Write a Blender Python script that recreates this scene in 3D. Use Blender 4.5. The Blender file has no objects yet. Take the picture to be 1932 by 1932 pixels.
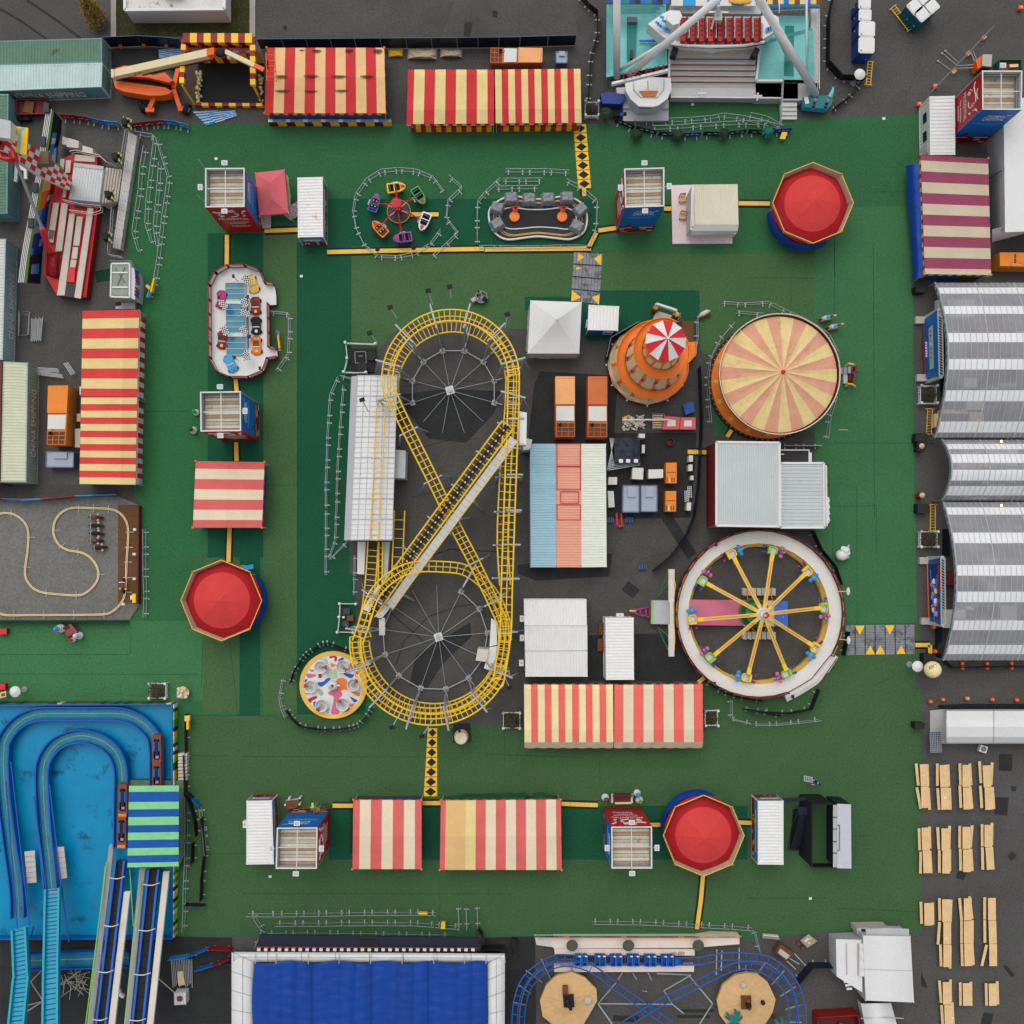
import bpy,math,random
from mathutils import Vector,Matrix,noise
from math import cos,sin,radians as rds
rg=range
en=enumerate
PI=math.pi
RNG=random.Random(11)
scene=bpy.context.scene
COL=scene.collection
S=28.5
H=105.0
NX,NY=1435.0,1620.0
OX=OY=0.0
SC=1.0
def tile(ox,oy,w=800,out=1932.0):
 global OX,OY,SC
 OX,OY,SC=ox,oy,out/w
def W(x,y,z=0.0):
 k=(H-z)/H/S
 return Vector(((OX+x/SC-NX)*k,(NY-OY-y/SC)*k,z))
def G(x,y,z=0.0):
 p=W(x,y,0.0);p.z=z
 return p
def M_(d):return d/SC/S
def V(*a):return Vector(a)
def ZV(z):return Vector((0,0,z))
def WQ(z,q):return[W(x,y,z)for x,y in q]
def lin(c):
 c=c/255.0
 return c/12.92 if c<=.04045 else((c+.055)/1.055)**2.4
MATS={}
def mat(name,rgb,rough=.65,var=.12,scale=.7,bump=0.,bscale=3.,metal=0.,stain=None,alpha=1.,fine=.08,fscale=9.,stretch=None):
 if name in MATS:return MATS[name]
 m=bpy.data.materials.new(name);m.use_nodes=True
 nt=m.node_tree;nd=nt.nodes;ln=nt.links
 b=nd['Principled BSDF']
 b.inputs['Roughness'].default_value=rough;b.inputs['Metallic'].default_value=metal
 b.inputs['Specular IOR Level'].default_value=.3
 base=tuple(lin(c)for c in rgb)+(1.,)
 geo=nd.new('ShaderNodeNewGeometry');vec=geo.outputs['Position']
 if stretch:
  mp=nd.new('ShaderNodeMapping');mp.inputs['Scale'].default_value=stretch
  ln.new(vec,mp.inputs['Vector']);vec=mp.outputs['Vector']
 def nz(sc,det=3.,rgh=.6):
  n=nd.new('ShaderNodeTexNoise');n.inputs['Scale'].default_value=sc
  n.inputs['Detail'].default_value=det;n.inputs['Roughness'].default_value=rgh
  ln.new(vec,n.inputs['Vector']);return n.outputs['Fac']
 def rng(sock,a,b_):
  r=nd.new('ShaderNodeMapRange');r.inputs['From Min'].default_value=.25;r.inputs['From Max'].default_value=.75
  r.inputs['To Min'].default_value=a;r.inputs['To Max'].default_value=b_;ln.new(sock,r.inputs['Value']);return r.outputs['Result']
 def mul(a,b_):
  n=nd.new('ShaderNodeMath');n.operation='MULTIPLY';ln.new(a,n.inputs[0]);ln.new(b_,n.inputs[1]);return n.outputs[0]
 f=mul(rng(nz(scale),1-var,1+var),rng(nz(fscale,2.),1-fine,1+fine))
 v=nd.new('ShaderNodeVectorMath');v.operation='SCALE';v.inputs[0].default_value=base[:3];ln.new(f,v.inputs['Scale'])
 out=v.outputs['Vector']
 if stain:
  col,thr,ssc,amt=stain
  r=nd.new('ShaderNodeMapRange');r.inputs['From Min'].default_value=thr;r.inputs['From Max'].default_value=thr+.12
  r.inputs['To Max'].default_value=amt;ln.new(nz(ssc,5.,.7),r.inputs['Value'])
  mx=nd.new('ShaderNodeMix');mx.data_type='RGBA';ln.new(r.outputs['Result'],mx.inputs['Factor'])
  ln.new(out,mx.inputs['A']);mx.inputs['B'].default_value=tuple(lin(c)for c in col)+(1.,);out=mx.outputs['Result']
 ln.new(out,b.inputs['Base Color'])
 if bump:
  bp=nd.new('ShaderNodeBump');bp.inputs['Strength'].default_value=bump;bp.inputs['Distance'].default_value=.1
  ln.new(nz(bscale,4.),bp.inputs['Height']);ln.new(bp.outputs['Normal'],b.inputs['Normal'])
 if alpha<1:b.inputs['Alpha'].default_value=alpha
 MATS[name]=m
 return m
RUST=(120,68,38)
def K(n):return MATS[n]
for a in[('red_cloth',(194,50,52),.8,.1,.5,.35,2.),('rf',(206,96,92),.8,.1,.5,.35,2.),('cc_',(219,202,172),.8,.07,.5,.3,2.),('yc',(219,196,134),.8,.08,.5,.3,2.),('peach_cloth',(223,181,129),.8,.08,.5,.3,2.),('plum_cloth',(140,62,88),.8,.1,.6,.25,2.),('sand_cloth',(192,178,152),.8,.07,.5,.25,2.),('orange_cloth',(212,172,116),.8,.08,.5,.2,2.),('tent_red',(200,58,56),.75,.07,.6,.15,3.),('tent_red_deep',(166,24,34),.75,.07,.6,.15,3.),('canvas',(186,170,142),.85,.12,1.2,.3,4.),('blue_tarp',(20,64,152),.55,.14,.8,.8,2.5),('blue_cloth',(8,56,146),.55,.12,.8,.6,2.),('tt',(112,184,180),.5,.12,.6,.7,1.6),('td',(16,116,112),.5,.1,.6,.5,2.),('ct',(60,150,205),.5,.14,.8,.8,2.5),('green_tarp',(28,84,52),.6,.14,.8,.8,2.5),('mint_cloth',(126,200,138),.7,.08,.6,.7,2.2),('royal_cloth',(14,80,160),.7,.1,.6,.7,2.2),('red_mid',(206,62,58),.8,.1,.5,.3,2.),('red_coral',(226,102,90),.8,.08,.5,.3,2.),('sc_',(229,211,160),.8,.07,.5,.3,2.),('wh',(214,214,211),.5,.04,.5),('wc',(212,212,210),.7,.04,.5,.2,1.5),('ow',(208,206,200),.6,.06,.6),('dw',(198,192,182),.6,.08,.8),('grey',(140,142,145),.6,.08,.8),('lg_',(176,178,180),.6,.06,.8),('mg',(104,106,110),.6,.1,.8),('dg',(62,63,66),.7,.12,.8),('bk',(24,24,27),.7,.15,.8),('rb',(30,30,32),.9,.2,1.),('navy',(20,28,46),.5,.12,.8),('np_',(14,24,40),.4,.12,.8),('sb',(18,98,176),.5,.05,.6),('sign_red',(168,24,32),.5,.06,.6),('skb',(40,140,205),.5,.08,.6),('yellow',(236,186,40),.5,.07,.8),('ramp_yellow',(232,186,70),.6,.07,1.),('gold',(224,180,80),.5,.08,.8),('orange',(226,120,40),.5,.06,.6),('go',(222,128,36),.5,.08,.7),('gp',(226,160,104),.55,.08,.7),('gen_rust',(196,104,52),.55,.1,.7),('lo',(226,96,30),.45,.08,.7),('boom_cream',(214,200,158),.5,.05,.6),('red',(184,32,36),.5,.08,.8),('dr',(132,22,26),.5,.1,.8),('brd',(206,40,44),.45,.07,.8),('mr',(96,28,32),.6,.1,.8),('br',(110,66,36),.7,.15,1.2),('wood',(214,176,122),.7,.1,1.3),('wood_pale',(218,184,134),.7,.1,1.3),('plank',(150,142,128),.8,.16,1.4),('pallet',(170,146,112),.85,.15,2.),('dbn',(98,62,36),.75,.15,1.2),('pink',(198,104,128),.5,.08,.8),('magenta',(168,40,110),.5,.08,.8),('purple',(138,62,150),.5,.08,.8),('lilac',(150,130,180),.5,.1,.8),('lime',(130,190,70),.5,.08,.8),('green',(62,150,64),.5,.08,.8),('bg',(52,84,66),.6,.1,.8),('leaf',(44,70,34),.7,.25,3.),('leaf_teal',(30,120,110),.6,.2,3.),('twig',(84,72,54),.9,.2,3.),('blue',(28,84,168),.45,.08,.8),('db',(18,50,128),.45,.1,.8),('cyan',(52,150,196),.45,.08,.8),('skin',(224,184,156),.6,.05,1.),('hair',(40,30,26),.8,.1,2.),('tan',(200,163,115),.8,.08,.8,.3,3.),('st',(176,170,158),.85,.12,1.),('ty',(232,190,36),.45,.06,.8),('track_blue',(36,86,160),.45,.1,.8),('so_',(230,124,44),.4,.05,.6),('cover_grey',(132,136,142),.6,.08,1.2,.9,3.),('solar',(60,66,84),.3,.1,1.),('hedge',(52,60,38),.8,.25,3.),('screen',(20,60,130),.3,.1,.8),('pale_green',(168,190,170),.6,.08,.8),('bd',(216,190,140),.7,.08,1.)]:
 mat(*a)
mat('gv',(158,164,168),.45,.08,1.5,metal=.25)
mat('stl',(186,190,192),.4,.06,1.2,metal=.3)
mat('chrome',(205,208,212),.25,.04,1.,metal=.6)
mat('ad',(180,178,176),.5,.05,.8,metal=.1)
mat('tin_roof',(184,190,188),.4,.05,.4,metal=.1,stain=((130,134,140),.62,.6,.4))
class MB:
 def __init__(s):s.v=[];s.f=[];s.m=[];s.mats=[]
 def mi(s,m):
  m=K(m)if isinstance(m,str)else m
  if m not in s.mats:s.mats.append(m)
  return s.mats.index(m)
 def face(s,pts,m):
  n=len(s.v);s.v+=[Vector(p)for p in pts];s.f.append(tuple(range(n,n+len(pts))));s.m.append(s.mi(m));return s
 def pm(s,pts,z0,z1,m,top=None,bottom=True):
  pts=[(p[0],p[1])for p in pts];k=len(pts)
  ar=sum(pts[i][0]*pts[(i+1)%k][1]-pts[(i+1)%k][0]*pts[i][1]for i in rg(k))
  if ar<0:pts=pts[::-1]
  n=len(s.v);s.v+=[V(x,y,z0)for x,y in pts]+[V(x,y,z1)for x,y in pts];mi=s.mi(m)
  for i in rg(k):
   j=(i+1)%k;s.f.append((n+i,n+j,n+k+j,n+k+i));s.m.append(mi)
  s.f.append(tuple(n+k+i for i in rg(k)));s.m.append(s.mi(top or m))
  if bottom:s.f.append(tuple(n+k-1-i for i in rg(k)));s.m.append(mi)
  return s
 def hexa(s,p,m,top=None):
  n=len(s.v);s.v+=[Vector(q)for q in p]
  for q in((3,2,1,0),(4,5,6,7),(0,1,5,4),(1,2,6,5),(2,3,7,6),(3,0,4,7)):
   s.f.append(tuple(n+i for i in q));s.m.append(s.mi(top if(top and q==(4,5,6,7))else m))
  return s
 def box(s,c,size,m,rz=0.,top=None):
  x,y,z=[d/2 for d in size];ca,sa=cos(rz),sin(rz)
  q=[V(c[0]+a*x*ca-b*y*sa,c[1]+a*x*sa+b*y*ca,c[2]+d*z)for d in(-1,1)for a,b in((-1,-1),(1,-1),(1,1),(-1,1))]
  return s.hexa(q,m,top)
 def bar(s,p,q,w,m,h=None,up=None):
  p,q=Vector(p),Vector(q);d=(q-p)
  if d.length<1e-5:return s
  d.normalize();h=h or w;u=Vector(up)if up else(ZV(1)if abs(d.z)<.95 else V(1,0,0))
  a=d.cross(u).normalized()*w/2;b=a.cross(d).normalized()*h/2
  return s.hexa([p-a-b,p+a-b,q+a-b,q-a-b,p-a+b,p+a+b,q+a+b,q-a+b],m)
 def tu(s,pts,r,m,n=6,closed=False,caps=True):
  pts=[Vector(p)for p in pts];k=len(pts);n0=len(s.v);mi=s.mi(m);prev=None
  for i in rg(k):
   a=pts[i-1]if(i or closed)else pts[0];b=pts[(i+1)%k]if(i<k-1 or closed)else pts[k-1]
   d=(b-a).normalized()if(b-a).length>1e-6 else ZV(1)
   if prev is None:u=ZV(1)if abs(d.z)<.9 else V(1,0,0)
   else:u=prev
   x=d.cross(u);x=x.normalized()if x.length>1e-6 else d.orthogonal().normalized();y=x.cross(d).normalized();prev=y
   rr=r[i]if isinstance(r,(list,tuple))else r
   s.v+=[pts[i]+x*cos(2*PI*j/n)*rr+y*sin(2*PI*j/n)*rr for j in rg(n)]
  for i in rg(k if closed else k-1):
   for j in rg(n):
    a=n0+i*n+j;b=n0+i*n+(j+1)%n;c=n0+((i+1)%k)*n+(j+1)%n;d=n0+((i+1)%k)*n+j
    s.f.append((a,b,c,d));s.m.append(mi)
  if caps and not closed:
   s.f.append(tuple(n0+j for j in rg(n))[::-1]);s.m.append(mi);s.f.append(tuple(n0+(k-1)*n+j for j in rg(n)));s.m.append(mi)
  return s
 def lh(s,c,prof,m,n=24,sect=None,ph=0.,smooth_top=True):
  n0=len(s.v);c=Vector(c);k=len(prof)
  for r,z in prof:s.v+=[c+V(r*cos(ph+2*PI*j/n),r*sin(ph+2*PI*j/n),z)for j in rg(n)]
  for i in rg(k-1):
   for j in rg(n):
    mm=m[i]if isinstance(m,list)else m
    if sect:mm=sect(i,j)or mm
    a=n0+i*n+j;b=n0+i*n+(j+1)%n
    s.f.append((a,b,b+n,a+n));s.m.append(s.mi(mm))
  return s
 def disc(s,c,r,m,n=24,sect=None,ph=0.):
  c=Vector(c)
  for j in rg(n):
   a,b=ph+2*PI*j/n,ph+2*PI*(j+1)/n
   s.face([c,c+V(r*cos(a),r*sin(a),0),c+V(r*cos(b),r*sin(b),0)],sect(j)if sect else m)
  return s
 def ba(s,c,r,m,n=10,k=6,sc=(1,1,1),mx=None):
  n0=len(s.v);c=Vector(c);mi=s.mi(m)
  for i in rg(k+1):
   t=-PI/2+PI*i/k
   for j in rg(n):
    q=V(r*sc[0]*cos(t)*cos(2*PI*j/n),r*sc[1]*cos(t)*sin(2*PI*j/n),r*sc[2]*sin(t))
    s.v.append(c+(mx@q if mx else q))
  for i in rg(k):
   for j in rg(n):
    a=n0+i*n+j;b=n0+i*n+(j+1)%n;s.f.append((a,b,b+n,a+n));s.m.append(mi)
  return s
 def grid(s,fn,nu,nt,m):
  n0=len(s.v)
  for i in rg(nu+1):
   for j in rg(nt+1):s.v.append(Vector(fn(i/nu,j/nt)))
  for i in rg(nu):
   for j in rg(nt):
    a=n0+i*(nt+1)+j;s.f.append((a,a+nt+1,a+nt+2,a+1));s.m.append(s.mi(m(i,j)if callable(m)else m))
  return s
 def mesh(s,name,off=(0,0,0),smooth=False):
  me=bpy.data.meshes.new(name);off=Vector(off)
  me.from_pydata([tuple(v-off)for v in s.v],[],s.f)
  for mm in s.mats:me.materials.append(mm)
  me.polygons.foreach_set('material_index',s.m)
  if smooth:me.polygons.foreach_set('use_smooth',[True]*len(s.f))
  me.update();return me
LOC={}
def BB(*a,**k):return MB().bar(*a,**k)
def TT(*a,**k):return MB().tu(*a,**k)
def PP(*a,**k):return MB().pm(*a,**k)
def LL(*a,**k):return MB().lh(*a,**k)
def AA(*a,**k):return MB().ba(*a,**k)
def XX(*a,**k):return MB().box(*a,**k)
def tagit(o,label,cat,group=None,kind=None):
 if label:o['label']=label
 if cat:o['category']=cat
 if group:o['group']=group
 if kind:o['kind']=kind
def tz(name,label,cat,at,group=None):
 o=bpy.data.objects.new(name,None);COL.objects.link(o);at=Vector(at);o.location=at;o.empty_display_size=.3
 LOC[o.name]=at;tagit(o,label,cat,group);return o
def pz(par,name,mb,label=None,smooth=False,kind=None):
 o=bpy.data.objects.new(name,mb.mesh(name,LOC[par.name],smooth));COL.objects.link(o);o.parent=par
 LOC[o.name]=LOC[par.name]
 if label:o['label']=label
 if kind:o['kind']=kind
 return o
def solo(name,label,cat,mb,at,group=None,smooth=False,kind=None):
 at=Vector(at);o=bpy.data.objects.new(name,mb.mesh(name,at,smooth));COL.objects.link(o);o.location=at;LOC[o.name]=at
 tagit(o,label,cat,group,kind);return o
def struct(name,mb):return solo(name,None,None,mb,(0,0,0),kind='structure')
def copytree(o,loc,rz=0.,sc=(1,1,1),label=None,group=None,par=None):
 c=o.copy();COL.objects.link(c)
 if par:c.parent=par
 else:
  c.location=loc;c.rotation_euler=(0,0,rz);c.scale=sc
  if label:c['label']=label
  if group:c['group']=group
 for ch in list(o.children):copytree(ch,None,par=c)
 return c
def strokes_text(txt,m,o,right,up,width=None,height=None,center=True,depth=.01):
 cu=bpy.data.curves.new('t','FONT');cu.body=txt;cu.size=1.;cu.extrude=depth;cu.resolution_u=2
 if center:cu.align_x='CENTER'
 ob=bpy.data.objects.new('t',cu);COL.objects.link(ob)
 bpy.context.view_layer.update()
 me=bpy.data.meshes.new_from_object(ob.evaluated_get(bpy.context.evaluated_depsgraph_get()))
 bpy.data.objects.remove(ob);bpy.data.curves.remove(cu)
 xs=[v.co.x for v in me.vertices];ys=[v.co.y for v in me.vertices]
 w=max(xs)-min(xs);h=max(ys)-min(ys)
 right=Vector(right).normalized();up=Vector(up).normalized();nrm=right.cross(up)
 sx=width/w if width else height/h;sy=height/h if height else sx
 mb=MB();mi=mb.mi(m);o=Vector(o);zs=1.
 mb.v=[o+right*v.co.x*sx+up*v.co.y*sy+nrm*(v.co.z)for v in me.vertices]
 mb.f=[tuple(p.vertices)for p in me.polygons];mb.m=[mi]*len(mb.f)
 bpy.data.meshes.remove(me);return mb
def join(*mbs):
 r=MB()
 for b in mbs:
  n=len(r.v);r.v+=b.v;r.f+=[tuple(i+n for i in f)for f in b.f];r.m+=[r.mi(b.mats[i])for i in b.m]
 return r
def lerp(a,b,t):return a+(b-a)*t
def bil(q,u,t):
 return(lerp(lerp(q[0][0],q[1][0],u),lerp(q[3][0],q[2][0],u),t),lerp(lerp(q[0][1],q[1][1],u),lerp(q[3][1],q[2][1],u),t))
def prof_z(zs,t):
 for(a,za),(b,zb)in zip(zs,zs[1:]):
  if t<=b:return lerp(za,zb,(t-a)/(b-a)if b>a else 0)
 return zs[-1][1]
def cen_(pts):
 s_=ZV(0)
 for p in pts:s_+=Vector(p)
 return s_/len(pts)
def smooth(pts,n=6,closed=False):
 P_=[Vector(p)for p in pts];out=[];k=len(P_)
 for i in rg(k if closed else k-1):
  p0=P_[(i-1)%k]if(closed or i)else P_[0];p1=P_[i];p2=P_[(i+1)%k];p3=P_[(i+2)%k]if(closed or i+2<k)else P_[-1]
  for j in rg(n):
   t=j/n
   out.append(.5*((2*p1)+(p2-p0)*t+(2*p0-5*p1+4*p2-p3)*t*t+(3*p1-p0-3*p2+p3)*t**3))
 if not closed:out.append(P_[-1])
 return out
ORD='first second third fourth fifth sixth seventh eighth ninth tenth eleventh twelfth thirteenth fourteenth fifteenth sixteenth'.split()
def stl_(label,q,zs,n,cols,edge=1.,val=('red','yellow'),knobs=True,back='dg',group='striped market stalls',counter=None,frill=None,skirt=None,cat='stall',valh=.35,sides=True,posts=True):
 P=lambda u,t:W(*bil(q,u,t),prof_z(zs,t))
 t_=tz('market_stall',label,cat,V(*P(.5,.5).xy,0),group)
 nt=max(8,len(zs)*4);mb=MB()
 ts=sorted(set([z[0]for z in zs]+[i/9 for i in rg(10)]))
 us=[];w=1./(n-2+2*edge);u=0.
 for i in rg(n):
  us.append(u);u+=w*(edge if i in(0,n-1)else 1)
 us.append(1.)
 for i in rg(n):
  ua,ub=us[i],us[i+1];um=(ua+ub)/2
  def pt(u,t,mid=False):
   p=P(u,t);p.z+=.015*noise.noise(p*1.3)-(.03*sin(PI*t)if mid else 0);return p
  for a,b in zip(ts,ts[1:]):
   mb.face([pt(ua,a),pt(um,a,1),pt(um,b,1),pt(ua,b)],cols[i%len(cols)])
   mb.face([pt(um,a,1),pt(ub,a),pt(ub,b),pt(um,b,1)],cols[i%len(cols)])
 pz(t_,'canopy',mb)
 mb=MB();cs=[P(0,0),P(1,0),P(1,1),P(0,1)];cen=cen_(cs)
 for e,(a,b)in en(zip(cs,cs[1:]+cs[:1])):
  if e==2 and frill:continue
  k=max(2,int((b-a).length/.45))
  out=V((a+b).x/2-cen.x,(a+b).y/2-cen.y,0).normalized()*.03
  for i in rg(k):
   ta,tb=i/k,(i+1)/k
   if e in(1,3):
    za=lambda t:prof_z(zs,t if e==1 else 1-t)
    pa,pb=P(1 if e==1 else 0,ta if e==1 else 1-ta),P(1 if e==1 else 0,tb if e==1 else 1-tb)
   else:pa,pb=a.lerp(b,ta),a.lerp(b,tb)
   pa,pb=pa+out,pb+out
   mb.face([pa,pb,pb-ZV(valh),(pa+pb)/2-ZV(valh*1.18),pa-ZV(valh)],val[i%len(val)])
 pz(t_,'valance',mb)
 if frill:
  mb=MB();a,b=P(0,1),P(1,1);d=V((b-a).y,-(b-a).x,0).normalized()
  if d.dot(a-cen)<0:d=-d
  k=int((b-a).length/.22);w_=frill[1]
  for i in rg(k):
   pa,pb=a.lerp(b,i/k),a.lerp(b,(i+1)/k);wa=w_+.07*abs(sin(i*.55));wb=w_+.07*abs(sin((i+1)*.55))
   mb.face([pa,pb,pb+d*wb-ZV(.5),pa+d*wa-ZV(.5)],frill[0])
  pz(t_,'front_flap',mb)
 if posts:
  for u,t in((.01,.02),(.99,.02),(.99,.98),(.01,.98)):
   p=P(u,t);pz(t_,'post',BB(V(p.x,p.y,0),p-ZV(.03),.07,'stl'))
 if back:
  mb=MB();a,b=P(.02,.04),P(.98,.04);d=(P(.5,1)-P(.5,0)).normalized()*.04
  for aa,bb in[(a,b)]+([(P(.02,.04),P(.02,.6)),(P(.98,.04),P(.98,.6))]if sides else[]):
   h0=min(prof_z(zs,.04),prof_z(zs,.6))-.25
   mb.bar(V(aa.x,aa.y,h0/2),V(bb.x,bb.y,h0/2),.05,back,h=h0)
  pz(t_,'back_wall',mb)
 if counter:
  a,b=P(.03,.9),P(.97,.9);mb=MB();k=int((b-a).length/.5)
  for i in rg(k):mb.bar(V(*a.lerp(b,i/k).xy,.5),V(*a.lerp(b,(i+1)/k).xy,.5),.5,counter[i%len(counter)],h=1.)
  pz(t_,'counter',mb)
 if knobs:
  for u,t in((0,0),(1,0),(1,1),(0,1)):
   p=P(u,t);pz(t_,'finial',AA(p+ZV(.02),.13,'orange'),smooth=1)
 return t_
def corr_sheet(mb,a,b,c,d,m,pitch=.28,depth=.05,up=None):
 a,b,c,d=[Vector(p)for p in(a,b,c,d)]
 n=Vector(up)if up else(b-a).cross(d-a).normalized();k=max(2,int((b-a).length/pitch));L=[]
 for i in rg(k):
  for f,h in((0,0),(.35,0),(.5,1),(.85,1)):L.append(((i+f)/k,h*depth))
 L.append((1.,0.))
 for(t0,h0),(t1,h1)in zip(L,L[1:]):
  mb.face([a.lerp(b,t0)+n*h0,a.lerp(b,t1)+n*h1,d.lerp(c,t1)+n*h1,d.lerp(c,t0)+n*h0],m)
 return mb
def ctz(label,q,z,m,frame=None,roof=None,group='shipping containers',cat='container',doors=0,text=None,zb=0.,name='shipping_container',pitch=.3,depth=.045,lab=None):
 c=[W(x,y,z)for x,y in q];frame=frame or m;roof=roof or m
 t_=tz(name,label,cat,V(*cen_(c).xy,zb),group)
 if(c[1]-c[0]).length<(c[3]-c[0]).length:c=[c[1],c[2],c[3],c[0]]
 cen=cen_(c);cw=(c[1]-c[0]).cross(c[2]-c[1]).z<0
 if cw:c=[c[1],c[0],c[3],c[2]]
 f=lambda p,d:p+(Vector((cen.x,cen.y,p.z))-p).normalized()*d
 ins=[f(p,.07)for p in c];zt=z-.05
 bo=MB()
 for i in(0,2):
  a,b=ins[i],ins[i+1];n=V((b-a).y,-(b-a).x,0).normalized()
  corr_sheet(bo,V(a.x,a.y,zb+.12),V(b.x,b.y,zb+.12),V(b.x,b.y,zt),V(a.x,a.y,zt),m,pitch,depth,n)
 for i in(1,3):
  if i==(1 if doors==0 else 3):continue
  a,b=ins[i],ins[(i+1)%4];n=V((b-a).y,-(b-a).x,0).normalized()
  corr_sheet(bo,V(a.x,a.y,zb+.12),V(b.x,b.y,zb+.12),V(b.x,b.y,zt),V(a.x,a.y,zt),m,pitch,depth,n)
 bo.face([V(p.x,p.y,zb+.12)for p in ins][::-1],'dg')
 pz(t_,'wall',bo)
 ro=MB();corr_sheet(ro,ins[0]-ZV(.04),ins[1]-ZV(.04),ins[2]-ZV(.04),ins[3]-ZV(.04),roof,pitch,depth,(0,0,1));pz(t_,'roof',ro)
 fr=MB()
 for i in rg(4):
  a,b=f(c[i],.07),f(c[(i+1)%4],.07)
  fr.bar(a-ZV(.06),b-ZV(.06),.12,frame);fr.bar(V(a.x,a.y,zb+.07),V(b.x,b.y,zb+.07),.12,frame);fr.bar(V(a.x,a.y,zb),a,.14,frame)
 pz(t_,'frame',fr)
 ca=MB()
 for p in c:ca.box(f(p,.09)+ZV(-.055),(.17,.17,.13),frame)
 pz(t_,'corner_casting',ca)
 i=1 if doors==0 else 3;a,b=ins[i],ins[(i+1)%4];n=V((b-a).y,-(b-a).x,0).normalized();mid=(a+b)/2
 for s0,s1 in((a,mid),(mid,b)):
  e=(s1-s0).normalized()*.03
  d_=pz(t_,'door',BB(V(*(s0+e).xy,(zb+z)/2)+n*.02,V(*(s1-e).xy,(zb+z)/2)+n*.02,.05,m,h=z-zb-.3))
  rb=MB()
  for tt in(.25,.75):p=s0.lerp(s1,tt)+n*.07;rb.tu([V(p.x,p.y,zb+.1),V(p.x,p.y,z-.1)],.022,'gv',5)
  pz(d_,'locking_bar',rb)
 if text:
  side,txt,wd,ht=text
  a,b=ins[side],ins[side+1];n=V((b-a).y,-(b-a).x,0).normalized();p=(a+b)/2
  pz(t_,'lettering',strokes_text(txt,'ow',V(p.x,p.y,zb+(z-zb)*.42)+n*.065,(b-a),(0,0,1),wd,ht))
 return t_
def ac_unit(label,x,y,z,w=.8,d=.35,h=.6,rz=0.,group='wall air conditioners'):
 p=W(x,y,z);t_=tz('air_conditioner',label,'air conditioner',p-ZV(h),group)
 pz(t_,'casing',XX(p-ZV(h/2),(w,d,h),'wh',rz))
 ca,sa=cos(rz),sin(rz)
 pz(t_,'grille',LL(p+ZV(.004),[(.04,0),(.1,.0)],'grey',12));return t_
def floodlight(par,p,d,arm,m='wh',s=.38):
 p=Vector(p);d=Vector(d).normalized();o=pz(par,'floodlight',join(XX(p,(s,s*.8,.12),m,math.atan2(d.y,d.x)+PI/2),BB(arm,p-ZV(.05),.06,'grey')))
 pz(o,'lamp_glass',XX(p+ZV(.064),(s*.7,s*.5,.02),'lg_',math.atan2(d.y,d.x)+PI/2));return o
def cbn(label,q,z,m,lid=None,cat='box',name='cabinet',group=None,zb=0.,over=.03,detail=None):
 c=[W(x,y,z)for x,y in q];cen=cen_(c);t_=tz(name,label,cat,V(*cen.xy,zb),group)
 sh=[p+(cen-p).normalized()*over for p in c]
 pz(t_,'body',PP(sh,zb,z-.05,m))
 pz(t_,'lid',PP(c,z-.05,z,lid or m))
 if detail:detail(t_,c)
 return t_
cam=bpy.data.cameras.new('camera')
co=bpy.data.objects.new('camera',cam)
COL.objects.link(co)
co.location=(0,0,H)
co.rotation_euler=(0,0,0)
cam.sensor_width=36
cam.lens=36*S*H/2958
cam.shift_x=(1479-NX)/2958
cam.shift_y=(NY-1479)/2958
cam.clip_end=2000
cam.clip_start=1
scene.camera=co
wd=bpy.data.worlds.new('World')
scene.world=wd
wd.use_nodes=True
nt=wd.node_tree
sky=nt.nodes.new('ShaderNodeTexSky')
sky.sky_type='NISHITA'
sky.sun_disc=False
EL,AZ=rds(66),rds(-20)
sky.sun_elevation=EL
sky.sun_rotation=AZ
sky.air_density=1.0
sky.dust_density=3.
sky.ozone_density=.6
bg=nt.nodes['Background']
bg.inputs['Strength'].default_value=.15
hs=nt.nodes.new('ShaderNodeHueSaturation')
hs.inputs['Saturation'].default_value=.28
nt.links.new(sky.outputs['Color'],hs.inputs['Color'])
nt.links.new(hs.outputs['Color'],bg.inputs['Color'])
sl=bpy.data.lights.new('sun','SUN')
sl.energy=.8
sl.angle=rds(60)
sl.color=(1,.95,.88)
so=bpy.data.objects.new('sun',sl)
COL.objects.link(so)
dv=V(sin(AZ)*cos(EL),cos(AZ)*cos(EL),sin(EL))
so.rotation_euler=dv.to_track_quat('Z','Y').to_euler()
so.location=dv*150
vs=scene.view_settings
vs.view_transform='Standard'
vs.look='None'
vs.exposure=.06
vs.gamma=1
scene.cycles.max_bounces=6
scene.cycles.transparent_max_bounces=12
mat('asphalt',(78,76,73),.9,.2,.16,.25,14.,stain=((66,66,68),.6,.35,.6),fine=.24,fscale=5.)
mat('asphalt_dark',(42,43,43),.85,.22,.5,.2,10.,fine=.25,fscale=5.)
mat('asphalt_mid',(74,72,69),.88,.18,.4,.2,10.,fine=.22,fscale=5.)
mat('asphalt_worn',(100,99,98),.9,.15,.5,.2,10.,fine=.2,fscale=5.)
mat('tar',(36,36,38),.7,.2,1.,fine=.2)
mat('concrete',(150,146,138),.85,.12,.8,.2,6.,stain=((110,106,98),.58,1.5,.6))
mat('lawn',(52,52,26),.95,.3,.5,.8,9.,fine=.5,fscale=4.)
TURF={'turf_main':(48,100,60),'turf_top':(47,97,60),'turf_bright':(58,107,67),'turf_left':(44,102,60),'turf_olive':(66,99,59),'turf_dark':(20,80,54),'turf_deep':(15,62,44),'turf_low':(61,93,56),'turf_pale':(60,112,70)}
for n_,c_ in TURF.items():mat(n_,c_,.95,.07,.25,.5,16.,fine=.2,fscale=4.5,stain=((30,60,36),.66,.5,.3))
g=MB()
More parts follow.
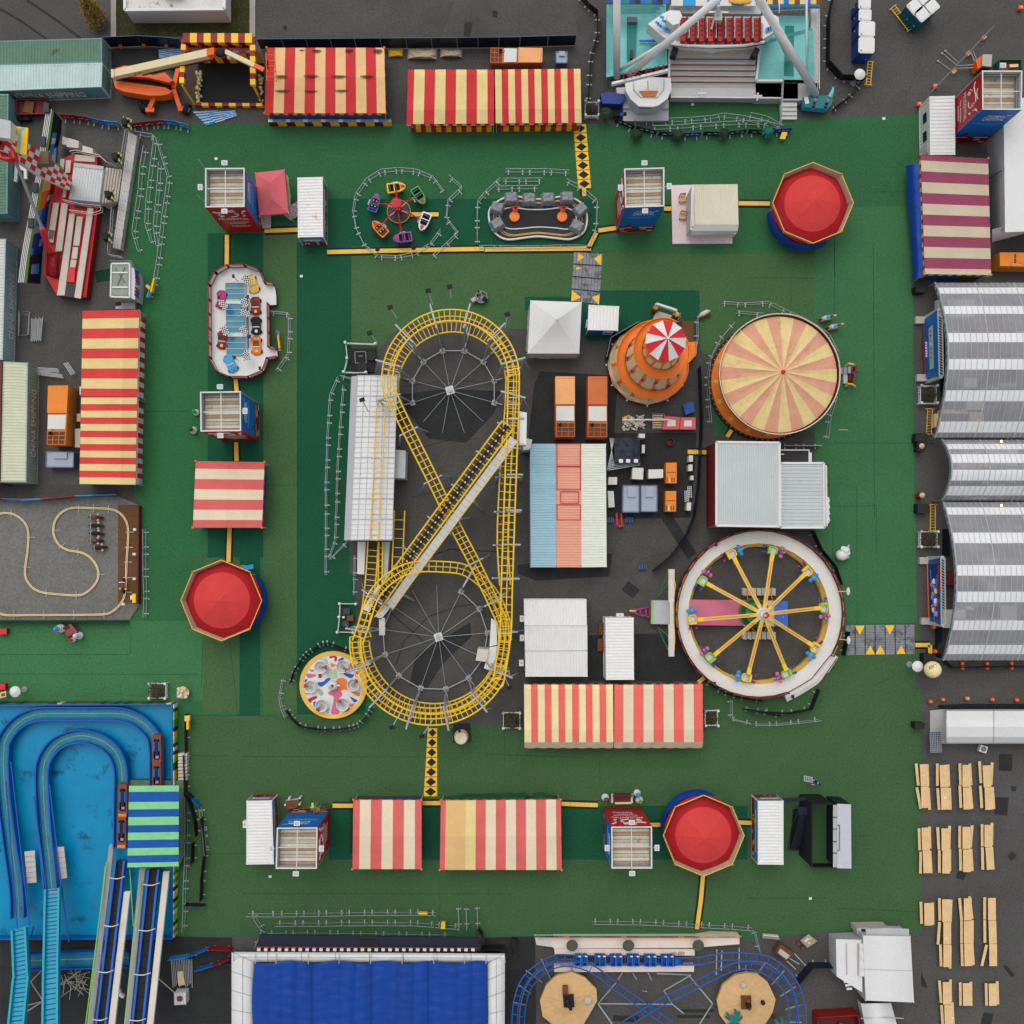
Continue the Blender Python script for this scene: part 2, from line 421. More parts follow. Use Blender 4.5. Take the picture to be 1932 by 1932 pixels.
g.face([V(-500,-500,-.02),V(500,-500,-.02),V(500,500,-.02),V(-500,500,-.02)],'asphalt')
struct('ground',g)
ZC=[0]
def flat(mb,pts,z,m):
 ZC[0]+=1;z+=ZC[0]*.00012
 p=[G(x,y,z)for x,y in pts]
 ar=sum(p[i].x*p[(i+1)%len(p)].y-p[(i+1)%len(p)].x*p[i].y for i in rg(len(p)))
 mb.face(p if ar>0 else p[::-1],m)
def rect(a,b,c,d):return[(a,b),(c,b),(c,d),(a,d)]
tile(0,0,2958,2958.)
tf=MB()
flat(tf,[(435,359),(1932,359),(1932,300),(2290,300),(2303,345),(2657,330),(2640,600),(2640,1180),(2646,1400),(2648,1805),(2634,1895),(2648,2200),(2663,2600),(2667,2690),(2398,2690),(2140,2716),(2137,2703),(1396,2703),(513,2703),(513,2027),(-60,2027),(-60,1791),(377,1791),(408,1752),(408,1460),(380,1420),(366,1168),(372,470),(404,468),(435,464)],.0,'turf_main')
struct('turf',tf)
OV=2958/1932
def ov(*l):return[(x*OV,y*OV)for x,y in l]
tp=MB()
Z1,Z2,Z3=.004,.008,.012
flat(tp,ov(*rect(285,236,1720,386)),Z1,'turf_top')
flat(tp,ov(*rect(268,390,400,1050)),Z1,'turf_left')
flat(tp,ov((1537,390),(1722,390),(1722,780),(1730,1175),(1600,1175),(1537,1000)),Z1,'turf_bright')
flat(tp,ov(*rect(-30,1172,383,1322)),Z1,'turf_pale')
flat(tp,ov(*rect(663,478,1537,700)),Z2,'turf_olive')
flat(tp,ov(*rect(497,440,560,1345)),Z2,'turf_olive')
flat(tp,ov(*rect(560,458,663,1348)),Z2,'turf_dark')
flat(tp,ov(*rect(663,700,690,1348)),Z2,'turf_dark')
flat(tp,ov(*rect(392,440,497,1052)),Z2,'turf_dark')
flat(tp,ov(*rect(383,1052,452,1345)),Z2,'turf_olive')
flat(tp,ov(*rect(452,1052,491,1350)),Z2,'turf_dark')
flat(tp,ov((352,1350),(735,1350),(1000,1365),(1737,1175),(1740,1757),(352,1757)),Z1,'turf_low')
flat(tp,ov(*rect(600,375,1128,465)),Z2,'turf_dark')
flat(tp,ov(*rect(620,1520,1410,1622)),Z2,'turf_dark')
flat(tp,ov(*rect(706,1340,705,1341)),Z2,'turf_deep')
flat(tp,ov(*rect(660,1505,735,1610)),Z3,'turf_deep')
flat(tp,ov((990,560),(1080,560),(1080,585),(990,585)),Z3,'turf_dark')
flat(tp,ov(*rect(1095,548,1320,690)),Z3,'turf_dark')
struct('turf_strips',tp)
isl=MB()
flat(isl,[(1095,1010),(1130,965),(1180,940),(1230,925),(1310,918),(1390,925),(1440,945),(1487,950),(1650,950),(1700,985),(1740,985),(1880,935),(1960,900),(2030,1022),(2060,1020),(2060,1260),(2330,1240),(2354,1252),(2350,1530),(2420,1700),(2420,1860),(2300,1990),(2030,1975),(2030,2093),(1455,2093),(1240,2090),(1143,2077),(1060,2000),(1025,1900),(1029,1800),(1029,1660),(1010,1660),(1012,1085)],.016,'asphalt_mid')
struct('asphalt_yard',isl)
pt=MB()
def tl(ox,oy,pts,z,m):
 tile(ox,oy);flat(pt,pts,z,m);tile(0,0,2958,2958.)
tl(700,700,[(1110,1060),(1440,1020),(1800,1040),(1760,1190),(1560,1400),(1300,1370),(1150,1180)],.020,'asphalt_dark')
tl(700,1400,[(1165,1400),(1210,1190),(1590,960),(1600,1060),(1400,1250),(1290,1420)],.020,'asphalt_dark')
tl(1400,700,[(385,900),(930,930),(900,1400),(300,1400),(345,1000)],.020,'asphalt_dark')
tl(1400,700,[(850,1330),(1480,1330),(1440,1920),(850,1930)],.020,'asphalt_dark')
tl(1400,1400,[(230,560),(890,480),(870,640),(360,670),(230,620)],.021,'tar')
tl(1400,1400,[(1040,1040),(1350,1040),(1500,1370),(720,1370),(720,1050)],.020,'asphalt_dark')
tl(1400,1400,[(955,735),(1000,670),(1085,735),(1035,795)],.020,'tar')
tl(1400,1400,[(1200,190),(1300,200),(1480,480),(1420,520)],.020,'asphalt_dark')
tl(1400,1400,[(1250,1000),(1320,1400),(1240,1370)],.0205,'asphalt_dark')
tl(2158,1400,[(1180,1290),(1455,1290),(1455,1430),(1180,1430)],.004,'asphalt_mid')
tl(2158,1400,[(1760,1880),(1850,1880),(1850,1960),(1760,1960)],.004,'asphalt_dark')
for q in([(1757,50),(1848,50),(1848,165),(1757,165)],[(1735,350),(1825,350),(1815,478),(1725,470)],[(1815,760),(1850,728),(1880,758),(1845,795)],[(1470,870),(1530,880),(1510,930),(1455,910)],[(1785,1530),(1805,1520),(1870,1590),(1845,1605)],[(1840,270),(1880,275),(1875,310),(1845,305)],[(1215,1570),(1245,1640),(1260,1680),(1215,1670)],[(1650,1850),(1720,1860),(1700,1940),(1630,1940)]):tl(2158,2158,q,.004,'asphalt_dark')
for q in([(1285,60),(1400,40),(1480,0),(1380,260),(1230,240)],[(1550,155),(1605,155),(1590,255),(1545,250)],[(285,180),(312,182),(308,210),(288,208)],[(1745,72),(1783,80),(1775,122),(1745,115)]):tl(700,0,q,.004,'asphalt_mid' if len(q)>4 else 'asphalt_dark')
tl(1400,0,[(640,120),(820,100),(840,860),(690,860)],.004,'asphalt_mid')
tl(0,1400,[(375,885),(535,868),(540,930),(375,935)],.010,'asphalt_dark')
tl(0,700,[(0,1690),(930,1690),(930,1780),(0,1790)],.004,'asphalt_mid')
tl(0,0,[(700,340),(1290,340),(1290,450),(780,470)],.004,'asphalt_dark')
tl(0,0,[(660,1895),(770,1870),(780,1955),(675,1970)],.004,'turf_deep')
tl(1400,2158,[(0,1330),(350,1320),(360,1932),(0,1932)],.004,'asphalt_dark')
tl(0,2158,[(0,1320),(1230,1320),(1620,1330),(1620,1932),(0,1932)],.004,'asphalt_dark')
for q in([(900,1870),(1080,1880),(1060,1920),(890,1910)],[(1370,1830),(1600,1830),(1600,1850),(1370,1850)],[(1340,1870),(1570,1870),(1570,1890),(1340,1890)]):tl(1400,2158,q,.0045,'asphalt_dark')
struct('asphalt_patches',pt)
tr=MB()
def line(ox,oy,pts,w,z,m):
 tile(ox,oy);P_=[G(x,y,z)for x,y in pts]
 for a,b in zip(P_,P_[1:]):
  d=(b-a);n=V(-d.y,d.x,0).normalized()*w/2;tr.face([a+n,a-n,b-n,b+n][::-1]if False else[a-n,b-n,b+n,a+n],m)
line(0,0,[(0,60),(150,150),(330,275)],.22,.004,'tar')
line(0,0,[(185,0),(380,130),(560,265)],.24,.004,'tar')
for p in([(290,510),(1500,515)],[(650,730),(1350,725)],[(660,480),(655,790)],[(1070,470),(1072,1100)],[(500,790),(650,640),(720,560)],[(880,470),(1000,610)],[(1090,740),(1160,850)]):line(1400,1400,p,.07,.0165,'tar')
for p in([(1110,1010),(1440,965),(1800,980)],[(1190,1450),(1400,1390),(1640,1370)],[(1180,1780),(1500,1700)],[(1500,1060),(1580,1260)]):line(700,700,p,.06,.0205,'tar')
for p in([(1020,880),(1280,1110)],[(1070,1260),(1130,1090),(1300,920),(1500,850),(1650,830)],[(1300,500),(1450,450),(1800,470)]):line(700,1400,p,.12,.0205,'tar')
for p in([(590,640),(600,240)],[(880,1400),(1040,1330)],):line(2158,1400,p,.03,.0165,'turf_deep')
for ox,oy,p in((2158,0,[(610,1570),(612,1932)]),(2158,0,[(880,1340),(1100,1338)]),(2158,700,[(610,0),(612,560)]),(2158,700,[(880,0),(890,1930)]),(2158,700,[(305,250),(305,480)]),(2158,700,[(0,248),(470,250)]),(2158,700,[(610,1400),(1150,1400)]),(2158,1400,[(765,0),(768,980)]),(2158,1400,[(620,150),(900,148),(902,480)]),(0,1400,[(0,1320),(1400,1325)]),(0,1400,[(0,1185),(900,1185)]),(0,1400,[(1415,1060),(1405,1420)]),(0,1400,[(1320,1610),(1932,1612)]),(0,1400,[(1600,1080),(1660,1610)]),(0,1400,[(910,1040),(910,1185)]),(1400,1400,[(140,1680),(140,1932)]),(1400,1400,[(0,1880),(700,1905)]),(700,2158,[(1370,860),(1375,1310)]),(700,2158,[(0,65),(1250,70)]),(700,2158,[(0,740),(1240,742)]),(700,2158,[(0,1020),(1900,1024)]),(1400,2158,[(800,100),(805,240)]),(0,700,[(990,1180),(1480,1178)]),(0,700,[(1480,950),(1470,1500)]),(700,700,[(160,1695),(390,1695)]),(2158,2158,[(0,1055),(560,1055)]),(2158,2158,[(640,1125),(1220,1150)]),(0,2158,[(1320,60),(1600,62)]),(0,2158,[(1450,745),(1720,740)])):line(ox,oy,p,.035,.0135,'turf_deep')
struct('surface_lines',tr)
tile(0,0)
lw=MB()
flat(lw,[(810,-60),(1745,-60),(1745,252),(810,252)],.01,'lawn')
struct('lawn',lw)
kb=MB()
for x0,x1 in((776,812),(1743,1782)):kb.pm([G(x,y)for x,y in rect(x0,-60,x1,262)],-.02,.12,'concrete')
struct('kerbs',kb)
def ramp(label,ox,oy,pts,w=.42):
 tile(ox,oy);a=[G(x,y)for x,y in pts];t_=tz('cable_ramp',label,'cable cover',a[0],'yellow and black cable covers')
 b1,b2=MB(),MB()
 for p,q in zip(a,a[1:]):
  d=(q-p).normalized();n=V(-d.y,d.x,0);k=max(1,round((q-p).length/.92))
  for i in rg(k):
   s_,e_=p.lerp(q,i/k)+d*.006,p.lerp(q,(i+1)/k)-d*.006
   b1.hexa([s_-n*w+ZV(.017),e_-n*w+ZV(.017),e_+n*w+ZV(.017),s_+n*w+ZV(.017),s_-n*w*.62+ZV(.07),e_-n*w*.62+ZV(.07),e_+n*w*.62+ZV(.07),s_+n*w*.62+ZV(.07)],'bk')
   b2.bar(s_+ZV(.08),e_+ZV(.08),w*1.0,'ramp_yellow',h=.022)
 pz(t_,'base',b1);pz(t_,'lid',b2)
for l in[('cable cover running down from the red tower to the toy car ride',0,0,[(1585,1640),(1583,1870)]),('short cable cover from the toy car ride to the blue and red tower',0,700,[(1645,955),(1652,1040)]),('cable cover between the blue and red tower and the square striped stall',0,700,[(1648,1395),(1652,1530)]),('cable cover between the square striped stall and the red round tent',0,1400,[(1603,300),(1595,540)]),('cable cover under the pink tent beside the rusty white kiosk',700,0,[(155,1612),(388,1604)]),('long cable cover below the aeroplane ride',700,0,[(592,1760),(1400,1742),(1686,1738)]),('long cable cover below the covered car track',1400,0,[(0,1742),(690,1735),(742,1735)]),('slanted cable cover at the corner of the covered car track',1400,0,[(722,1735),(778,1625)]),('cable cover joining the covered car track to the blue tower',1400,0,[(792,1610),(915,1592)]),('cable cover between the blue tower and the white snack kiosk',1400,0,[(1250,1457),(1302,1457)]),('cable cover from the white snack kiosk towards the red round tent',1400,0,[(1770,1420),(1990,1422)]),('short cable cover beside the hub of the aeroplane ride',700,0,[(1175,1497),(1370,1497)]),('cable cover between the red and cream stall and its blue tower',700,2158,[(630,408),(775,408)]),('cable cover between the two striped stalls of the lower row',700,2158,[(1252,390),(1385,390)]),('cable cover from the wide striped stall towards the red tower',1400,2158,[(535,395),(790,404)]),('cable cover between the red tower and the lower red round tent',1400,2158,[(1155,541),(1240,541)]),('cable cover between the lower red round tent and white kiosk',1400,2158,[(1770,525),(1862,528)]),('slanted cable cover running down from the lower red round tent',1400,2158,[(1522,900),(1508,1060),(1480,1268)]),('bent cable cover on the asphalt beside the clear marquee',2158,1400,[(1172,1118),(1275,1118),(1275,1178)]),('yellow cable cover leading into the red tin roofed building',1400,700,[(1415,1462),(1570,1466)]),('short yellow cable cover under the striped carousel',1400,700,[(1725,1305),(1690,1358)]),('yellow cable cover poking out under the monster wheel',1400,1400,[(1530,1345),(1490,1380)]),('short cable cover under the upper diamond crossing',1400,0,[(692,1315),(695,1370)])]:ramp(*l)
def crossing(label,q,n,m1,m2,ox,oy):
 tile(ox,oy);c=[G(x,y)for x,y in q];P=lambda u,t,z:(c[0].lerp(c[1],u)).lerp(c[3].lerp(c[2],u),t)+ZV(z)
 t_=tz('diamond_crossing',label,'cable cover',cen_(c),'yellow and black diamond crossings')
 b=MB()
 for i in rg(n):
  e=.012
  b.hexa([P(0,i/n+e/2,.017),P(0,(i+1)/n-e/2,.017),P(1,(i+1)/n-e/2,.017),P(1,i/n+e/2,.017),P(.04,i/n+e/2,.06),P(.04,(i+1)/n-e/2,.06),P(.96,(i+1)/n-e/2,.06),P(.96,i/n+e/2,.06)],m1)
 pz(t_,'board',b);b=MB()
 for i in rg(n):b.face([P(.5,i/n+.01,.066),P(.08,(i+.5)/n,.066),P(.5,(i+1)/n-.01,.066),P(.92,(i+.5)/n,.066)],m2)
 pz(t_,'diamond_marking',b)
crossing('yellow crossing with black diamonds below the top right striped stall',[(618,868),(707,862),(743,1315),(652,1318)],7,'yellow','bk',1400,0)
crossing('yellow crossing with black diamonds between coaster and lower stalls',[(1295,-135),(1360,-135),(1360,345),(1265,345)],7,'yellow','bk',700,2158)
mat('trackway',(128,132,136),.6,.2,1.,stain=((52,54,58),.5,.8,.75),fine=.15)
def trackway(label,q,nu,nt,tris,ox,oy):
 tile(ox,oy);c=[G(x,y)for x,y in q];P=lambda u,t,z:(c[0].lerp(c[1],u)).lerp(c[3].lerp(c[2],u),t)+ZV(z)
 t_=tz('trackway',label,'floor panels',cen_(c),'grey interlocking trackways')
 b=MB()
 for i in rg(nu):
  for j in rg(nt):
   eu,et=.05/nu,.05/nt
   v=[(i/nu+eu,j/nt+et),((i+1)/nu-eu,j/nt+et),((i+1)/nu-eu,(j+1)/nt-et),(i/nu+eu,(j+1)/nt-et)]
   b.hexa([P(u,t,.016)for u,t in v][::-1]+[P(u,t,.05)for u,t in v][::-1],'trackway')
 pz(t_,'panel',b)
 for tri in tris:pz(t_,'arrow_marking',MB().face([P(u,t,.054)for u,t in tri],'yellow'))
 b=MB();b.pm([P(0,0,0),P(1,0,0),P(1,1,0),P(0,1,0)],.014,.022,'tar');pz(t_,'base',b)
trackway('grey ribbed trackway with worn yellow arrows above the white pointed tent',[(622,65),(825,75),(800,437),(600,412)],9,4,[[(.15,.02),(.36,.1),(.15,.2)],[(.95,.02),(.7,.12),(.95,.24)],[(.12,.3),(.32,.32),(.12,.36)],[(.02,.78),(.36,.9),(.02,1)],[(.98,.8),(.72,.87),(.98,1)]],1400,700)
trackway('grey ribbed trackway with yellow arrows between monster wheel and marquee',[(683,980),(1170,975),(1174,1183),(683,1190)],7,12,[[(.14,.02),(.28,.02),(.21,.34)],[(.57,.02),(.71,.02),(.64,.34)],[(.29,.98),(.42,.98),(.36,.68)],[(.43,.98),(.57,.98),(.5,.68)],[(.73,.98),(.86,.98),(.8,.68)]],2158,1400)
tile(0,0)
RY=('red','yellow')
tile(700,0)
s1=stl_('wide red and peach striped stall with soot marks on its roof',[(170,333),(990,333),(1000,790),(155,790)],[(0,2.9),(.45,3.25),(1,2.6)],12,('red_cloth','peach_cloth'),.85,RY,counter=('mr','yellow'))
mat('soot',(60,48,40),.9,.2,2.,alpha=.45)
def soot(par,zs,q,spots):
 mb=MB()
 for x,y,w_,h_ in spots:
  for k,al in((1.,0),(.62,1)):
   pts=[]
   for j in rg(14):
    a=2*PI*j/14;xx,yy=x+w_*k*cos(a),y+h_*k*sin(a)*(1 if sin(a)>0 else.35)
    t=(yy-q[0][1])/(q[3][1]-q[0][1]);pts.append(W(xx,yy,prof_z(zs,max(0,min(1,t)))+.05+.01*al))
   mb.face(pts[::-1],'soot')
 pz(par,'soot_mark',mb)
def drp(par,q,zs,m='blue_tarp',name='tarpaulin',amp=.12,nu=16,nt=6,seed=0):
 mb=MB()
 def f(u,t):
  p=W(*bil(q,u,t),prof_z(zs,t));p.z+=amp*noise.noise(V(p.x*1.1+seed,p.y*1.1,seed));p.x+=amp*.6*noise.noise(V(p.y*1.3,p.x*1.3,5+seed));p.y+=amp*.6*noise.noise(V(p.x*1.7,p.y,9+seed));return p
 mb.grid(f,nu,nt,m);return pz(par,name,mb,smooth=1)
soot(s1,[(0,2.9),(.45,3.25),(1,2.6)],[(170,333),(990,333),(1000,790),(155,790)],[(270,530,48,22),(480,528,55,20),(675,530,55,20),(870,530,50,22),(520,352,34,20),(745,350,30,22),(945,352,36,28),(415,348,20,10),(280,632,55,16),(480,635,50,14),(690,630,50,16)])
drp(s1,[(190,780),(1005,780),(1020,828),(190,828)],[(0,2.2),(1,1.05)])
cq=MB()
k=28
for i in rg(k):
 q0,q1=W(180+860*i/k,832,1.02),W(180+860*(i+1)/k,832,1.02);r0,r1=W(180+860*i/k,852,1.0),W(180+860*(i+1)/k,852,1.0)
 cq.face([q0,q1,r1,r0][::-1],'wh' if i%4==0 else 'grey');cq.face([V(r0.x,r0.y,1.),V(r0.x,r0.y,0),V(r1.x,r1.y,0),V(r1.x,r1.y,1.)],('mr','yellow')[(i//2)%2])
pz(s1,'front_rail',cq)
stl_('crimson and yellow striped stall left of its narrower striped twin',[(1155,485),(1755,485),(1757,862),(1145,865)],[(0,2.7),(.1,3.1),(.74,2.95),(1,2.5)],9,('red_cloth','yc'),.62,('ow','red'),knobs=False,counter=RY)
tile(1400,0)
stl_('narrow striped yellow and crimson stall touching the top diamond crossing',[(72,485),(668,480),(675,857),(77,860)],[(0,2.7),(.1,3.1),(.74,2.95),(1,2.5)],13,('yc','red_cloth'),1.,('ow','red'),knobs=False,counter=RY)
tile(2158,0)
s4=stl_('plum and cream striped stall with a bulging blue tarpaulin front',[(1682,1105),(1702,1918),(1240,1912),(1212,1080)],[(0,3.1),(1,2.8)],12,('plum_cloth','sand_cloth'),.52,('yellow','plum_cloth'),counter=RY)
drp(s4,[(1215,1130),(1232,1932),(1160,1932),(1105,1160)],[(0,2.5),(.5,2.2),(1,.9)],amp=.3,seed=3)
drp(s4,[(1240,1915),(1480,1920),(1460,1955),(1260,1950)],[(0,2.2),(1,.6)],amp=.15,seed=4)
tile(0,700)
stl_('bright yellow and red striped stall below the ticket booth',[(576,478),(566,1075),(957,1078),(970,470)],[(0,2.8),(.1,3.0),(.73,3.1),(1,2.6)],9,('red_mid','yc'),.8,('ow','cc_'),knobs=False,counter=('red','ow'))
stl_('narrow striped cream and red stall above the toy bike track',[(566,1082),(554,1685),(945,1690),(957,1082)],[(0,2.8),(.1,3.0),(.73,3.1),(1,2.6)],13,('yc','red_mid'),1.,('ow','cc_'),knobs=False,counter=('red','ow'))
tile(0,1400)
s7=stl_('square red and cream striped stall above the left round tent',[(1365,-165),(1345,300),(1828,300),(1845,-158)],[(0,2.7),(.47,3.15),(1,2.7)],7,('rf','cc_'),.75,('red','orange'),counter=('blue','red'),valh=.25)
drp(s7,[(1838,-120),(1822,280),(1835,250),(1862,-60)],[(0,2.3),(1,.8)],'blue_cloth',amp=.12,seed=6)
tile(700,2158)
s8=stl_('square red and cream striped stall left of the lower diamond crossing',[(775,368),(1250,370),(1250,852),(768,852)],[(0,2.7),(.52,3.15),(1,2.7)],7,('rf','cc_'),.6,('red','orange'),counter=('blue','red'),valh=.25)
drp(s8,[(960,368),(1235,366),(1225,352),(985,358)],[(0,2.3),(1,1.4)],'blue_cloth',amp=.1,seed=7)
S9C=['rf','orange_cloth','orange_cloth','yc']+['rf','cc_']*4+['rf']
s9=stl_('wide striped stall with one faded tan strip on the lower row',[(1385,372),(2222,366),(2228,857),(1378,857)],[(0,2.7),(.52,3.15),(1,2.7)],13,S9C,.5,('red','orange'),counter=('green_tarp','red'),valh=.25)
drp(s9,[(1420,370),(1980,368),(1980,318),(1500,330)],[(0,2.3),(1,.4)],'green_tarp',amp=.2,seed=8)
drp(s9,[(2000,368),(2180,366),(2150,325),(2040,322)],[(0,2.3),(1,.5)],'green_tarp',amp=.2,seed=9)
tile(1400,1400)
stl_('yellow and red striped half of the long stall beside the coaster',[(275,1395),(895,1395),(898,1797),(278,1797)],[(0,2.8),(.08,3.0),(.78,2.9),(1,2.6)],13,('sc_','red_coral'),1.,('yellow','red'),knobs=False,frill=('canvas',.62),counter=RY,valh=.45)
stl_('cream and red striped half of the long stall beside the monster wheel',[(905,1397),(1520,1392),(1525,1797),(903,1797)],[(0,2.8),(.08,3.0),(.78,2.9),(1,2.6)],9,('red_coral','cc_'),.9,('yellow','red'),knobs=False,frill=('canvas',.62),counter=RY,valh=.45)
def gazebo(label,q,ridge,ze,zr,m,skirt=None,name='gazebo'):
 c=[W(x,y,ze)for x,y in q];t_=tz(name,label,'tent',V(*cen_(c).xy,0))
 r=[W(x,y,zr)for x,y in ridge];mb=MB()
 def pan(a,b,p,q_):
  mb.grid(lambda u,t:a.lerp(b,u).lerp(p.lerp(q_,u),t)-ZV(.22*sin(PI*t)*(1 if len(r)==1 else.35)),6,6,m)
 if len(r)==1:
  for i in rg(4):pan(c[i],c[(i+1)%4],r[0],r[0])
 else:
  pan(c[0],c[1],r[0],r[0]);pan(c[1],c[2],r[0],r[1]);pan(c[2],c[3],r[1],r[1]);pan(c[3],c[0],r[1],r[0])
 pz(t_,'canopy',mb);mb=MB()
 for a,b in zip(c,c[1:]+c[:1]):mb.face([a,b,b-ZV(.35),a-ZV(.35)],m)
 pz(t_,'valance',mb)
 for p in c:pz(t_,'post',BB(V(p.x,p.y,0)*.999,p-ZV(.02),.07,'stl'))
 if len(r)==1:pz(t_,'finial',AA(r[0],.12,'wh'),smooth=1)
 return t_
tile(700,0)
mat('pink_cloth',(208,98,104),.7,.06,.6,.2,2.)
pk=gazebo('small pink hipped tent between red tower and rusty white kiosk',[(90,1205),(293,1183),(322,1485),(118,1503)],[(195,1275),(208,1390)],2.6,3.5,'pink_cloth')
mat('stripe_sheet',(196,178,178),.7,.1,2.,.9,4.)
for q_ in([(125,1505),(200,1500),(200,1590),(140,1595)],[(275,1490),(385,1400),(385,1510),(340,1540)]):
 mb=MB();n_=18
 mb.grid(lambda u,t:W(*bil(q_,u,t),1.3-.8*t+.12*noise.noise(V(u*6,t*6,3))),8,n_*2,lambda i,j:'mr' if j%2 else 'wh');pz(pk,'curtain',mb)
drp(pk,[(293,1190),(322,1240),(345,1480),(322,1480)],[(0,2.3),(1,1.)],'canvas','side_sheet',amp=.1)
tile(1400,700)
wt=gazebo('white pointed tent right of the coaster with loose wall sheets',[(320,405),(677,418),(660,775),(300,775)],[(505,538)],2.8,4.6,'wc',name='pointed_tent')
mat('sheet',(176,176,174),.7,.1,1.,.6,3.)
drp(wt,[(300,772),(660,772),(640,815),(285,808)],[(0,2.5),(1,.5)],'sheet','wall_sheet',amp=.25)
drp(wt,[(318,420),(300,770),(288,760),(302,480)],[(0,2.4),(1,1.2)],'sheet','wall_sheet',amp=.15)
mat('c_mint',(214,218,204),.6,.05,.7,stain=((84,88,78),.66,1.1,.9),stretch=(.22,2.2,1))
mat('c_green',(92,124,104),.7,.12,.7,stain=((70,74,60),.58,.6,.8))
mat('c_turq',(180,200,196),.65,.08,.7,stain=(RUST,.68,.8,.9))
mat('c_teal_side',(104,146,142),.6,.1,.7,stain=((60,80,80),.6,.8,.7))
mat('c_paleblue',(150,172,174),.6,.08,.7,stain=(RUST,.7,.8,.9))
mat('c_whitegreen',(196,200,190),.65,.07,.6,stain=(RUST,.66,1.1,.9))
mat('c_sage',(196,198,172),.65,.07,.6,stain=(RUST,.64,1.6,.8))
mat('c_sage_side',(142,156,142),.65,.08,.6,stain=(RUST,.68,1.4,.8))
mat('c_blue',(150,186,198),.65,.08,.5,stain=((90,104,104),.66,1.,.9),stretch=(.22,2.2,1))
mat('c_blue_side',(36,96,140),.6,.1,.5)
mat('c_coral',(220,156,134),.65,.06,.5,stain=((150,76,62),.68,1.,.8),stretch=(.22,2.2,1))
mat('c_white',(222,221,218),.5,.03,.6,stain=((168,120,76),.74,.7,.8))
mat('c_brown',(110,56,50),.7,.1,.7)
tile(0,0)
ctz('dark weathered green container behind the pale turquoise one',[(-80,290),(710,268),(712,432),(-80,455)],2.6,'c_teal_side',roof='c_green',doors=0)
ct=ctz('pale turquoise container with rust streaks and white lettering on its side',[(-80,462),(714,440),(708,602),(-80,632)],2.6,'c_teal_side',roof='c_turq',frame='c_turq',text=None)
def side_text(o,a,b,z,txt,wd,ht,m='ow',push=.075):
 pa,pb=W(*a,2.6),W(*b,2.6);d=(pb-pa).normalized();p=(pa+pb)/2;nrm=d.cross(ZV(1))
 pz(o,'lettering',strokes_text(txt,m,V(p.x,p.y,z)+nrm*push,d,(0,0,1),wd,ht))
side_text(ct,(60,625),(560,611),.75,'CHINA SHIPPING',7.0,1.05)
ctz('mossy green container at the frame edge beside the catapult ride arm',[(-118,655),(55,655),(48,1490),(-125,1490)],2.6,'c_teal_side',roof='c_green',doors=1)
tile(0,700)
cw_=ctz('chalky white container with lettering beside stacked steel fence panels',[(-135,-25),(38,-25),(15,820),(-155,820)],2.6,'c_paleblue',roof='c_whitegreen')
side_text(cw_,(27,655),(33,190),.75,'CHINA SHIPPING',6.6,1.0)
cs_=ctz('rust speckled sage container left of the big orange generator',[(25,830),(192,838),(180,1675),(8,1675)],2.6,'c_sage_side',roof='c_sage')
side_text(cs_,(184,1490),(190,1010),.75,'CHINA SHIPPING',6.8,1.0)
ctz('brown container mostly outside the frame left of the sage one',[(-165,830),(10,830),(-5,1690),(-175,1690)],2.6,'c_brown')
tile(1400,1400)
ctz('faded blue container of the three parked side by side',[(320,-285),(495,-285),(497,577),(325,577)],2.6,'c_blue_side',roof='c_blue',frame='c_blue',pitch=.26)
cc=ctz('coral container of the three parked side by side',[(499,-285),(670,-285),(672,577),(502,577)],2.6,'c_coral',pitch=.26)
ctz('pale mint container of the three parked side by side',[(674,-285),(842,-285),(848,575),(678,577)],2.6,'c_mint',pitch=.26)
ctz('upper white cabin of three beside the coaster, with rust streaks',[(275,803),(710,803),(713,980),(278,982)],2.6,'c_white',group='white cabins beside the coaster')
ctz('middle white cabin of three beside the coaster',[(278,985),(716,983),(717,1158),(282,1160)],2.6,'wh',group='white cabins beside the coaster')
ctz('lowest white cabin of three, above the long striped stall',[(282,1162),(717,1160),(718,1337),(285,1337)],2.6,'wh',group='white cabins beside the coaster')
for i,(x,y)in en(((262,935),(262,1070),(256,1245))):ac_unit(('upper','middle','lowest')[i]+' air conditioner on the white cabins beside the coaster',x,y,1.7,.45,.6,.6)
ctz('white cabin with a rust patch above the long striped stall',[(845,928),(1037,928),(1040,1362),(850,1362)],2.7,'c_white',name='white_cabin')
ac_unit('air conditioner on top end of the rust patched white cabin',945,910,1.9,.7,.35)
fr=MB()
for(x0,y0,x1,y1)in((505,-285,668,-130),(505,-125,668,35),(530,50,655,130),(505,140,668,245)):
 for a,b in(((x0,y0),(x1,y0)),((x1,y0),(x1,y1)),((x1,y1),(x0,y1)),((x0,y1),(x0,y0))):fr.bar(W(*a,2.64),W(*b,2.64),.06,'red',h=.06)
pz(cc,'roof_patch_seam',fr)
mb=MB()
tile(1400,700)
a,b=W(545,1518,2.85),W(642,1518,2.85)
mb.tu([a,b],.25,'lg_',12)
mb.ba(a,.25,'lg_')
mb.ba(b,.25,'lg_')
mb=MB()
c_=W(590,1620,2.7)
for i in rg(9):mb.ba(c_+V(RNG.uniform(-.5,.5),RNG.uniform(-.6,.6),RNG.uniform(.1,.35)),RNG.uniform(.25,.5),'dr',sc=(1,1,.6))
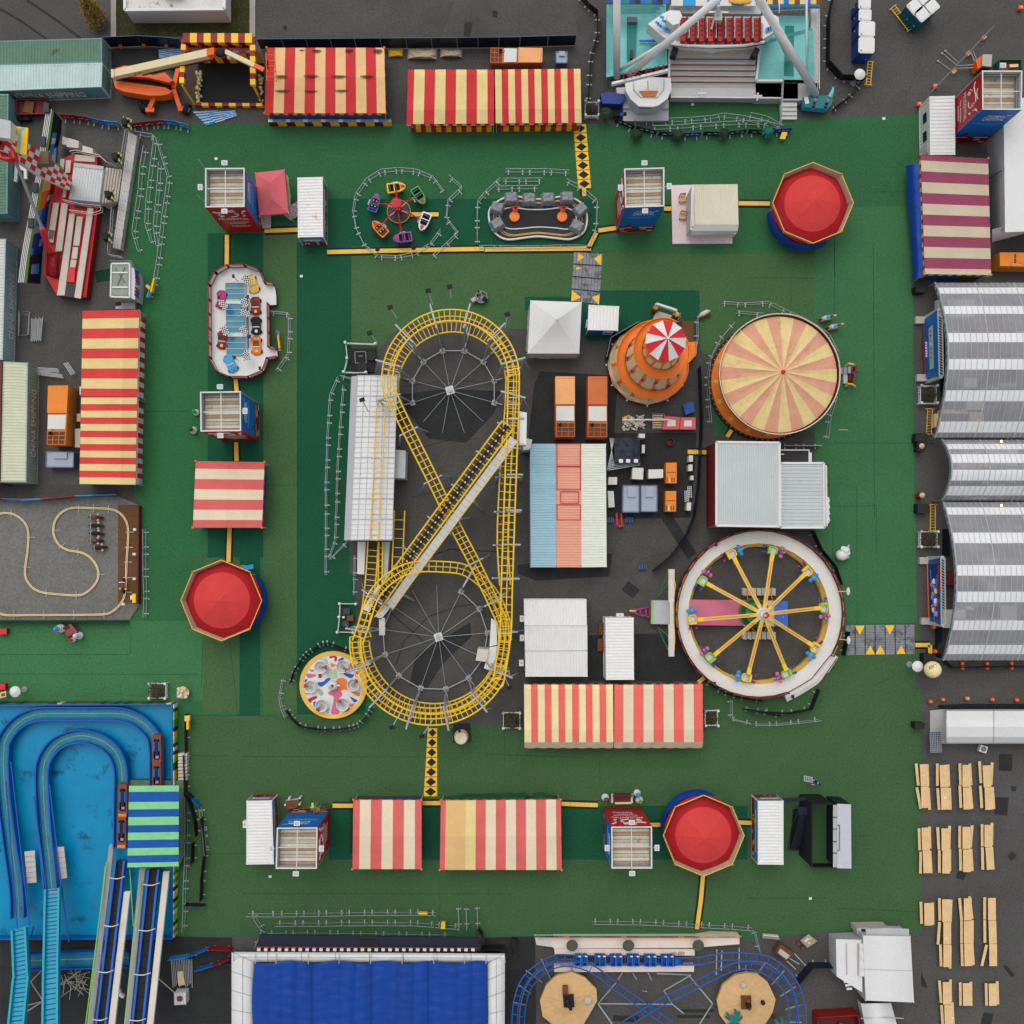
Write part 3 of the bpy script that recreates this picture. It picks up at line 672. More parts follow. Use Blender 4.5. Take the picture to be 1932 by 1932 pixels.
def tower(label,q,h,faces,zf=6.5,lights=()):
 c=[W(x,y,h)for x,y in q]
 t_=tz('sign_tower',label,'tower',V(*cen_(c).xy,0),'open topped advertising towers')
 cen=cen_(c)
 for i,nm in en('NESW'):
  a,b=c[i],c[(i+1)%4];n=V((a-b).y,(b-a).x,0).normalized()
  if n.dot(a-cen)<0:n=-n
  e=(b-a).normalized()*(.0 if i%2==0 else.13);A,B=a+e,b-e
  kind=faces.get(nm);m={'red':'sign_red','blue':'sb',None:'grey'}[kind]
  mb=MB();L=lambda p,z,d:V(p.x,p.y,z)-n*d
  mb.face([L(A,0,0),L(B,0,0),L(B,h,0),L(A,h,0)],m);mb.face([L(B,0,.12),L(A,0,.12),L(A,h,.12),L(B,h,.12)],'lg_')
  mb.face([L(A,h,0),L(B,h,0),L(B,h,.12),L(A,h,.12)],'ow');mb.face([L(A,0,0),L(A,h,0),L(A,h,.12),L(A,0,.12)],m);mb.face([L(B,0,0),L(B,h,0),L(B,h,.12),L(B,0,.12)],m)
  for k in rg(3):z=h-.5-k*.5;mb.bar(L(A,z,.14),L(B,z,.14),.03,'mg',h=.1)
  w=pz(t_,'wall',mb,{'red':'red advertising wall','blue':'blue advertising wall',None:None}[kind])
  if not kind:continue
  r=n.cross(ZV(1))*-1;r=ZV(1).cross(n);mid=(A+B)/2;wd=(B-A).length
  O=lambda x,z,d=.02:V(mid.x,mid.y,z)+r*x*wd+n*d
  if kind=='red':
   f=.46*h
   pz(w,'lettering',join(strokes_text('PRUDENTIAL','ow',O(0,h*.52),r,(0,0,1),wd*.78,h*.07),strokes_text('Your relationships','ow',O(.02,h*.42),r,(0,0,1),wd*.62,h*.045),strokes_text('are precious','ow',O(.02,h*.36),r,(0,0,1),wd*.42,h*.04),strokes_text('Product Mirror','ow',O(.06,h*.26),r,(0,0,1),wd*.5,h*.045)))
   em=MB();K_=lambda pts,rad:em.tu([O(x,z*h,.02)for x,z in pts],rad,'ow',5)
   K_(smooth([O(0,0)]*0 or[V(-.40,.84,0),V(-.30,.81,0),V(-.18,.82,0),V(-.02,.85,0),V(.16,.84,0)],4)and[(-.40,.84),(-.3,.805),(-.18,.815),(-.02,.845),(.16,.845)],.07)
   K_([(-.16,.9),(-.05,.87),(.08,.88),(.15,.9)],.05);K_([(.16,.82),(.14,.76),(.17,.72)],.05);K_([(.2,.78),(.2,.7),(.12,.655),(-.02,.65)],.05)
   K_([(-.32,.70),(-.25,.755),(-.2,.70),(-.27,.68),(-.24,.64)],.07);K_([(-.3,.66),(-.18,.675)],.06);K_([(.44,.87),(.36,.83),(.33,.77)],.08);K_([(.32,.7),(.36,.685),(.3,.655)],.06)
   pz(w,'emblem',em)
  else:
   pz(w,'lettering',join(strokes_text('CARNIVAL','ow',O(.04,h*.70),r,(0,0,1),wd*.56,h*.1),strokes_text('GREAT EUROPEAN','ow',O(-.02,h*.815),r,(0,0,1),wd*.34,h*.03),BB(O(-.36,h*.62),O(.4,h*.63),.05,'skb',h=.05),BB(O(-.22,h*.585),O(.26,h*.585),.05,'skb',h=.08)))
   em=MB();em.face([O(.26,h*.84),O(.42,h*.87),O(.36,h*.83)],'ow');em.tu([O(.02,h*.80),O(.2,h*.83),O(.3,h*.79)],.03,'ow',5);pz(w,'emblem',em)
   sc_=MB();top=[(-.5,.24),(-.42,.27),(-.36,.22),(-.3,.31),(-.22,.35),(-.16,.27),(-.05,.21),(.1,.19),(.2,.22),(.3,.27),(.38,.24),(.5,.25)]
   for(x0,z0),(x1,z1)in zip(top,top[1:]):sc_.face([O(x0,.02,.012),O(x1,.02,.012),O(x1,z1*h,.012),O(x0,z0*h,.012)],'mr')
   for x0,x1,z0,z1,mm in((-.5,-.1,.19,.21,'ow'),(.05,.46,.185,.215,'ow'),(-.3,-.12,.21,.27,'red'),(.2,.4,.22,.24,'red'),(-.46,-.3,.1,.17,'orange'),(-.25,.0,.08,.13,'dr'),(.1,.3,.11,.16,'gold'),(.3,.48,.05,.09,'ow'),(-.1,.05,.14,.16,'purple'),(-.42,-.2,.055,.075,'ow'),(-.5,.5,.0,.045,'brd')):
    sc_.face([O(x0,z0*h+.03,.018),O(x1,z0*h+.03,.018),O(x1-.02,z1*h,.018),O(x0+.03,z1*h,.018)],mm)
   pz(w,'painted_scene',sc_)
 ins=[p+(Vector((cen.x,cen.y,p.z))-p)*.09 for p in c];fl=MB();kk=11
 for i in rg(kk):
  u0,u1=i/kk+.006,(i+1)/kk-.006;zz=zf+.04*noise.noise(V(i*3.3,c[0].x,1))
  pl=mat('plank_%d'%(i%4),((186,174,152),(204,198,186),(168,140,108),(190,184,172))[i%4],.85,.14,1.2,stain=((92,60,36),.6,1.6,.8))
  q4=[c[0].lerp(c[3],u0),c[1].lerp(c[2],u0),c[1].lerp(c[2],u1),c[0].lerp(c[3],u1)];q4=[p+(V(cen.x,cen.y,p.z)-p)*.045 for p in q4]
  fl.pm(q4,zf-.1,zz,pl)
 pz(t_,'plank_floor',fl)
 x1,x2=(c[0]+c[1])/2,(c[3]+c[2])/2;y1,y2=(c[0]+c[3])/2,(c[1]+c[2])/2
 pz(t_,'cross_bar',BB(x1-ZV(.2),x2-ZV(.2),.07,'ow'));pz(t_,'cross_bar',BB(y1-ZV(.28),y2-ZV(.28),.07,'ow'))
 for nm in lights:
  i='NESW'.index(nm);m_=(c[i]+c[(i+1)%4])/2;n=(m_-cen);n.z=0;n.normalize()
  floodlight(t_,m_+n*.42+ZV(.12),n,m_-n*.05,s=.55)
 return t_
tile(570,460,400)
tower('upright red and blue tower beside the pink tent',[(108,122),(660,118),(660,665),(108,672)],7.5,{'S':'red','E':'blue'},lights='NWS')
for(x,y),(x2,y2)in(((108,130),(15,0)),((108,600),(0,500))):
 tw=bpy.data.objects['sign_tower'];pz(tw,'flag_pole',TT([W(x,y,7.4),W(x2,y2,8.6)],.02,'stl',5))
tile(1730,470,230)
tower('tower with red side facing left, beside the white snack kiosk',[(612,140),(1590,112),(1592,1060),(637,1090)],7.5,{'W':'red','S':'blue'},lights='NEWS')
tile(2640,160,318)
tower('tower at the top right corner behind the white windowed cabin',[(1195,265),(1905,265),(1893,955),(1200,952)],7.9,{'W':'red','S':'blue'},lights='N',zf=6.6)
tile(0,700)
tower('tower with two small snowmen beside its left foot',[(1395,1042),(1680,1038),(1682,1317),(1398,1320)],7.6,{'E':'blue','S':'red'},lights='NSE')
tile(700,2158)
tower('tower beside the giraffe figure in the lower row',[(240,562),(525,560),(520,850),(232,850)],7.5,{'N':'blue','E':'red'},lights='NSWE')
tile(1400,2158)
tower('tower below the sleigh bench in the lower row',[(883,555),(1168,553),(1170,848),(885,848)],7.5,{'N':'red','W':'blue'},lights='NSWE')
def kiosk(label,q,z,faces,art=True,name='kiosk',group='white ticket kiosks',roofm='c_white'):
 o=ctz(label,q,z,'wh',roof=roofm,group=group,cat='kiosk',name=name)
 c=[W(x,y,z)for x,y in q];cen=cen_(c)
 for i,nm in en('NESW'):
  if nm not in faces:continue
  a,b=c[i],c[(i+1)%4];n=V((a-b).y,(b-a).x,0).normalized()
  if n.dot(a-cen)<0:n=-n
  r=ZV(1).cross(n);mid=(a+b)/2;wd=(b-a).length
  O=lambda x,zz,d=.03:V(mid.x,mid.y,zz)+r*x*wd+n*d
  mb=MB();sgn=faces[nm]
  mb.face([O(-.48,.05),O(.48,.05),O(.48,z-.1),O(-.48,z-.1)],{'art':'dr','blue':'sb','teal':'cyan'}[sgn])
  rr=random.Random(hash(label)%97 if False else len(label)*7+i)
  if sgn=='art':
   mb.face([O(-.46,z*.5,.045),O(.46,z*.5,.045),O(.46,z-.2,.045),O(-.46,z-.2,.045)],'cyan')
   for k in rg(16):
    x=rr.uniform(-.45,.38);w_=rr.uniform(.03,.1);z0=rr.uniform(.1,z*.5);mb.face([O(x,z0,.055+k*.001),O(x+w_,z0,.055+k*.001),O(x+w_*.7,z0+rr.uniform(.2,.6),.055+k*.001),O(x,z0+rr.uniform(.2,.6),.055+k*.001)],rr.choice(['ow','orange','gold','red','mr','blue']))
   mb.face([O(-.34,z*.62,.06),O(.34,z*.62,.06),O(.34,z*.78,.06),O(-.34,z*.78,.06)],'ow')
  pz(o,'painted_panel',mb)
  if sgn!='art':
   w=pz(o,'window',MB().face([O(.05,z*.45,.06),O(.35,z*.45,.06),O(.35,z*.8,.06),O(.05,z*.8,.06)],'np_'))
   fr=MB()
   for p_,q_ in(((.05,.45),(.35,.45)),((.35,.45),(.35,.8)),((.35,.8),(.05,.8)),((.05,.8),(.05,.45))):fr.bar(O(p_[0],p_[1]*z,.07),O(q_[0],q_[1]*z,.07),.07,'wh')
   pz(w,'frame',fr)
 return o
mat('c_rusty',(224,222,218),.55,.04,.6,stain=((190,140,80),.62,.6,.85))
tile(570,460,400)
kiosk('white kiosk with two brown rust patches right of the pink tent',[(1400,255),(1745,245),(1752,1085),(1408,1090)],2.65,{'S':'art','E':'art'},roofm='c_rusty')
tile(0,2158)
kiosk('white kiosk at the left end of the lower row of stalls',[(1722,375),(1895,372),(1908,818),(1720,820)],2.65,{'N':'art','E':'art'})
ac_unit('air conditioner on the left end kiosk of the lower row',1706,540,1.9,.35,.7)
tile(2158,2158)
kiosk('white kiosk with a coil of cable on its roof',[(78,375),(252,375),(252,822),(78,820)],2.65,{'W':'art','N':'art'})
mb=MB()
for i in rg(5):
 r_=.2+.05*i;p=W(135,605,2.7+.03*i);mb.tu([p+V(r_*cos(a*PI/10),r_*sin(a*PI/10),0)for a in rg(20)],.018,'bk',4,closed=True)
mb.tu([W(150,590,2.7),W(200,510,2.68),W(255,440,2.68)],.016,'bk',4)
mb.tu([W(140,625,2.7),W(180,690,2.68),W(210,760,2.68)],.016,'bk',4)
tile(1400,700)
kiosk('small white roofed blue cabin right of the pointed tent',[(725,437),(938,447),(930,615),(718,610)],2.6,{'S':'blue','W':'blue'},name='cabin')
tile(2158,0)
o=ctz('long white cabin with two dark windows above the plum stall',[(1275,672),(1447,668),(1450,1080),(1280,1080)],2.6,'wh',group=None,name='cabin',cat='cabin',pitch=.35)
for y in(790,920):
 mb=MB();a,b=W(1276,y-32,2.6),W(1278,y+32,2.6);mb.bar(V(a.x-.06,a.y,1.45),V(b.x-.06,b.y,1.45),.05,'np_',h=.75);pz(o,'window',mb)
mb=MB()
a,b=W(1279,985,2.6),W(1280,1050,2.6)
mb.bar(V(a.x-.06,a.y,1.05),V(b.x-.06,b.y,1.05),.05,'lg_',h=2.)
pz(o,'entrance_door',mb)
def round_tent(label,x,y,bl):
 c=W(x,y,3.8);c.z=0;t_=tz('round_tent',label,'tent',c,'red round tents')
 R0=3.93;mb=MB()
 ang=[i*PI/4+PI/2 for i in rg(8)]
 P=lambda a,r,z:c+V(r*cos(a),r*sin(a),z)
 for i in rg(8):
  a,b=ang[i],ang[(i+1)%8]if i<7 else ang[0]+2*PI
  k=9
  for j in rg(k):
   p0,p1=P(a,R0,3.78).lerp(P(b,R0,3.78),j/k),P(a,R0,3.78).lerp(P(b,R0,3.78),(j+1)/k)
   q0,q1=P(a,R0-.2,2.75).lerp(P(b,R0-.2,2.75),j/k),P(a,R0-.2,2.75).lerp(P(b,R0-.2,2.75),(j+1)/k);m_=(p0+p1)/2+ZV(.1)
   mb.face([q0,q1,p1,m_,p0],'canvas')
 pz(t_,'fascia',mb);tr_=MB()
 for i in rg(8):tr_.tu([P(ang[i],R0+.02,3.82),P(ang[(i+1)%8],R0+.02,3.82)],.05,'gold',5)
 pz(t_,'gilt_trim',tr_)
 prof=[(3.72,2.85),(3.35,3.15),(2.75,3.62),(2.0,4.05),(1.2,4.4),(.5,4.68),(.0,4.82)];dm=MB();n=32
 for(r0,z0),(r1,z1)in zip(prof,prof[1:]):
  for j in rg(n):
   a,b=2*PI*j/n+PI/2,2*PI*(j+1)/n+PI/2;sag=lambda t:.04*abs(sin(4*t))
   dm.face([P(a,r0,z0-sag(a)),P(b,r0,z0-sag(b)),P(b,r1,z1-sag(b)),P(a,r1,z1-sag(a))]if r1>0 else[P(a,r0,z0-sag(a)),P(b,r0,z0-sag(b)),P(a,0,z1)],'tent_red_deep' if r0>3.2 else 'tent_red')
 pz(t_,'roof',dm)
 kb_=MB()
 for i in rg(8):kb_.face([P(ang[i],3.55,0),P(ang[(i+1)%8],3.55,0),P(ang[(i+1)%8],3.55,1.05),P(ang[i],3.55,1.05)],'sb');kb_.face([P(ang[i],3.55,1.05),P(ang[(i+1)%8],3.55,1.05),P(ang[(i+1)%8],3.0,1.05),P(ang[i],3.0,1.05)],'red')
 pz(t_,'counter',kb_)
 for a in ang:pz(t_,'post',TT([P(a,3.5,0),P(a,3.5,2.8)],.06,'gold',6))
 for b0,b1 in bl:
  sh=MB();sh.grid(lambda u,t:P(lerp(b0,b1,u),3.75-.1*t+.35*sin(PI*t)*(.5+.5*sin(u*PI))+.12*noise.noise(V(u*7,t*3,b0)),2.6-2.0*t),18,6,'blue_cloth');pz(t_,'curtain',sh,smooth=1)
 for a in ang[1::2]:pz(t_,'bulb',AA(P(a,R0+.05,3.9),.09,'orange',8,5),smooth=1)
 return t_
tile(2158,0)
round_tent('red round tent at the right end of the upper row',460,1415,[(rds(185),rds(300))])
tile(0,1400)
ot=round_tent('red round tent with a loose blue sheet on the left side',1544,808,[(rds(-45),rds(35))])
dq=[(1840,720),(1880,775),(1932,815),(1920,820)]
mb=MB()
mb.grid(lambda u,t:G(lerp(1815,1945,u),lerp(690,818,u)+18*(t-.5)*(1-.5*u)+8*sin(u*9),.0).lerp(G(lerp(1815,1945,u),lerp(690,818,u),0),0)+ZV(.12+.1*noise.noise(V(u*9,t*3,1))+1.2*(1-u)**3),16,4,'ct')
drp(ot,[(1670,565),(1770,560),(1765,590),(1700,600)],[(0,1.6),(1,2.2)],'ct','loose_sheet',amp=.15,seed=12)
tile(1400,2158)
round_tent('red round tent beside the white kiosk in the lower row',1528,618,[(rds(70),rds(175))])
tile(0,0,2958,2958.)
tb=tz('tin_roofed_building','building with two grey tin roofs and a red brown wall','building',G(2220,1400))
def roof_block(q,z,along,pitch=.34):
 c=[W(x,y,z)for x,y in q];mb=MB();corr_sheet(mb,*([c[0],c[1],c[2],c[3]]if along=='x' else[c[1],c[2],c[3],c[0]]),'tin_roof',pitch,.06,(0,0,1));pz(tb,'roof',mb)
 w=MB();
 for i in rg(4):
  a,b=c[i],c[(i+1)%4];w.bar(V(a.x,a.y,(z-.15)/2),V(b.x,b.y,(z-.15)/2),.12,'red_wall' if i==3 else 'grey',h=z-.15)
 pz(tb,'wall',w)
 pr=MB()
 for i in rg(4):pr.bar(c[i]+ZV(.03),c[(i+1)%4]+ZV(.03),.2,'wh',h=.22)
 pz(tb,'parapet',pr);return c
mat('red_wall',(112,34,30),.6,.15,.6)
roof_block([(2069,1277),(2251,1279),(2251,1521),(2069,1518)],4.5,'x')
roof_block([(2254,1338),(2379,1338),(2381,1524),(2254,1524)],3.8,'y')
mb=MB()
a,b=W(2383,1345,3.9),W(2385,1520,3.9)
mb.bar(a,b,.1,'wh',h=.9)
pz(tb,'sign_board',mb)
mb=MB()
for i in rg(12):mb.ba(a.lerp(b,.55+.035*i)+V(.18+.05*sin(i*2.1),0,.1),.2,'wh',8,5)
pz(tb,'cloud_cutout',mb,smooth=1)
for y in(1345,1400,1450,1500):pz(tb,'spotlight',XX(W(2390,y,4.),(.25,.2,.15),'navy'))
mb=MB()
mb.bar(W(2038,1330,3.2),W(2038,1480,3.2),.08,'dr',h=.8)
mb=MB()
for p_,q_ in(((2256,1300),(2337,1300)),((2337,1300),(2337,1336)),((2256,1312),(2265,1312))):mb.bar(W(*p_,3.),W(*q_,3.),.09,'wh')
pz(tb,'canopy_frame',mb)
pz(tb,'awning',BB(W(2341,1308,3.),W(2341,1336,3.),.22,'wh',h=.15))
tile(1400,0)
sk=tz('snack_kiosk','white snack kiosk with cream ribbed roof on a pink speckled floor','kiosk',G(1600,1500))
mat('pink_floor',(222,202,204),.6,.06,2.,stain=((196,120,128),.66,5.,.6))
mat('cream_tin',(206,198,176),.5,.05,.5)
pz(sk,'platform',PP([G(1300,1297),G(1460,1293),G(1725,1400),G(1725,1702),G(1308,1705)],.016,.2,'pink_floor'))
c=WQ(3.3,((1445,1295),(1765,1287),(1770,1567),(1447,1572)))
pz(sk,'wall',PP([p*.999 for p in c],.2,3.1,'ow'))
mb=MB()
c2=WQ(3.35,((1462,1288),(1765,1285),(1772,1568),(1466,1568)))
corr_sheet(mb,*[c2[0],c2[1],c2[2],c2[3]],'cream_tin',.2,.03,(0,0,1))
pz(sk,'roof',mb)
pz(sk,'side_gutter',BB(W(1452,1290,3.3),W(1444,1605,2.8),.28,'wh',h=.12))
aw=MB()
aw.face([W(1466,1568,3.34),W(1772,1568,3.34),W(1765,1612,2.85),W(1440,1612,2.85)][::-1],'wh')
aw.face([W(1440,1612,2.85),W(1765,1612,2.85),W(1765,1625,2.3),W(1445,1640,2.3)],'ow')
pz(sk,'awning',aw)
pz(sk,'counter',BB(G(1455,1652)+ZV(.7),G(1735,1640)+ZV(.7),.5,'ow',h=1.))
pz(sk,'counter_trim',BB(G(1455,1640)+ZV(1.25),G(1735,1628)+ZV(1.25),.15,'red',h=.1))
mb=MB()
for i in rg(14):mb.box(W(1545+13*i,1556,3.45),(.14,.1,.1),'bk')
def chair(x,y,rz,label,m='wood',group='wooden chairs on the pink kiosk floor',zb=.2,s=.62):
 p=G(x,y,zb);t_=tz('chair',label,'chair',p,group);R_=Matrix.Rotation(rz,3,'Z');T=lambda a,b,c_:p+R_@V(a*s,b*s,c_)
 pz(t_,'seat',PP([T(-.5,-.5,0),T(.5,-.5,0),T(.5,.5,0),T(-.5,.5,0)],zb+.42,zb+.48,m))
 for a in(-.42,.42):
  for b in(-.42,.42):pz(t_,'leg',BB(T(a,b,0),T(a,b,.44),.06,'br'))
 pz(t_,'backrest',BB(T(0,.5,.9)-R_@V(.5*s,0,0),T(0,.5,.9)+R_@V(.5*s,0,0),.05,m,h=.5))
 for a in(-.45,.45):pz(t_,'back_post',BB(T(a,.5,.4),T(a,.5,1.),.05,'br'))
chair(1372,1400,.1,'upper brown wooden chair on the pink kiosk floor')
chair(1375,1520,-.1,'lower brown wooden chair on the pink kiosk floor')
tile(0,0)
PANEL=None
def make_panel():
 t_=tz('queue_barrier','x','barrier',(0,0,0));L_=2.3;f=MB()
 f.tu([V(-L_/2+.03,0,.16),V(L_/2-.03,0,.16),V(L_/2-.03,0,1.08),V(-L_/2+.03,0,1.08)],.026,'gv',6,closed=True);pz(t_,'frame',f)
 b=MB()
 for i in rg(1,14):x=-L_/2+L_*i/14;b.tu([V(x,0,.16),V(x,0,1.08)],.007,'gv',4,caps=False)
 pz(t_,'infill',b)
 for x in(-L_*.34,L_*.34):pz(t_,'foot',XX((x,0,.05),(.12,.5,.03),'gv').bar(V(x,0,.05),V(x,0,.17),.05,'gv'))
 return t_
USED=[0]
def qz(desc,pts,n,end='from the left',ground=True,off=0):
 """n barriers spread along a measured polyline"""
 global PANEL
 if PANEL is None:PANEL=make_panel()
 P_=[G(x,y)for x,y in pts];seg=[(b-a).length for a,b in zip(P_,P_[1:])];tot=sum(seg)
 def at(s):
  for(a,b),l in zip(zip(P_,P_[1:]),seg):
   if s<=l+1e-6:return a.lerp(b,s/l if l else 0)
   s-=l
  return P_[-1]
 corners=[];s=0
 if n>=len(P_)-1:
  cnt=[max(1,round(l/tot*n))for l in seg];joints=[P_[0]]
  for(a,b),k in zip(zip(P_,P_[1:]),cnt):joints+=[a.lerp(b,(i+1)/k)for i in rg(k)]
 else:joints=[at(tot*i/n)for i in rg(n+1)]
 N=len(joints)-1
 for i,(a,b)in en(zip(joints,joints[1:])):
  m=(a+b)/2;d=b-a;rz=math.atan2(d.y,d.x);l=max(.3,d.length-.04)/2.3
  lab=(f"{ORD[i]} steel barrier {end} {desc}" if N>1 else f"lone steel barrier {desc}")
  USED[0]+=1
  if USED[0]==1:o=PANEL;o.location=m;o.rotation_euler=(0,0,rz);o.scale=(l,1,1);o['label']=lab;o['group']='steel barriers '+desc
  else:copytree(PANEL,m,rz,(l,1,1),lab,'steel barriers '+desc)
def lamp(par,p,d=(0,1),m='navy',s=.3):
 return pz(par,'spotlight',XX(p,(s,s*.7,s*.6),m,math.atan2(d[1],d[0])))
tile(0,0,2958,2958.)
rc=tz('roller_coaster','yellow figure of eight roller coaster with white roofed station','roller coaster',G(1280,1480))
GA=.52
def track(pts,name='track',gauge=GA,m='ty',tie=.44,r=.075,par=None,spine=False):
 mb=MB();k=len(pts);Ls,Rs,Cs=[],[],[]
 for i,p in en(pts):
  d=(pts[min(i+1,k-1)]-pts[max(i-1,0)]);d.z=0;d=d.normalized()if d.length>1e-6 else V(1,0,0);n=V(-d.y,d.x,0)
  Ls.append(p+n*gauge);Rs.append(p-n*gauge);Cs.append(p)
 mb.tu(Ls,r,m,6);mb.tu(Rs,r,m,6)
 if spine:mb.tu([c-ZV(.45)for c in Cs],r*.8,m,5)
 acc=0
 for i in rg(1,k):
  acc+=(pts[i]-pts[i-1]).length
  if acc>=tie:acc=0;mb.bar(Ls[i]-ZV(.03),Rs[i]-ZV(.03),.06,m)
 return pz(par or rc,name,mb)
C1,R1=(1310,1133),170.
C2,R2=(1257,1841),200.
def arc(c,r,a0,a1,z0,z1,n=40):
 out=[]
 for i in rg(n+1):
  a=rds(lerp(a0,a1,i/n));out.append(G(c[0]+r*cos(a),c[1]-r*sin(a),lerp(z0,z1,i/n)))
 return out
def rsm(pts,step=.3):
 out=[pts[0]];
 for a,b in zip(pts,pts[1:]):
  l=(b-a).length;k=max(1,int(l/step));out+=[a.lerp(b,(i+1)/k)for i in rg(k)]
 return out
hi1=arc(C1,R1,0,190,8.6,7.0)
diag=smooth([W(1146,1175,7.0),W(1180,1245,6.6),W(1250,1385,5.8),W(1310,1510,5.0),W(1370,1625,4.3),W(1425,1740,3.8),W(1452,1800,3.6)],8)
lo2=arc(C2,R2,-2,-180,3.4,6.3)
track(rsm(hi1),'upper_loop_track',spine=True)
track(rsm(hi1[-2:-1]+diag),'diagonal_track',spine=True)
track(rsm(diag[-1:]+lo2),'outer_loop_track',spine=True)
rt=smooth([G(1057,1841,6.3)]*1+[W(1052,1800,6.2),W(1080,1720,5.6),W(1130,1668,5.0),W(1190,1640,4.4),W(1270,1637,3.8),W(1350,1650,3.3),W(1420,1710,2.8),W(1456,1790,2.4),W(1462,1850,2.4)],8)
track(rsm(rt),'top_arc_track',spine=True)
lo2b=arc(C2,R2-2,0,-178,2.4,2.0)
track(rsm(lo2b),'inner_loop_track')
midl=arc(C2,R2+6,-27,-184,8.0,6.3)
track(rsm(midl),'high_loop_track')
str1=smooth(midl[1::-1]+[W(1460,1830,8.1),W(1464,1700,8.2),W(1470,1520,8.3),W(1477,1330,8.4),W(1482,1200,8.5)]+hi1[:3],6)
track(rsm(str1),'straight_track',spine=True)
lo1=arc(C1,R1-4,5,185,4.2,3.0)
str2=smooth([W(1459,1690,5.0),W(1452,1560,5.0),W(1457,1420,5.0),W(1466,1280,5.0),W(1474,1180,4.6)]+lo1[:2],6)
track(rsm(str2),'straight_track')
lo1=arc(C1,R1-4,5,185,4.2,3.0)
track(rsm(lo1),'lower_loop_track')
stn=smooth([W(1134,1140,4.6),W(1108,1170,4.5),W(1100,1200,4.45),W(1090,1400,4.3),W(1080,1560,4.2)],6)
track(rsm(stn),'station_track',gauge=.42,r=.05)
stl=smooth([W(1112,1168,4.9),W(1125,1190,5.2),W(1146,1215,5.5)],4)
st2=smooth([W(1078,1565,1.4),W(1072,1660,1.4),W(1062,1750,1.6),W(1050,1810,1.8),W(1058,1845,2.0)],6)
track(rsm(st2),'station_exit_track')
track(rsm([W(1100,1565,1.3),W(1098,1690,1.3)]),'brake_track',gauge=.2,r=.09)
track(rsm([W(1154,1475,1.2),W(1146,1680,1.2)]),'storage_track',tie=.85)
lift=rsm([W(1068,1772,1.8),W(1150,1655,3.6),W(1300,1452,6.4),W(1466,1228,8.9)])
lt=track(lift,'lift_track',gauge=.62,r=.085)
ch=MB()
for a,b in zip(lift,lift[1:]):ch.bar(a+ZV(.02),b+ZV(.02),.42,'bk',h=.1)
for p in lift[::2]:ch.box(p+ZV(.09),(.16,.16,.06),'gold')
pz(rc,'lift_chain',ch)
def side(pts,off,dz=0):
 d=(pts[-1]-pts[0]);n=V(d.y,-d.x,0).normalized();return[p+n*off+ZV(dz)for p in pts]
wk=MB()
sw=side(lift[6:-2],1.25,-.15)
for i in rg(0,len(sw)-2,2):wk.bar(sw[i],sw[i+2]-(sw[i+2]-sw[i]).normalized()*.03,.82,'dw',h=.06)
pz(rc,'lift_walkway',wk)
pz(rc,'walkway_rail',TT([p+ZV(1.0)for p in side(sw,.45)],.035,'ty',5))
for q,m in(([(1046,1760),(1093,1688),(1102,1695),(1068,1768)],'ow'),([(1085,1780),(1125,1725),(1140,1740),(1100,1790)],'dw'),([(1095,1785),(1112,1785),(1112,1835),(1095,1835)],'dw')):
 pz(rc,'maintenance_platform',PP([W(x,y,2.0)for x,y in q],1.95,2.05,m))
for q in([(1419,1786),(1434,1795),(1436,1862),(1414,1868)],[(1414,1870),(1436,1866),(1432,1900),(1418,1938),(1398,1930)]):pz(rc,'brake_platform',PP([W(x,y,2.6)for x,y in q],2.5,2.62,'wh'))
pz(rc,'control_cabin',PP(WQ(3.,((1380,1874),(1412,1876),(1405,1912),(1374,1908))),.2,3.,'dw'))
pz(rc,'control_cabin',PP(WQ(8.,((1501,1188),(1522,1192),(1520,1285),(1500,1284))),6.6,8.,'wh'))
pz(rc,'control_cabin',PP(WQ(3.,((1517,1265),(1538,1270),(1530,1298),(1508,1300))),.2,3.,'dw'))
def loop_frame(c,r,rin,n,ph,hubz,hubpx,tops,skip=()):
 hub=W(hubpx[0],hubpx[1],.5);mb=XX(hub,(.8,.8,.35),'ow',.3).lh(hub-ZV(.4),[(.25,0),(.25,.8),(0,.8)],'gv',10);pz(rc,'hub',mb)
 ring=[]
 for i in rg(n):
  a=rds(ph+360*i/n);ring.append(G(c[0]+rin*cos(a),c[1]-rin*sin(a),.35))
 for i,p in en(ring):
  pz(rc,'spoke',TT([hub,p],.026,'gv',5))
  if(i in skip)or((i+1)%n in skip):continue
  pz(rc,'ring_beam',TT([p,ring[(i+1)%n]],.06,'gv',6))
 for i in rg(n):
  if i in skip:continue
  a=rds(ph+360*i/n);D=V(cos(a),sin(a),0);z=tops(i);p=ring[i];rr=(r-rin)/S
  o1,o2=p+D*(rr-.75)+ZV(0),p+D*(rr+1.05)
  f=MB();A,B=V(o1.x,o1.y,z-.2),V(o2.x,o2.y,z-.2)
  f.tu([V(o1.x,o1.y,0),A],.085,'gv',6);f.tu([V(o2.x,o2.y,0),B],.085,'gv',6);f.tu([A-D*.3,B+D*.3],.1,'gv',6);f.tu([V(o1.x,o1.y,z*.45),V(o2.x,o2.y,z*.45)],.09,'gv',6)
  f.tu([p,A],.08,'gv',6);f.tu([V(o1.x,o1.y,.3),B],.045,'gv',5);f.tu([p,o2+ZV(.1)],.06,'gv',5)
  st_=p+D*(rr+2.2);f.tu([V(st_.x,st_.y,.1),B],.05,'gv',5)
  pz(rc,'support_frame',f)
  pz(rc,'footing',XX(p+ZV(-.25),(.5,.5,.2),'st',a))
loop_frame(C1,R1,122,12,15,.5,(1300,1128),lambda i:(8.4,8.2,8.,7.8,7.6,7.3,7.,6.6,6,6,8,8.6)[i],skip=(7,8,9,10))
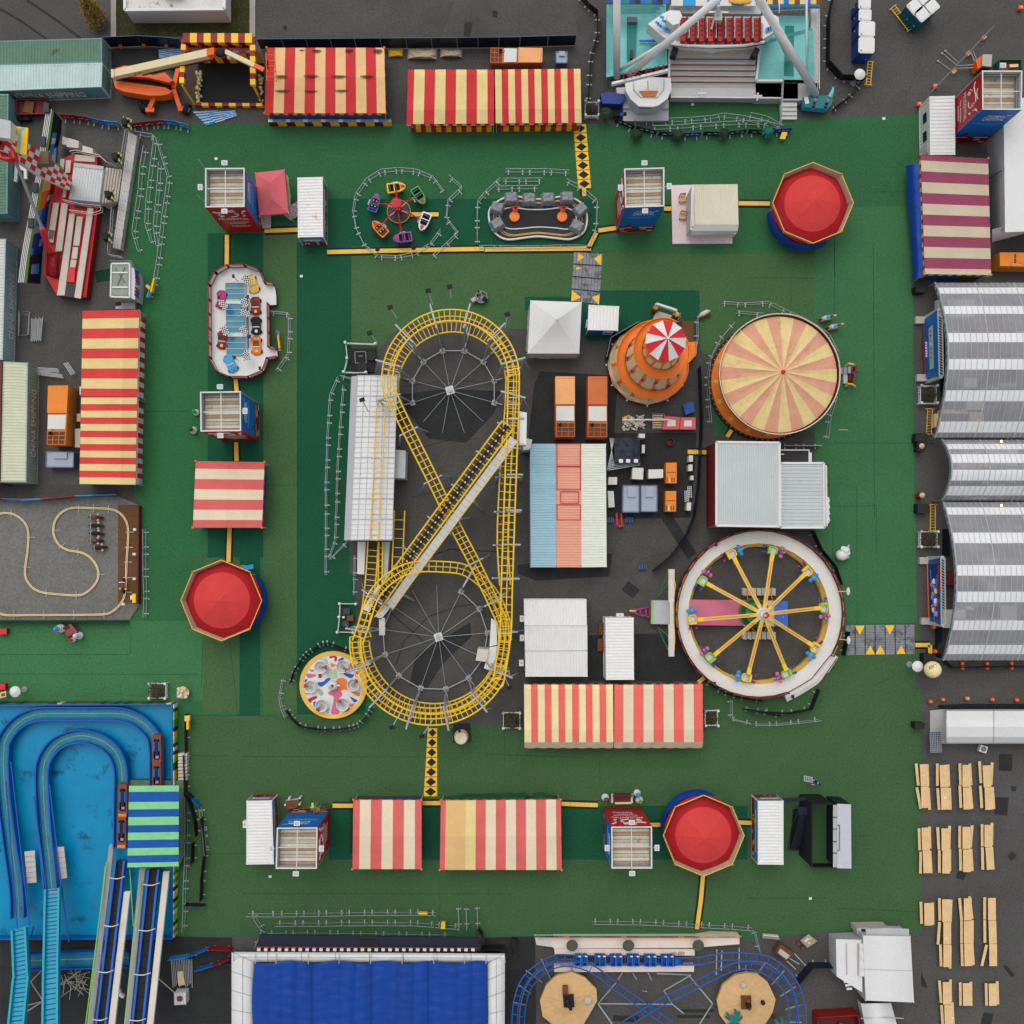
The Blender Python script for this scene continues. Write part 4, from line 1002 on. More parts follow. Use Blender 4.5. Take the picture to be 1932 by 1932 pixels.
loop_frame(C2,R2,152,13,5,.5,(1267,1840),lambda i:(2.6,3.,4.,4.6,5.2,5.6,6.,7.6,7.8,7.9,8,8,8.1)[i],skip=(3,4))
for(x,y),(x1,y1),z in(((1237,840),(1250,880),8.5),((1299,828),(1303,862),8.5),((1127,888),(1147,920),8),((1465,908),(1460,945),8.5),((1068,962),(1090,990),7.5),((1133,2101),(1160,2050),8.),((1219,2127),(1250,2080),8.),((1046,1155),(1065,1190),6),((1472,1987),(1455,1950),7)):
 q=W(x,y,z+.4);pz(rc,'floodlight',XX(q,(.5,.35,.25),'bk',.3).tu([q,W(x1,y1,z-.5)],.05,'gv',5))
for y in(1240,1310,1390,1485,1577,1668):
 f=MB();x0,x1=1438-(y-1240)*.035,1507-(y-1240)*.03
 a,b=G(x0,y),G(x1,y)
 for p in(a,b,a.lerp(b,.45)):f.tu([V(p.x,p.y,0),V(p.x,p.y,8.1 if p is not a else 5.)],.09,'gv',6)
 f.tu([V(a.x,a.y,4.8),V(b.x,b.y,4.8)],.09,'gv',6);f.tu([V(a.x,a.y,4.8),V(b.x,b.y,8.1)],.06,'gv',5);f.tu([a.lerp(b,.45)+ZV(8.1),b+ZV(8.1)],.09,'gv',6);pz(rc,'support_frame',f)
for i in rg(1,6):
 t=i/6;p=lift[int(t*len(lift))];n=V((lift[-1]-lift[0]).y,-(lift[-1]-lift[0]).x,0).normalized();f=MB()
 for o in(-.9,1.7):f.tu([V(p.x,p.y,0)+n*o*1.6,p+n*o-ZV(.3)],.085,'gv',6)
 f.tu([p+n*-.9-ZV(.3),p+n*1.7-ZV(.3)],.09,'gv',6);f.tu([V(p.x,p.y,0)+n*2.7,p-n*.9-ZV(.3)],.05,'gv',5);pz(rc,'support_frame',f)
for i in rg(1,6):
 p=diag[int(i/6*len(diag))];d=diag[-1]-diag[0];n=V(d.y,-d.x,0).normalized();f=MB()
 for o in(-.9,.9):f.tu([V(p.x,p.y,0)+n*o*1.8,p+n*o-ZV(.25)],.085,'gv',6)
 f.tu([p-n*.95-ZV(.25),p+n*.95-ZV(.25)],.09,'gv',6);pz(rc,'support_frame',f)
sr=[(1035,1083),(1148,1095),(1143,1200),(1134,1560),(1012,1562),(1022,1180)]
rf=MB()
zr=3.6
mat('acrylic',(212,212,210),.35,.05,.6)
for i in rg(8):
 for j in rg(3):
  def Q(u,t):
   xl,xr=lerp(1033,1012,t),lerp(1148,1133,t);return W(lerp(xl,xr,u),lerp(1085,1560,t),zr+.25*sin(PI*u))
  rf.face([Q(j/3,(i+1)/8-.004),Q((j+1)/3,(i+1)/8-.004),Q((j+1)/3,i/8),Q(j/3,i/8)],'acrylic')
pz(rc,'station_roof',rf)
rb=MB()
for i in rg(33):
 t=i/32;rb.bar(Q(0,t)+ZV(.05),Q(.5,t)+ZV(.05),.03 if i%4 else.07,'lg_');rb.bar(Q(.5,t)+ZV(.05),Q(1,t)+ZV(.05),.03 if i%4 else.07,'lg_')
for j in rg(7):rb.bar(Q(j/6,0)+ZV(.06),Q(j/6,1)+ZV(.06),.035,'lg_')
pz(rc,'roof_frame',rb)
fa=MB()
for i in rg(8):fa.face([Q(0,i/8),Q(0,(i+1)/8),Q(0,(i+1)/8)+V(-.7,0,-.6),Q(0,i/8)+V(-.7,0,-.6)],'lg_')
pz(rc,'station_fascia',fa)
pz(rc,'station_platform',PP([G(x,y)for x,y in((1022,1110),(1135,1110),(1125,1560),(1018,1560))],.02,.9,'ad'))
pz(rc,'station_platform',PP(WQ(.9,((1033,1565),(1056,1565),(1052,1660),(1032,1658))),.02,.9,'ow'))
pz(rc,'station_platform',PP(WQ(1.1,((1107,1565),(1126,1565),(1118,1680),(1102,1690))),.02,1.1,'lg_'))
pz(rc,'glazed_booth',PP(WQ(2.6,((1138,1298),(1172,1302),(1170,1382),(1134,1380))),.05,2.6,'lg_'))
for x,y in((1036,1090),(1140,1100),(1015,1555),(1128,1555),(1026,1320),(1136,1320)):p=W(x,y,zr);pz(rc,'station_post',TT([V(p.x,p.y,0),p],.07,'gv',6))
def little_fence(label,pts,ends=True,name='white_fence',m='wh',h=.8,group='low white post fences'):
 P_=[G(x,y)for x,y in pts];t_=tz(name,label,'fence',cen_(P_),group);mb=MB()
 for a,b in zip(P_,P_[1:]):
  mb.bar(a+ZV(h*.85),b+ZV(h*.85),.06,m);mb.bar(a+ZV(h*.4),b+ZV(h*.4),.06,m);k=max(2,int((b-a).length/.22))
  for i in rg(k):p=a.lerp(b,(i+.5)/k);mb.bar(p+ZV(.05),p+ZV(h),.09,m,h=.03)
 pz(t_,'rail',mb)
 for p in P_:pz(t_,'post',join(TT([p,p+ZV(h+.15)],.08,m,8),AA(p+ZV(h+.2),.16,m,10,6)))
 return t_
tile(700,700)
little_fence('white post fence around the black pit at the top left of the coaster',[(935,720),(727,712),(738,820),(715,915),(870,918)])
pit=PP([G(x,y)for x,y in((755,745),(935,745),(915,910),(760,900))],.02,.35,'bk')
t_=solo('speaker_rack','black equipment platform inside the white fence by the coaster','platform',pit,G(840,820))
pz(t_,'rack_frame',join(*[BB(G(*a)+ZV(.45),G(*b)+ZV(.45),.06,'grey')for a,b in(((790,770),(865,770)),((865,770),(868,848)),((868,848),(792,848)),((792,848),(790,770)),((815,800),(845,800)))]))
pz(t_,'drum',LL(G(840,880)+ZV(.3),[(.55,0),(.55,.4),(0,.4)],'tar',16))
pz(t_,'drum',LL(G(905,800)+ZV(.3),[(.5,0),(.5,.4),(0,.4)],'tar',16))
tile(700,1400)
little_fence('white post fence around stored boxes at the lower left of the coaster',[(800,830),(688,828),(684,920),(672,1025),(780,1028)])
for i,(x,y,w_,m,l)in en(((725,885,.9,'bk','upper black box inside the lower white fence'),(720,970,.8,'bk','lower black box inside the lower white fence'),(752,932,.8,'br','brown pallet box inside the lower white fence'),(705,925,.3,'wh','small white box inside the lower white fence'))):
 cbn(l,[(x-28*w_,y-24*w_),(x+28*w_,y-24*w_),(x+28*w_,y+24*w_),(x-28*w_,y+24*w_)],.6+.1*(i==2),m,'dg' if m=='bk' else m,'box','storage_box','boxes inside the lower white fence')
mb=MB()
mb.grid(lambda u,t:G(lerp(690,728,u),lerp(835,862,t))+ZV(.1+.25*abs(noise.noise(V(u*5,t*5,2)))),8,6,'ct')
tile(1000,440,340)
ar=tz('aeroplane_ride','children\'s aeroplane ride with six coloured cars on red arms','fairground ride',G(870,990))
bs=G(870,990)
pz(ar,'base_disc',LL(bs,[(1.2,.02),(1.2,.35),(1.14,.4),(0,.42)],['dr','gold','dg'],32))
dr=W(850,900,2.6)
dr=V(bs.x-.05,bs.y+.05,0)
pz(ar,'drum',LL(dr,[(.38,.4),(.42,1.5),(.5,2.5),(.5,2.75),(0,2.78)],['red','wh','red','red'],24,sect=lambda i,j:(('wh','red')[j%2]if i==1 else None)))
PL=[((825,575),8,'yellow'),((1200,715),-57,'green'),((1280,1140),-112,'wh'),((925,1400),-172,'purple'),((545,1245),135,'orange'),((470,825),72,'blue')]
for i,((x,y),hd,m)in en(PL):
 p=W(x,y,1.15);a=rds(hd);Rz=Matrix.Rotation(a,3,'Z');T=lambda u,v,z:p+Rz@V(u,v,0)+ZV(z)
 pz(ar,'arm',TT([V(dr.x,dr.y,1.9)+(V(p.x,p.y,0)-V(dr.x,dr.y,0)).normalized()*.4,V(p.x,p.y,1.0)],.07,'red',6).tu([V(dr.x,dr.y,.8),V(dr.x,dr.y,1.7).lerp(V(p.x,p.y,1.),.45)],.05,'ow',5))
 out=[(-.95,.42),(-.9,.5),(-.2,.5),(.35,.46),(.7,.32),(.93,.08),(.93,-.08),(.7,-.32),(.35,-.46),(-.2,-.5),(-.9,-.5),(-.95,-.42)]
 hull=MB();n_=len(out);lo=[T(u*.9,v*.8,-.45)for u,v in out];hi=[T(u,v,.05)for u,v in out];inn=[T(min(u,.42)*.86,v*.76,.08)for u,v in out];dn=[T(min(u,.42)*.84,v*.7,-.2)for u,v in out]
 for j in rg(n_):
  k=(j+1)%n_
  hull.face([lo[j],hi[j],hi[k],lo[k]],m);hull.face([hi[j],inn[j],inn[k],hi[k]],m);hull.face([inn[j],dn[j],dn[k],inn[k]],m)
 hull.face(dn,'bk');hull.face(lo[::-1],'bk');h_=pz(ar,'plane_car',hull,f"{['yellow','green','wh','purple','orange','blue'][i]} plane car")
 pz(h_,'nose_stripe',MB().face([T(.42,.2,.13),T(.42,-.2,.13),T(.7,-.14,.12),T(.92,0,.1),T(.7,.14,.12)],'red'))
 for u in(-.55,.05):pz(h_,'seat',MB().hexa([T(u-.12,-.36,-.2),T(u+.12,-.36,-.2),T(u+.12,.36,-.2),T(u-.12,.36,-.2),T(u-.16,-.36,.06),T(u-.02,-.36,.06),T(u-.02,.36,.06),T(u-.16,.36,.06)],'np_'))
 pz(h_,'windscreen_bar',BB(T(-.22,-.44,.16),T(-.22,.44,.16),.08,m));
 pz(h_,'foot_step',XX(T(-.05,-.62 if i in(1,2,3,4)else.62,-.3),(.55,.16,.06),'lg_',a))
 if m in('blue','orange'):
  for u in(-.4,.15):
   for v in(-.17,.17):pz(h_,'horn_button',AA(T(u,v,.1),.09,'gold',8,5),smooth=1)
 for u in(-.6,.45):
  for v in(-.5,.5):pz(h_,'wheel',LL(T(u,v,-.5),[(.0,-.05),(.14,-.05),(.14,.1),(.0,.1)],'bk',8))
qz('in the ring around the aeroplane ride',[(1600,680),(1430,450),(1150,335),(870,315),(590,340),(350,490),(175,735),(130,1010),(180,1290),(320,1570),(530,1730),(860,1745),(1130,1690),(1380,1550),(1560,1310)],14,'anticlockwise')
qz('in the zigzag gate right of the aeroplane ride',[(1690,430),(1910,620),(1680,830),(1650,1120),(1840,1360),(1640,1550),(1420,1740)],6,'from the top')
def dlz(label,x,y,body,head='skin',hat=None,s=1.,zb=0.,name='figurine',group=None,cat='figurine',face=(0,-1)):
 p=G(x,y,zb);t_=tz(name,label,cat,p,group)
 pz(t_,'body',LL(p,[(.0,0),(.24*s,.02),(.27*s,.3*s),(.22*s,.62*s),(.1*s,.82*s),(0,.84*s)],body,12),smooth=1)
 h=pz(t_,'head',AA(p+ZV(1.0*s),.2*s,head,12,8),smooth=1)
 for d in(-1,1):
  q=V(-face[1],face[0],0)*.26*s*d;pz(t_,'arm',TT([p+q*.8+ZV(.72*s),p+q*1.25+V(face[0],face[1],0)*.15*s+ZV(.4*s)],[.075*s,.055*s],body,6))
 if hat:pz(t_,'hat',LL(p+ZV(1.08*s),[(.24*s,0),(.2*s,.05*s),(.15*s,.2*s),(.03*s,.34*s),(0,.35*s)],hat,12),smooth=1)
 return t_
for x,y,l in((512,1590,'left'),(1105,1565,'right')):
 t_=tz('loudspeaker',l+' black loudspeaker clamped on the aeroplane ride fence','speaker',G(x,y+60));pz(t_,'stand',TT([G(x,y+60),W(x,y,1.6)],.04,'gv',5));pz(t_,'cabinet',XX(W(x,y,1.8),(.4,.3,.4),'bk'))
tile(570,460,400)
mb=MB()
pts=[G(1862,380,.0)]+[W(1862-6*i,375-14*i,.25*i)for i in rg(1,6)]+[W(1820,275,1.45),W(1790,272,1.4),W(1778,300,1.2)]
sm=smooth(pts,3)
for i,(a,b)in en(zip(sm,sm[1:])):mb.tu([a,b],.09,('red','wh')[i%2]if i%3 else 'red',8)
tile(1400,0)
ct_=tz('toy_car_track','dark oval toy car track with grey covered cars','fairground ride',G(370,1520))
ot_=[(30,1480),(60,1430),(130,1385),(200,1370),(280,1380),(370,1390),(460,1385),(540,1372),(620,1385),(680,1425),(710,1480),(712,1560),(690,1620),(640,1655),(580,1670),(480,1660),(370,1650),(260,1662),(170,1672),(110,1655),(60,1610),(35,1550)]
it_=[(100,1520),(115,1480),(150,1455),(210,1450),(300,1462),(420,1462),(530,1450),(590,1458),(630,1490),(640,1540),(620,1580),(580,1600),(480,1590),(370,1585),(260,1595),(180,1598),(130,1580),(105,1550)]
OO=smooth([W(x,y,.4)for x,y in ot_],4,True)
II=smooth([W(x,y,.4)for x,y in it_],4,True)
mat('track_navy',(34,36,52),.6,.15,1.)
pz(ct_,'floor',PP(OO,.02,.4,'wh','track_navy'))
pz(ct_,'edge',TT([p+ZV(.05)for p in OO],.1,'wh',6,closed=True))
pz(ct_,'inner_edge',TT([p+ZV(.05)for p in II],.06,'wh',6,closed=True))
pz(ct_,'island',PP(II,.4,.43,'asphalt_dark'))
c0=cen_(OO)
for f in(.80,.85):
 mid=[W(*p,.42)for p in[(lerp(a[0],370,.0),a[1])for a in ot_]];pz(ct_,'lane_line',TT([c0+V((p.x-c0.x)*(f+.05),(p.y-c0.y)*(f-.02),.02)for p in OO],.035,'ramp_yellow',4,closed=True))
for x,l in((208,'left'),(538,'right')):
 c=G(x,1527,.43);pz(ct_,'round_seat',LL(c,[(.52,0),(.52,.3),(.45,.34),(0,.36)],['brd','orange','orange'],20))
 d_=pz(ct_,'clown_figure',LL(G(x+5,1480,.43),[(0,0),(.3,.02),(.28,.4),(.15,.7),(0,.72)],'orange',10).ba(G(x+5,1480,1.3),.2,'skin'));pz(d_,'hat',LL(G(x+5,1480,1.42),[(.2,0),(.0,.3)],'red',8))
 pz(d_,'arms',TT([G(x-28,1470,1.1),G(x+38,1470,1.1)],.08,'red',6))
fr=MB()
for i in rg(13):a,b=G(240+20*i,1583,.75),G(260+20*i,1583,.75);fr.bar(a,b,.08,('skb','ow','red','ow')[i%4],h=.25)
fr=MB()
for i in rg(16):a,b=G(220+20*i,1672,.7),G(240+20*i,1672,.7);fr.bar(a,b,.06,('ow','red')[i%2],h=.25)
for i,(x,y,rz)in en(((185,1403,.05),(310,1408,0),(440,1405,.03),(572,1398,0),(665,1482,.7),(640,1597,-.5),(88,1582,.5),(88,1470,-.3))):
 p=G(x,y,.42);mb=MB();Rz=Matrix.Rotation(rz,3,'Z');nx,ny=9,8
 def cov(u,t):
  a,b=(u-.5)*2,(t-.5)*2;e=max(abs(a),abs(b));h=.95*(1-max(0,e-.72)/.28)**.6 if e<1 else 0
  q=p+Rz@V(a*.70+.07*noise.noise(V(b*3,i,1)),b*.60+.07*noise.noise(V(a*3,i,4)),0);q.z+=h*(1+.14*noise.noise(V(a*2.3+i,b*2.3,2)))*(1-.12*abs(a));return q
 mb.grid(cov,14,12,'cover_grey')
 solo('covered_car',f"{ORD[i]} grey covered toy car clockwise from the top left of the oval track",'toy car',mb,p,'covered toy cars on the oval track')
qz('in the top row above the covered car track',[(140,1203),(290,1205),(440,1205),(590,1215)],3)
qz('in the middle row above the covered car track',[(125,1270),(265,1270),(405,1268)],2)
qz('in the low row above the covered car track',[(75,1325),(215,1322),(375,1320)],2)
qz('slanting left of the covered car track',[(110,1262),(0,1365),(-45,1420)],2,'from the top')
qz('left of the covered car track',[(-48,1425),(-52,1565),(-50,1712)],2,'from the top')
qz('below the covered car track',[(-40,1735),(90,1735),(235,1738),(390,1735),(560,1730),(725,1735)],5)
qz('curving round the right of the covered car track',[(565,1272),(672,1325),(780,1420),(775,1590),(735,1715)],4,'from the top')
tile(600,760,260,1477.)
tr_=tz('racing_car_ride','white floored toy racing car ride with red railings and teal pond','fairground ride',G(530,980))
out=[(350,75),(640,70),(870,150),(960,350),(1100,370),(1125,540),(1125,685),(1010,690),(1020,1395),(1140,1425),(1150,1560),(1000,1585),(925,1790),(690,1890),(390,1885),(185,1800),(65,1575),(55,390),(160,185)]
OP=[W(x,y,.7)for x,y in out]
mat('ride_floor',(214,213,210),.5,.05,.7)
pz(tr_,'floor',PP(OP,.02,.7,'dr','ride_floor'))
for i,(a,b)in en(zip(OP,OP[1:]+OP[:1])):
 if i in(4,5,6,9):continue
 d=(b-a).normalized();L_=(b-a).length;f=MB();f.bar(a+ZV(1.),b+ZV(1.),.1,'dr');f.bar(a+ZV(.1),b+ZV(.1),.1,'dr');k=max(1,round(L_/1.5))
 for j in rg(k+1):p=a.lerp(b,j/k);f.bar(p,p+ZV(1.05),.12,'dr')
 for j in rg(k):p,q=a.lerp(b,(j+.12)/k),a.lerp(b,(j+.88)/k);f.bar(p+ZV(.5),q+ZV(.5),.04,'ow',h=.6)
 pz(tr_,'railing',f)
for i in rg(5):pz(tr_,'step',PP(WQ(.6-.12*i,((1015,545+28*i),(1122,545+28*i),(1126,572+28*i),(1016,572+28*i))),.02,.6-.12*i,'ow'))
mat('pond',(36,124,150),.25,.15,.8)
for y0,y1,x0 in((320,600,287),(668,1145,298),(1205,1508,305)):
 po=pz(tr_,'pond',PP(WQ(.9,((x0,y0),(x0+325,y0),(x0+330,y1),(x0+5,y1))),.7,.9,'pond'));f=MB();k=max(3,int((y1-y0)/95))
 for i in rg(k+1):yy=lerp(y0,y1,i/k);f.bar(W(x0,yy,.96),W(x0+328,yy,.96),.05,'ow')
 for xx in(x0,x0+328):f.bar(W(xx,y0,.96),W(xx,y1,.96),.05,'ow')
 pz(po,'frame',f)
for y in(636,1175):pz(tr_,'bridge',PP([W(x,yy,1.)for x,yy in((285,y-25),(640,y-25),(645,y+25),(290,y+25))],.7,1.,'ow'))
pz(tr_,'guide_rail',BB(W(655,560,1.),W(668,1400,1.),.08,'navy',h=.1))
def kart(par,x,y,hd,m,zb=.7,L_=1.7,Wd=.95,mark='orange',lab=None):
 p=W(x,y,zb+.3);p.z=zb;a=rds(hd);Rz=Matrix.Rotation(a,3,'Z');T=lambda u,v,z:p+Rz@V(u*L_,v*Wd,0)+ZV(z)
 sec=[(-.5,.40,.34),(-.38,.5,.42),(-.1,.46,.40),(.1,.44,.36),(.3,.5,.34),(.45,.42,.28),(.52,.22,.22)];b=MB()
 for(u0,w0,h0),(u1,w1,h1)in zip(sec,sec[1:]):
  b.face([T(u0,-w0,h0),T(u1,-w1,h1),T(u1,w1,h1),T(u0,w0,h0)],m);b.face([T(u0,-w0,.08),T(u1,-w1,.08),T(u1,-w1,h1),T(u0,-w0,h0)],m);b.face([T(u1,w1,.08),T(u0,w0,.08),T(u0,w0,h0),T(u1,w1,h1)],m)
 b.face([T(-.5,-.4,.08),T(-.5,-.4,.34),T(-.5,.4,.34),T(-.5,.4,.08)],m);b.face([T(.52,-.22,.08),T(.52,.22,.08),T(.52,.22,.22),T(.52,-.22,.22)],m)
 o=pz(par,'racing_car',b,lab)
 pz(o,'cockpit',PP([T(-.3,-.32,0),T(.06,-.32,0),T(.06,.32,0),T(-.3,.32,0)],zb+.3,zb+.425,'mr' if m in('red','dr')else('bk' if m=='bk' else 'br' if m=='orange' else m)))
 pz(o,'windscreen',MB().hexa([T(.06,-.4,.36),T(.12,-.38,.36),T(.12,.38,.36),T(.06,.4,.36),T(.05,-.34,.5),T(.09,-.34,.5),T(.09,.34,.5),T(.05,.34,.5)],'ow'))
 pz(o,'bonnet_badge',PP([T(.32+.1*cos(k*PI/6),.16*sin(k*PI/6),0)for k in rg(12)],zb+.33,zb+.37,mark))
 for u in(-.34,.34):
  for v in(-.5,.5):
   c=T(u,v,.15);ax=(Rz@V(0,1,0));pz(o,'wheel',TT([c-ax*.07,c+ax*.07],.15,'rb',12))
 pz(o,'bumper',BB(T(-.53,-.36,.22),T(-.53,.36,.22),.08,'dg',h=.1))
 return o
kart(tr_,735,345,-70,'yellow',mark='ow',lab='yellow racing car')
kart(tr_,785,705,-89,'dr',mark='gold',lab='dark red racing car')
kart(tr_,795,1030,-88,'bk',mark='ow',lab='black racing car')
kart(tr_,800,1355,-88,'orange',mark='gold',lab='orange racing car')
kart(tr_,375,1650,-65,'cyan',mark='skb',lab='light blue racing car')
kart(tr_,225,600,-95,'magenta',mark='pink',lab='magenta racing car')
kart(tr_,238,1265,-95,'dr',mark='gold',lab='dark red racing car left of the pond')
def flag(par,x,y,z,rz,w_=.95,h_=.62):
 p=W(x,y,z);Rz=Matrix.Rotation(rz,3,'Z');b=MB()
 for i in rg(7):
  for j in rg(5):
   f=lambda u,v:p+Rz@V((u/7-.5)*w_,(v/5-.5)*h_,0)+ZV(.05*sin(u))
   b.face([f(i,j),f(i+1,j),f(i+1,j+1),f(i,j+1)],('bk','wh')[(i+j)%2])
 pz(par,'chequered_flag',b)
for x,y,rz in((645,270,-.6),(255,680,-.9),(600,650,-1.2),(610,815,-.35),(280,1110,-1.1),(590,1100,-1.0),(635,1520,-1.4)):flag(tr_,x,y,2.2,rz)
for x,y in((420,215),(658,552),(690,1205),(440,1550),(855,1725),(185,562),(190,1215)):lamp(tr_,W(x,y,2.4),s=.32);tr_p=W(x,y,2.3);pz(tr_,'lamp_post',TT([V(tr_p.x,tr_p.y,.7),tr_p],.035,'grey',5))
qz('in the hook right of the racing car ride',[(1030,825),(1330,830),(1370,870),(1360,1180),(1350,1500),(1320,1590),(1150,1795)],4,'from the top')
t_=tz('yellow_barrier','yellow and blue barrier leaning beside the racing car ride','barrier',G(1160,1260))
pz(t_,'panel',BB(W(1150,1110,.8),W(1185,1400,.5),.16,'yellow',h=.6))
pz(t_,'end_panel',BB(W(1140,1100,.9),W(1146,1180,.85),.2,'blue',h=.5))
pz(t_,'foot',BB(G(1165,1430,.05),G(1210,1430,.05),.1,'gv'))
tile(850,1850,260)
tc=tz('teacup_ride','round yellow rimmed teacup ride painted with colourful blobs','fairground ride',G(855,945))
c=G(855,945)
r_=725/SC/S
ri=632/SC/S
pz(tc,'rim',LL(c,[(r_,.02),(r_,.5),(r_-.05,.56),(ri,.5),(ri,.42)],'gold',48))
mat('cup_floor',(214,212,212),.4,.04,.8)
pz(tc,'floor',MB().disc(c+ZV(.45),ri+.02,'cup_floor',48))
def blob(pts,m,z):return MB().face([(lambda p:V(p.x,p.y,z))(q)for q in smooth([G(x,y)for x,y in pts],4,True)],m)
BL=[([(780,330),(920,330),(930,420),(880,440),(870,360),(780,380)],'red'),([(560,400),(700,360),(740,430),(730,500),(640,430)],'pale_green'),([(990,380),(1060,360),(1080,400),(950,440)],'blue'),([(800,470),(860,490),(910,520),(850,570),(800,540)],'orange'),([(735,560),(830,620),(940,570),(930,690),(950,790),(830,820),(720,780)],'pale_green'),([(290,700),(470,720),(470,760),(350,800),(290,770)],'pink'),([(540,700),(600,720),(600,790),(540,790)],'red'),([(330,610),(440,620),(430,660),(370,660)],'orange'),([(530,890),(640,870),(720,800),(800,810),(720,900),(610,980),(530,940)],'blue'),([(930,820),(1080,800),(1150,870),(1190,1030),(1080,1050),(1000,1070),(930,1010)],'orange'),([(1080,690),(1280,720),(1280,770),(1210,800),(1110,740)],'blue'),([(1220,470),(1310,500),(1300,570),(1220,570)],'pink'),([(750,1100),(840,1050),(950,1040),(1040,1110),(1030,1190),(970,1250),(980,1550),(810,1560),(830,1400),(860,1200),(760,1150)],'pink'),([(520,1040),(570,1030),(650,1130),(580,1180),(540,1100)],'st'),([(310,1250),(470,1180),(510,1220),(400,1280),(390,1320),(330,1310)],'red'),([(430,1310),(490,1310),(480,1440),(430,1380)],'blue'),([(1210,1190),(1290,1230),(1370,1270),(1320,1320),(1270,1290)],'blue'),([(1240,1080),(1420,1110),(1400,1190),(1290,1140)],'orange'),([(240,840),(300,820),(260,900)],'blue'),([(240,1120),(380,1120),(280,1150)],'orange'),([(1310,640),(1390,700),(1330,760)],'red'),([(1230,1350),(1310,1340),(1270,1410),(1220,1400)],'orange'),([(1080,1490),(1210,1430),(1150,1520)],'red'),([(700,1500),(770,1440),(750,1560)],'st')]
pb=MB()
for i,(pts,m)in en(BL):pb=join(pb,blob(pts,m,c.z+.455+.0008*i))
pz(tc,'floor_paint',pb)
for i,(x,y,ang,m)in en(((600,555,0,'pale_green'),(1065,540,-40,'lilac'),(385,970,165,'skb'),(1300,930,50,'ow'),(620,1370,-130,'ow'),(1075,1350,130,'pink'))):
 p=G(x,y,.46);a=rds(ang);R_=.64
 cup=pz(tc,'cup',LL(p,[(.35,0),(.5,.15),(.6,.5),(.64,.75),(.6,.76),(.54,.5),(.46,.25),(0,.22)],['wh','wh',m,'wh','wh','ow','ow'],28),smooth=1)
 pz(cup,'steering_wheel',LL(p+ZV(.7),[(0,-.45),(.05,-.4),(.05,-.04),(.2,0),(.2,.05),(0,.06)],['grey','grey','mg','mg','grey'],16))
 q=p+V(cos(a)*.55,sin(a)*.55,.62);pz(cup,'door',XX(q,(.16,.4,.36),'red',a))
 w_=p+V(cos(a)*.3,sin(a)*.3,.66);pz(cup,'seat',XX(w_,(.3,.22,.06),'mg',a))
pot=G(860,940,.46)
pp=pz(tc,'teapot',LL(pot,[(.3,0),(.5,.2),(.52,.5),(.35,.85),(.18,.95),(0,1.0)],['wh','pale_green','ow','wh','blue'],20),smooth=1)
pz(pp,'spout',TT([pot+V(.4,0,.5),pot+V(.8,.02,.85)],[.1,.06],'wh',8))
pz(pp,'lid_knob',AA(pot+V(-.15,-.1,1.05),.13,'yellow',8,6))
def mfe(label,pts,h=1.1,group='black mesh fences',m='bk',feet=True,name='mesh_fence',rail='tar',cat='fence'):
 P_=[G(x,y)for x,y in pts];t_=tz(name,label,cat,cen_(P_),group)
 for a,b in zip(P_,P_[1:]):
  k=max(1,round((b-a).length/2.3))
  for i in rg(k):
   p,q=a.lerp(b,i/k),a.lerp(b,(i+1)/k);d=(q-p).normalized();o=pz(t_,'panel',BB(p+ZV(h*.52)+d*.02,q+ZV(h*.52)-d*.02,.035,m,h=h*.96))
   pz(o,'top_rail',TT([p+ZV(h)+d*.02,q+ZV(h)-d*.02],.03,rail,5))
   if feet:
    n=V(-d.y,d.x,0)
    for f in(.2,.8):c_=p.lerp(q,f);pz(o,'foot',BB(c_-n*.26+ZV(.04),c_+n*.26+ZV(.04),.13,'gv',h=.05))
 return t_
mfe('black mesh fence curving above and left of the teacup ride',[(1190,215),(745,45),(590,65),(310,250),(200,360),(20,640),(-60,900)])
mfe('black mesh fence curving below the teacup ride',[(-140,1480),(-40,1640),(150,1830),(600,1900),(910,1900),(1250,1850),(1390,1800),(1610,1540),(1700,1380)])
qz('left of the teacup ride',[(-220,800),(-285,1200),(-240,1450),(-160,1640)],3,'from the top')
tile(1740,850,300,964.)
hs_=tz('helter_skelter','cream and orange helter skelter with a red and white umbrella top','slide',G(407,669))
cb=G(407,669)
mat('hs_cream',(212,194,150),.6,.08,.8)
NP=24
prof=[(3.7,1.2),(2.95,3.0),(2.45,5.5),(2.0,8.0),(1.72,9.5),(1.45,11.2)]
mb=MB()
def cone(a,z):
 for(r0,z0),(r1,z1)in zip(prof,prof[1:]):
  if z<=z1:return cb+V(cos(a),sin(a),0)*lerp(r0,r1,(z-z0)/(z1-z0))+ZV(z)
zz=[1.2+.5*i for i in rg(20)]+[11.2]
for k in rg(12):
 a0=2*PI*k/12
 for(z0,z1)in zip(zz,zz[1:]):
  w0,w1=.3+.10*sin(z0*2.6),.3+.10*sin(z1*2.6)
  for f0,f1,g0,g1,m in((0,w0,0,w1,'so_'),(w0,1,w1,1,'hs_cream')):
   n_=1 if m=='so_' else 2
   for q in rg(n_):
    A=lambda f,g,t:a0+2*PI/12*lerp(f,g,t)
    mb.face([cone(A(f0,f1,q/n_),z0),cone(A(f0,f1,(q+1)/n_),z0),cone(A(g0,g1,(q+1)/n_),z1),cone(A(g0,g1,q/n_),z1)],m)
wn=mb
for k in rg(12):
 for z in(2.6,4.8,7.2):a=2*PI*(k+.15)/12;p,q=cone(a-.09,z),cone(a+.09,z);r_=cone(a,z+.75);o=V(cos(a),sin(a),.2)*.05;wn.face([p+o,q+o,r_+o],'blue')
pz(hs_,'tower',mb)
bs=MB()
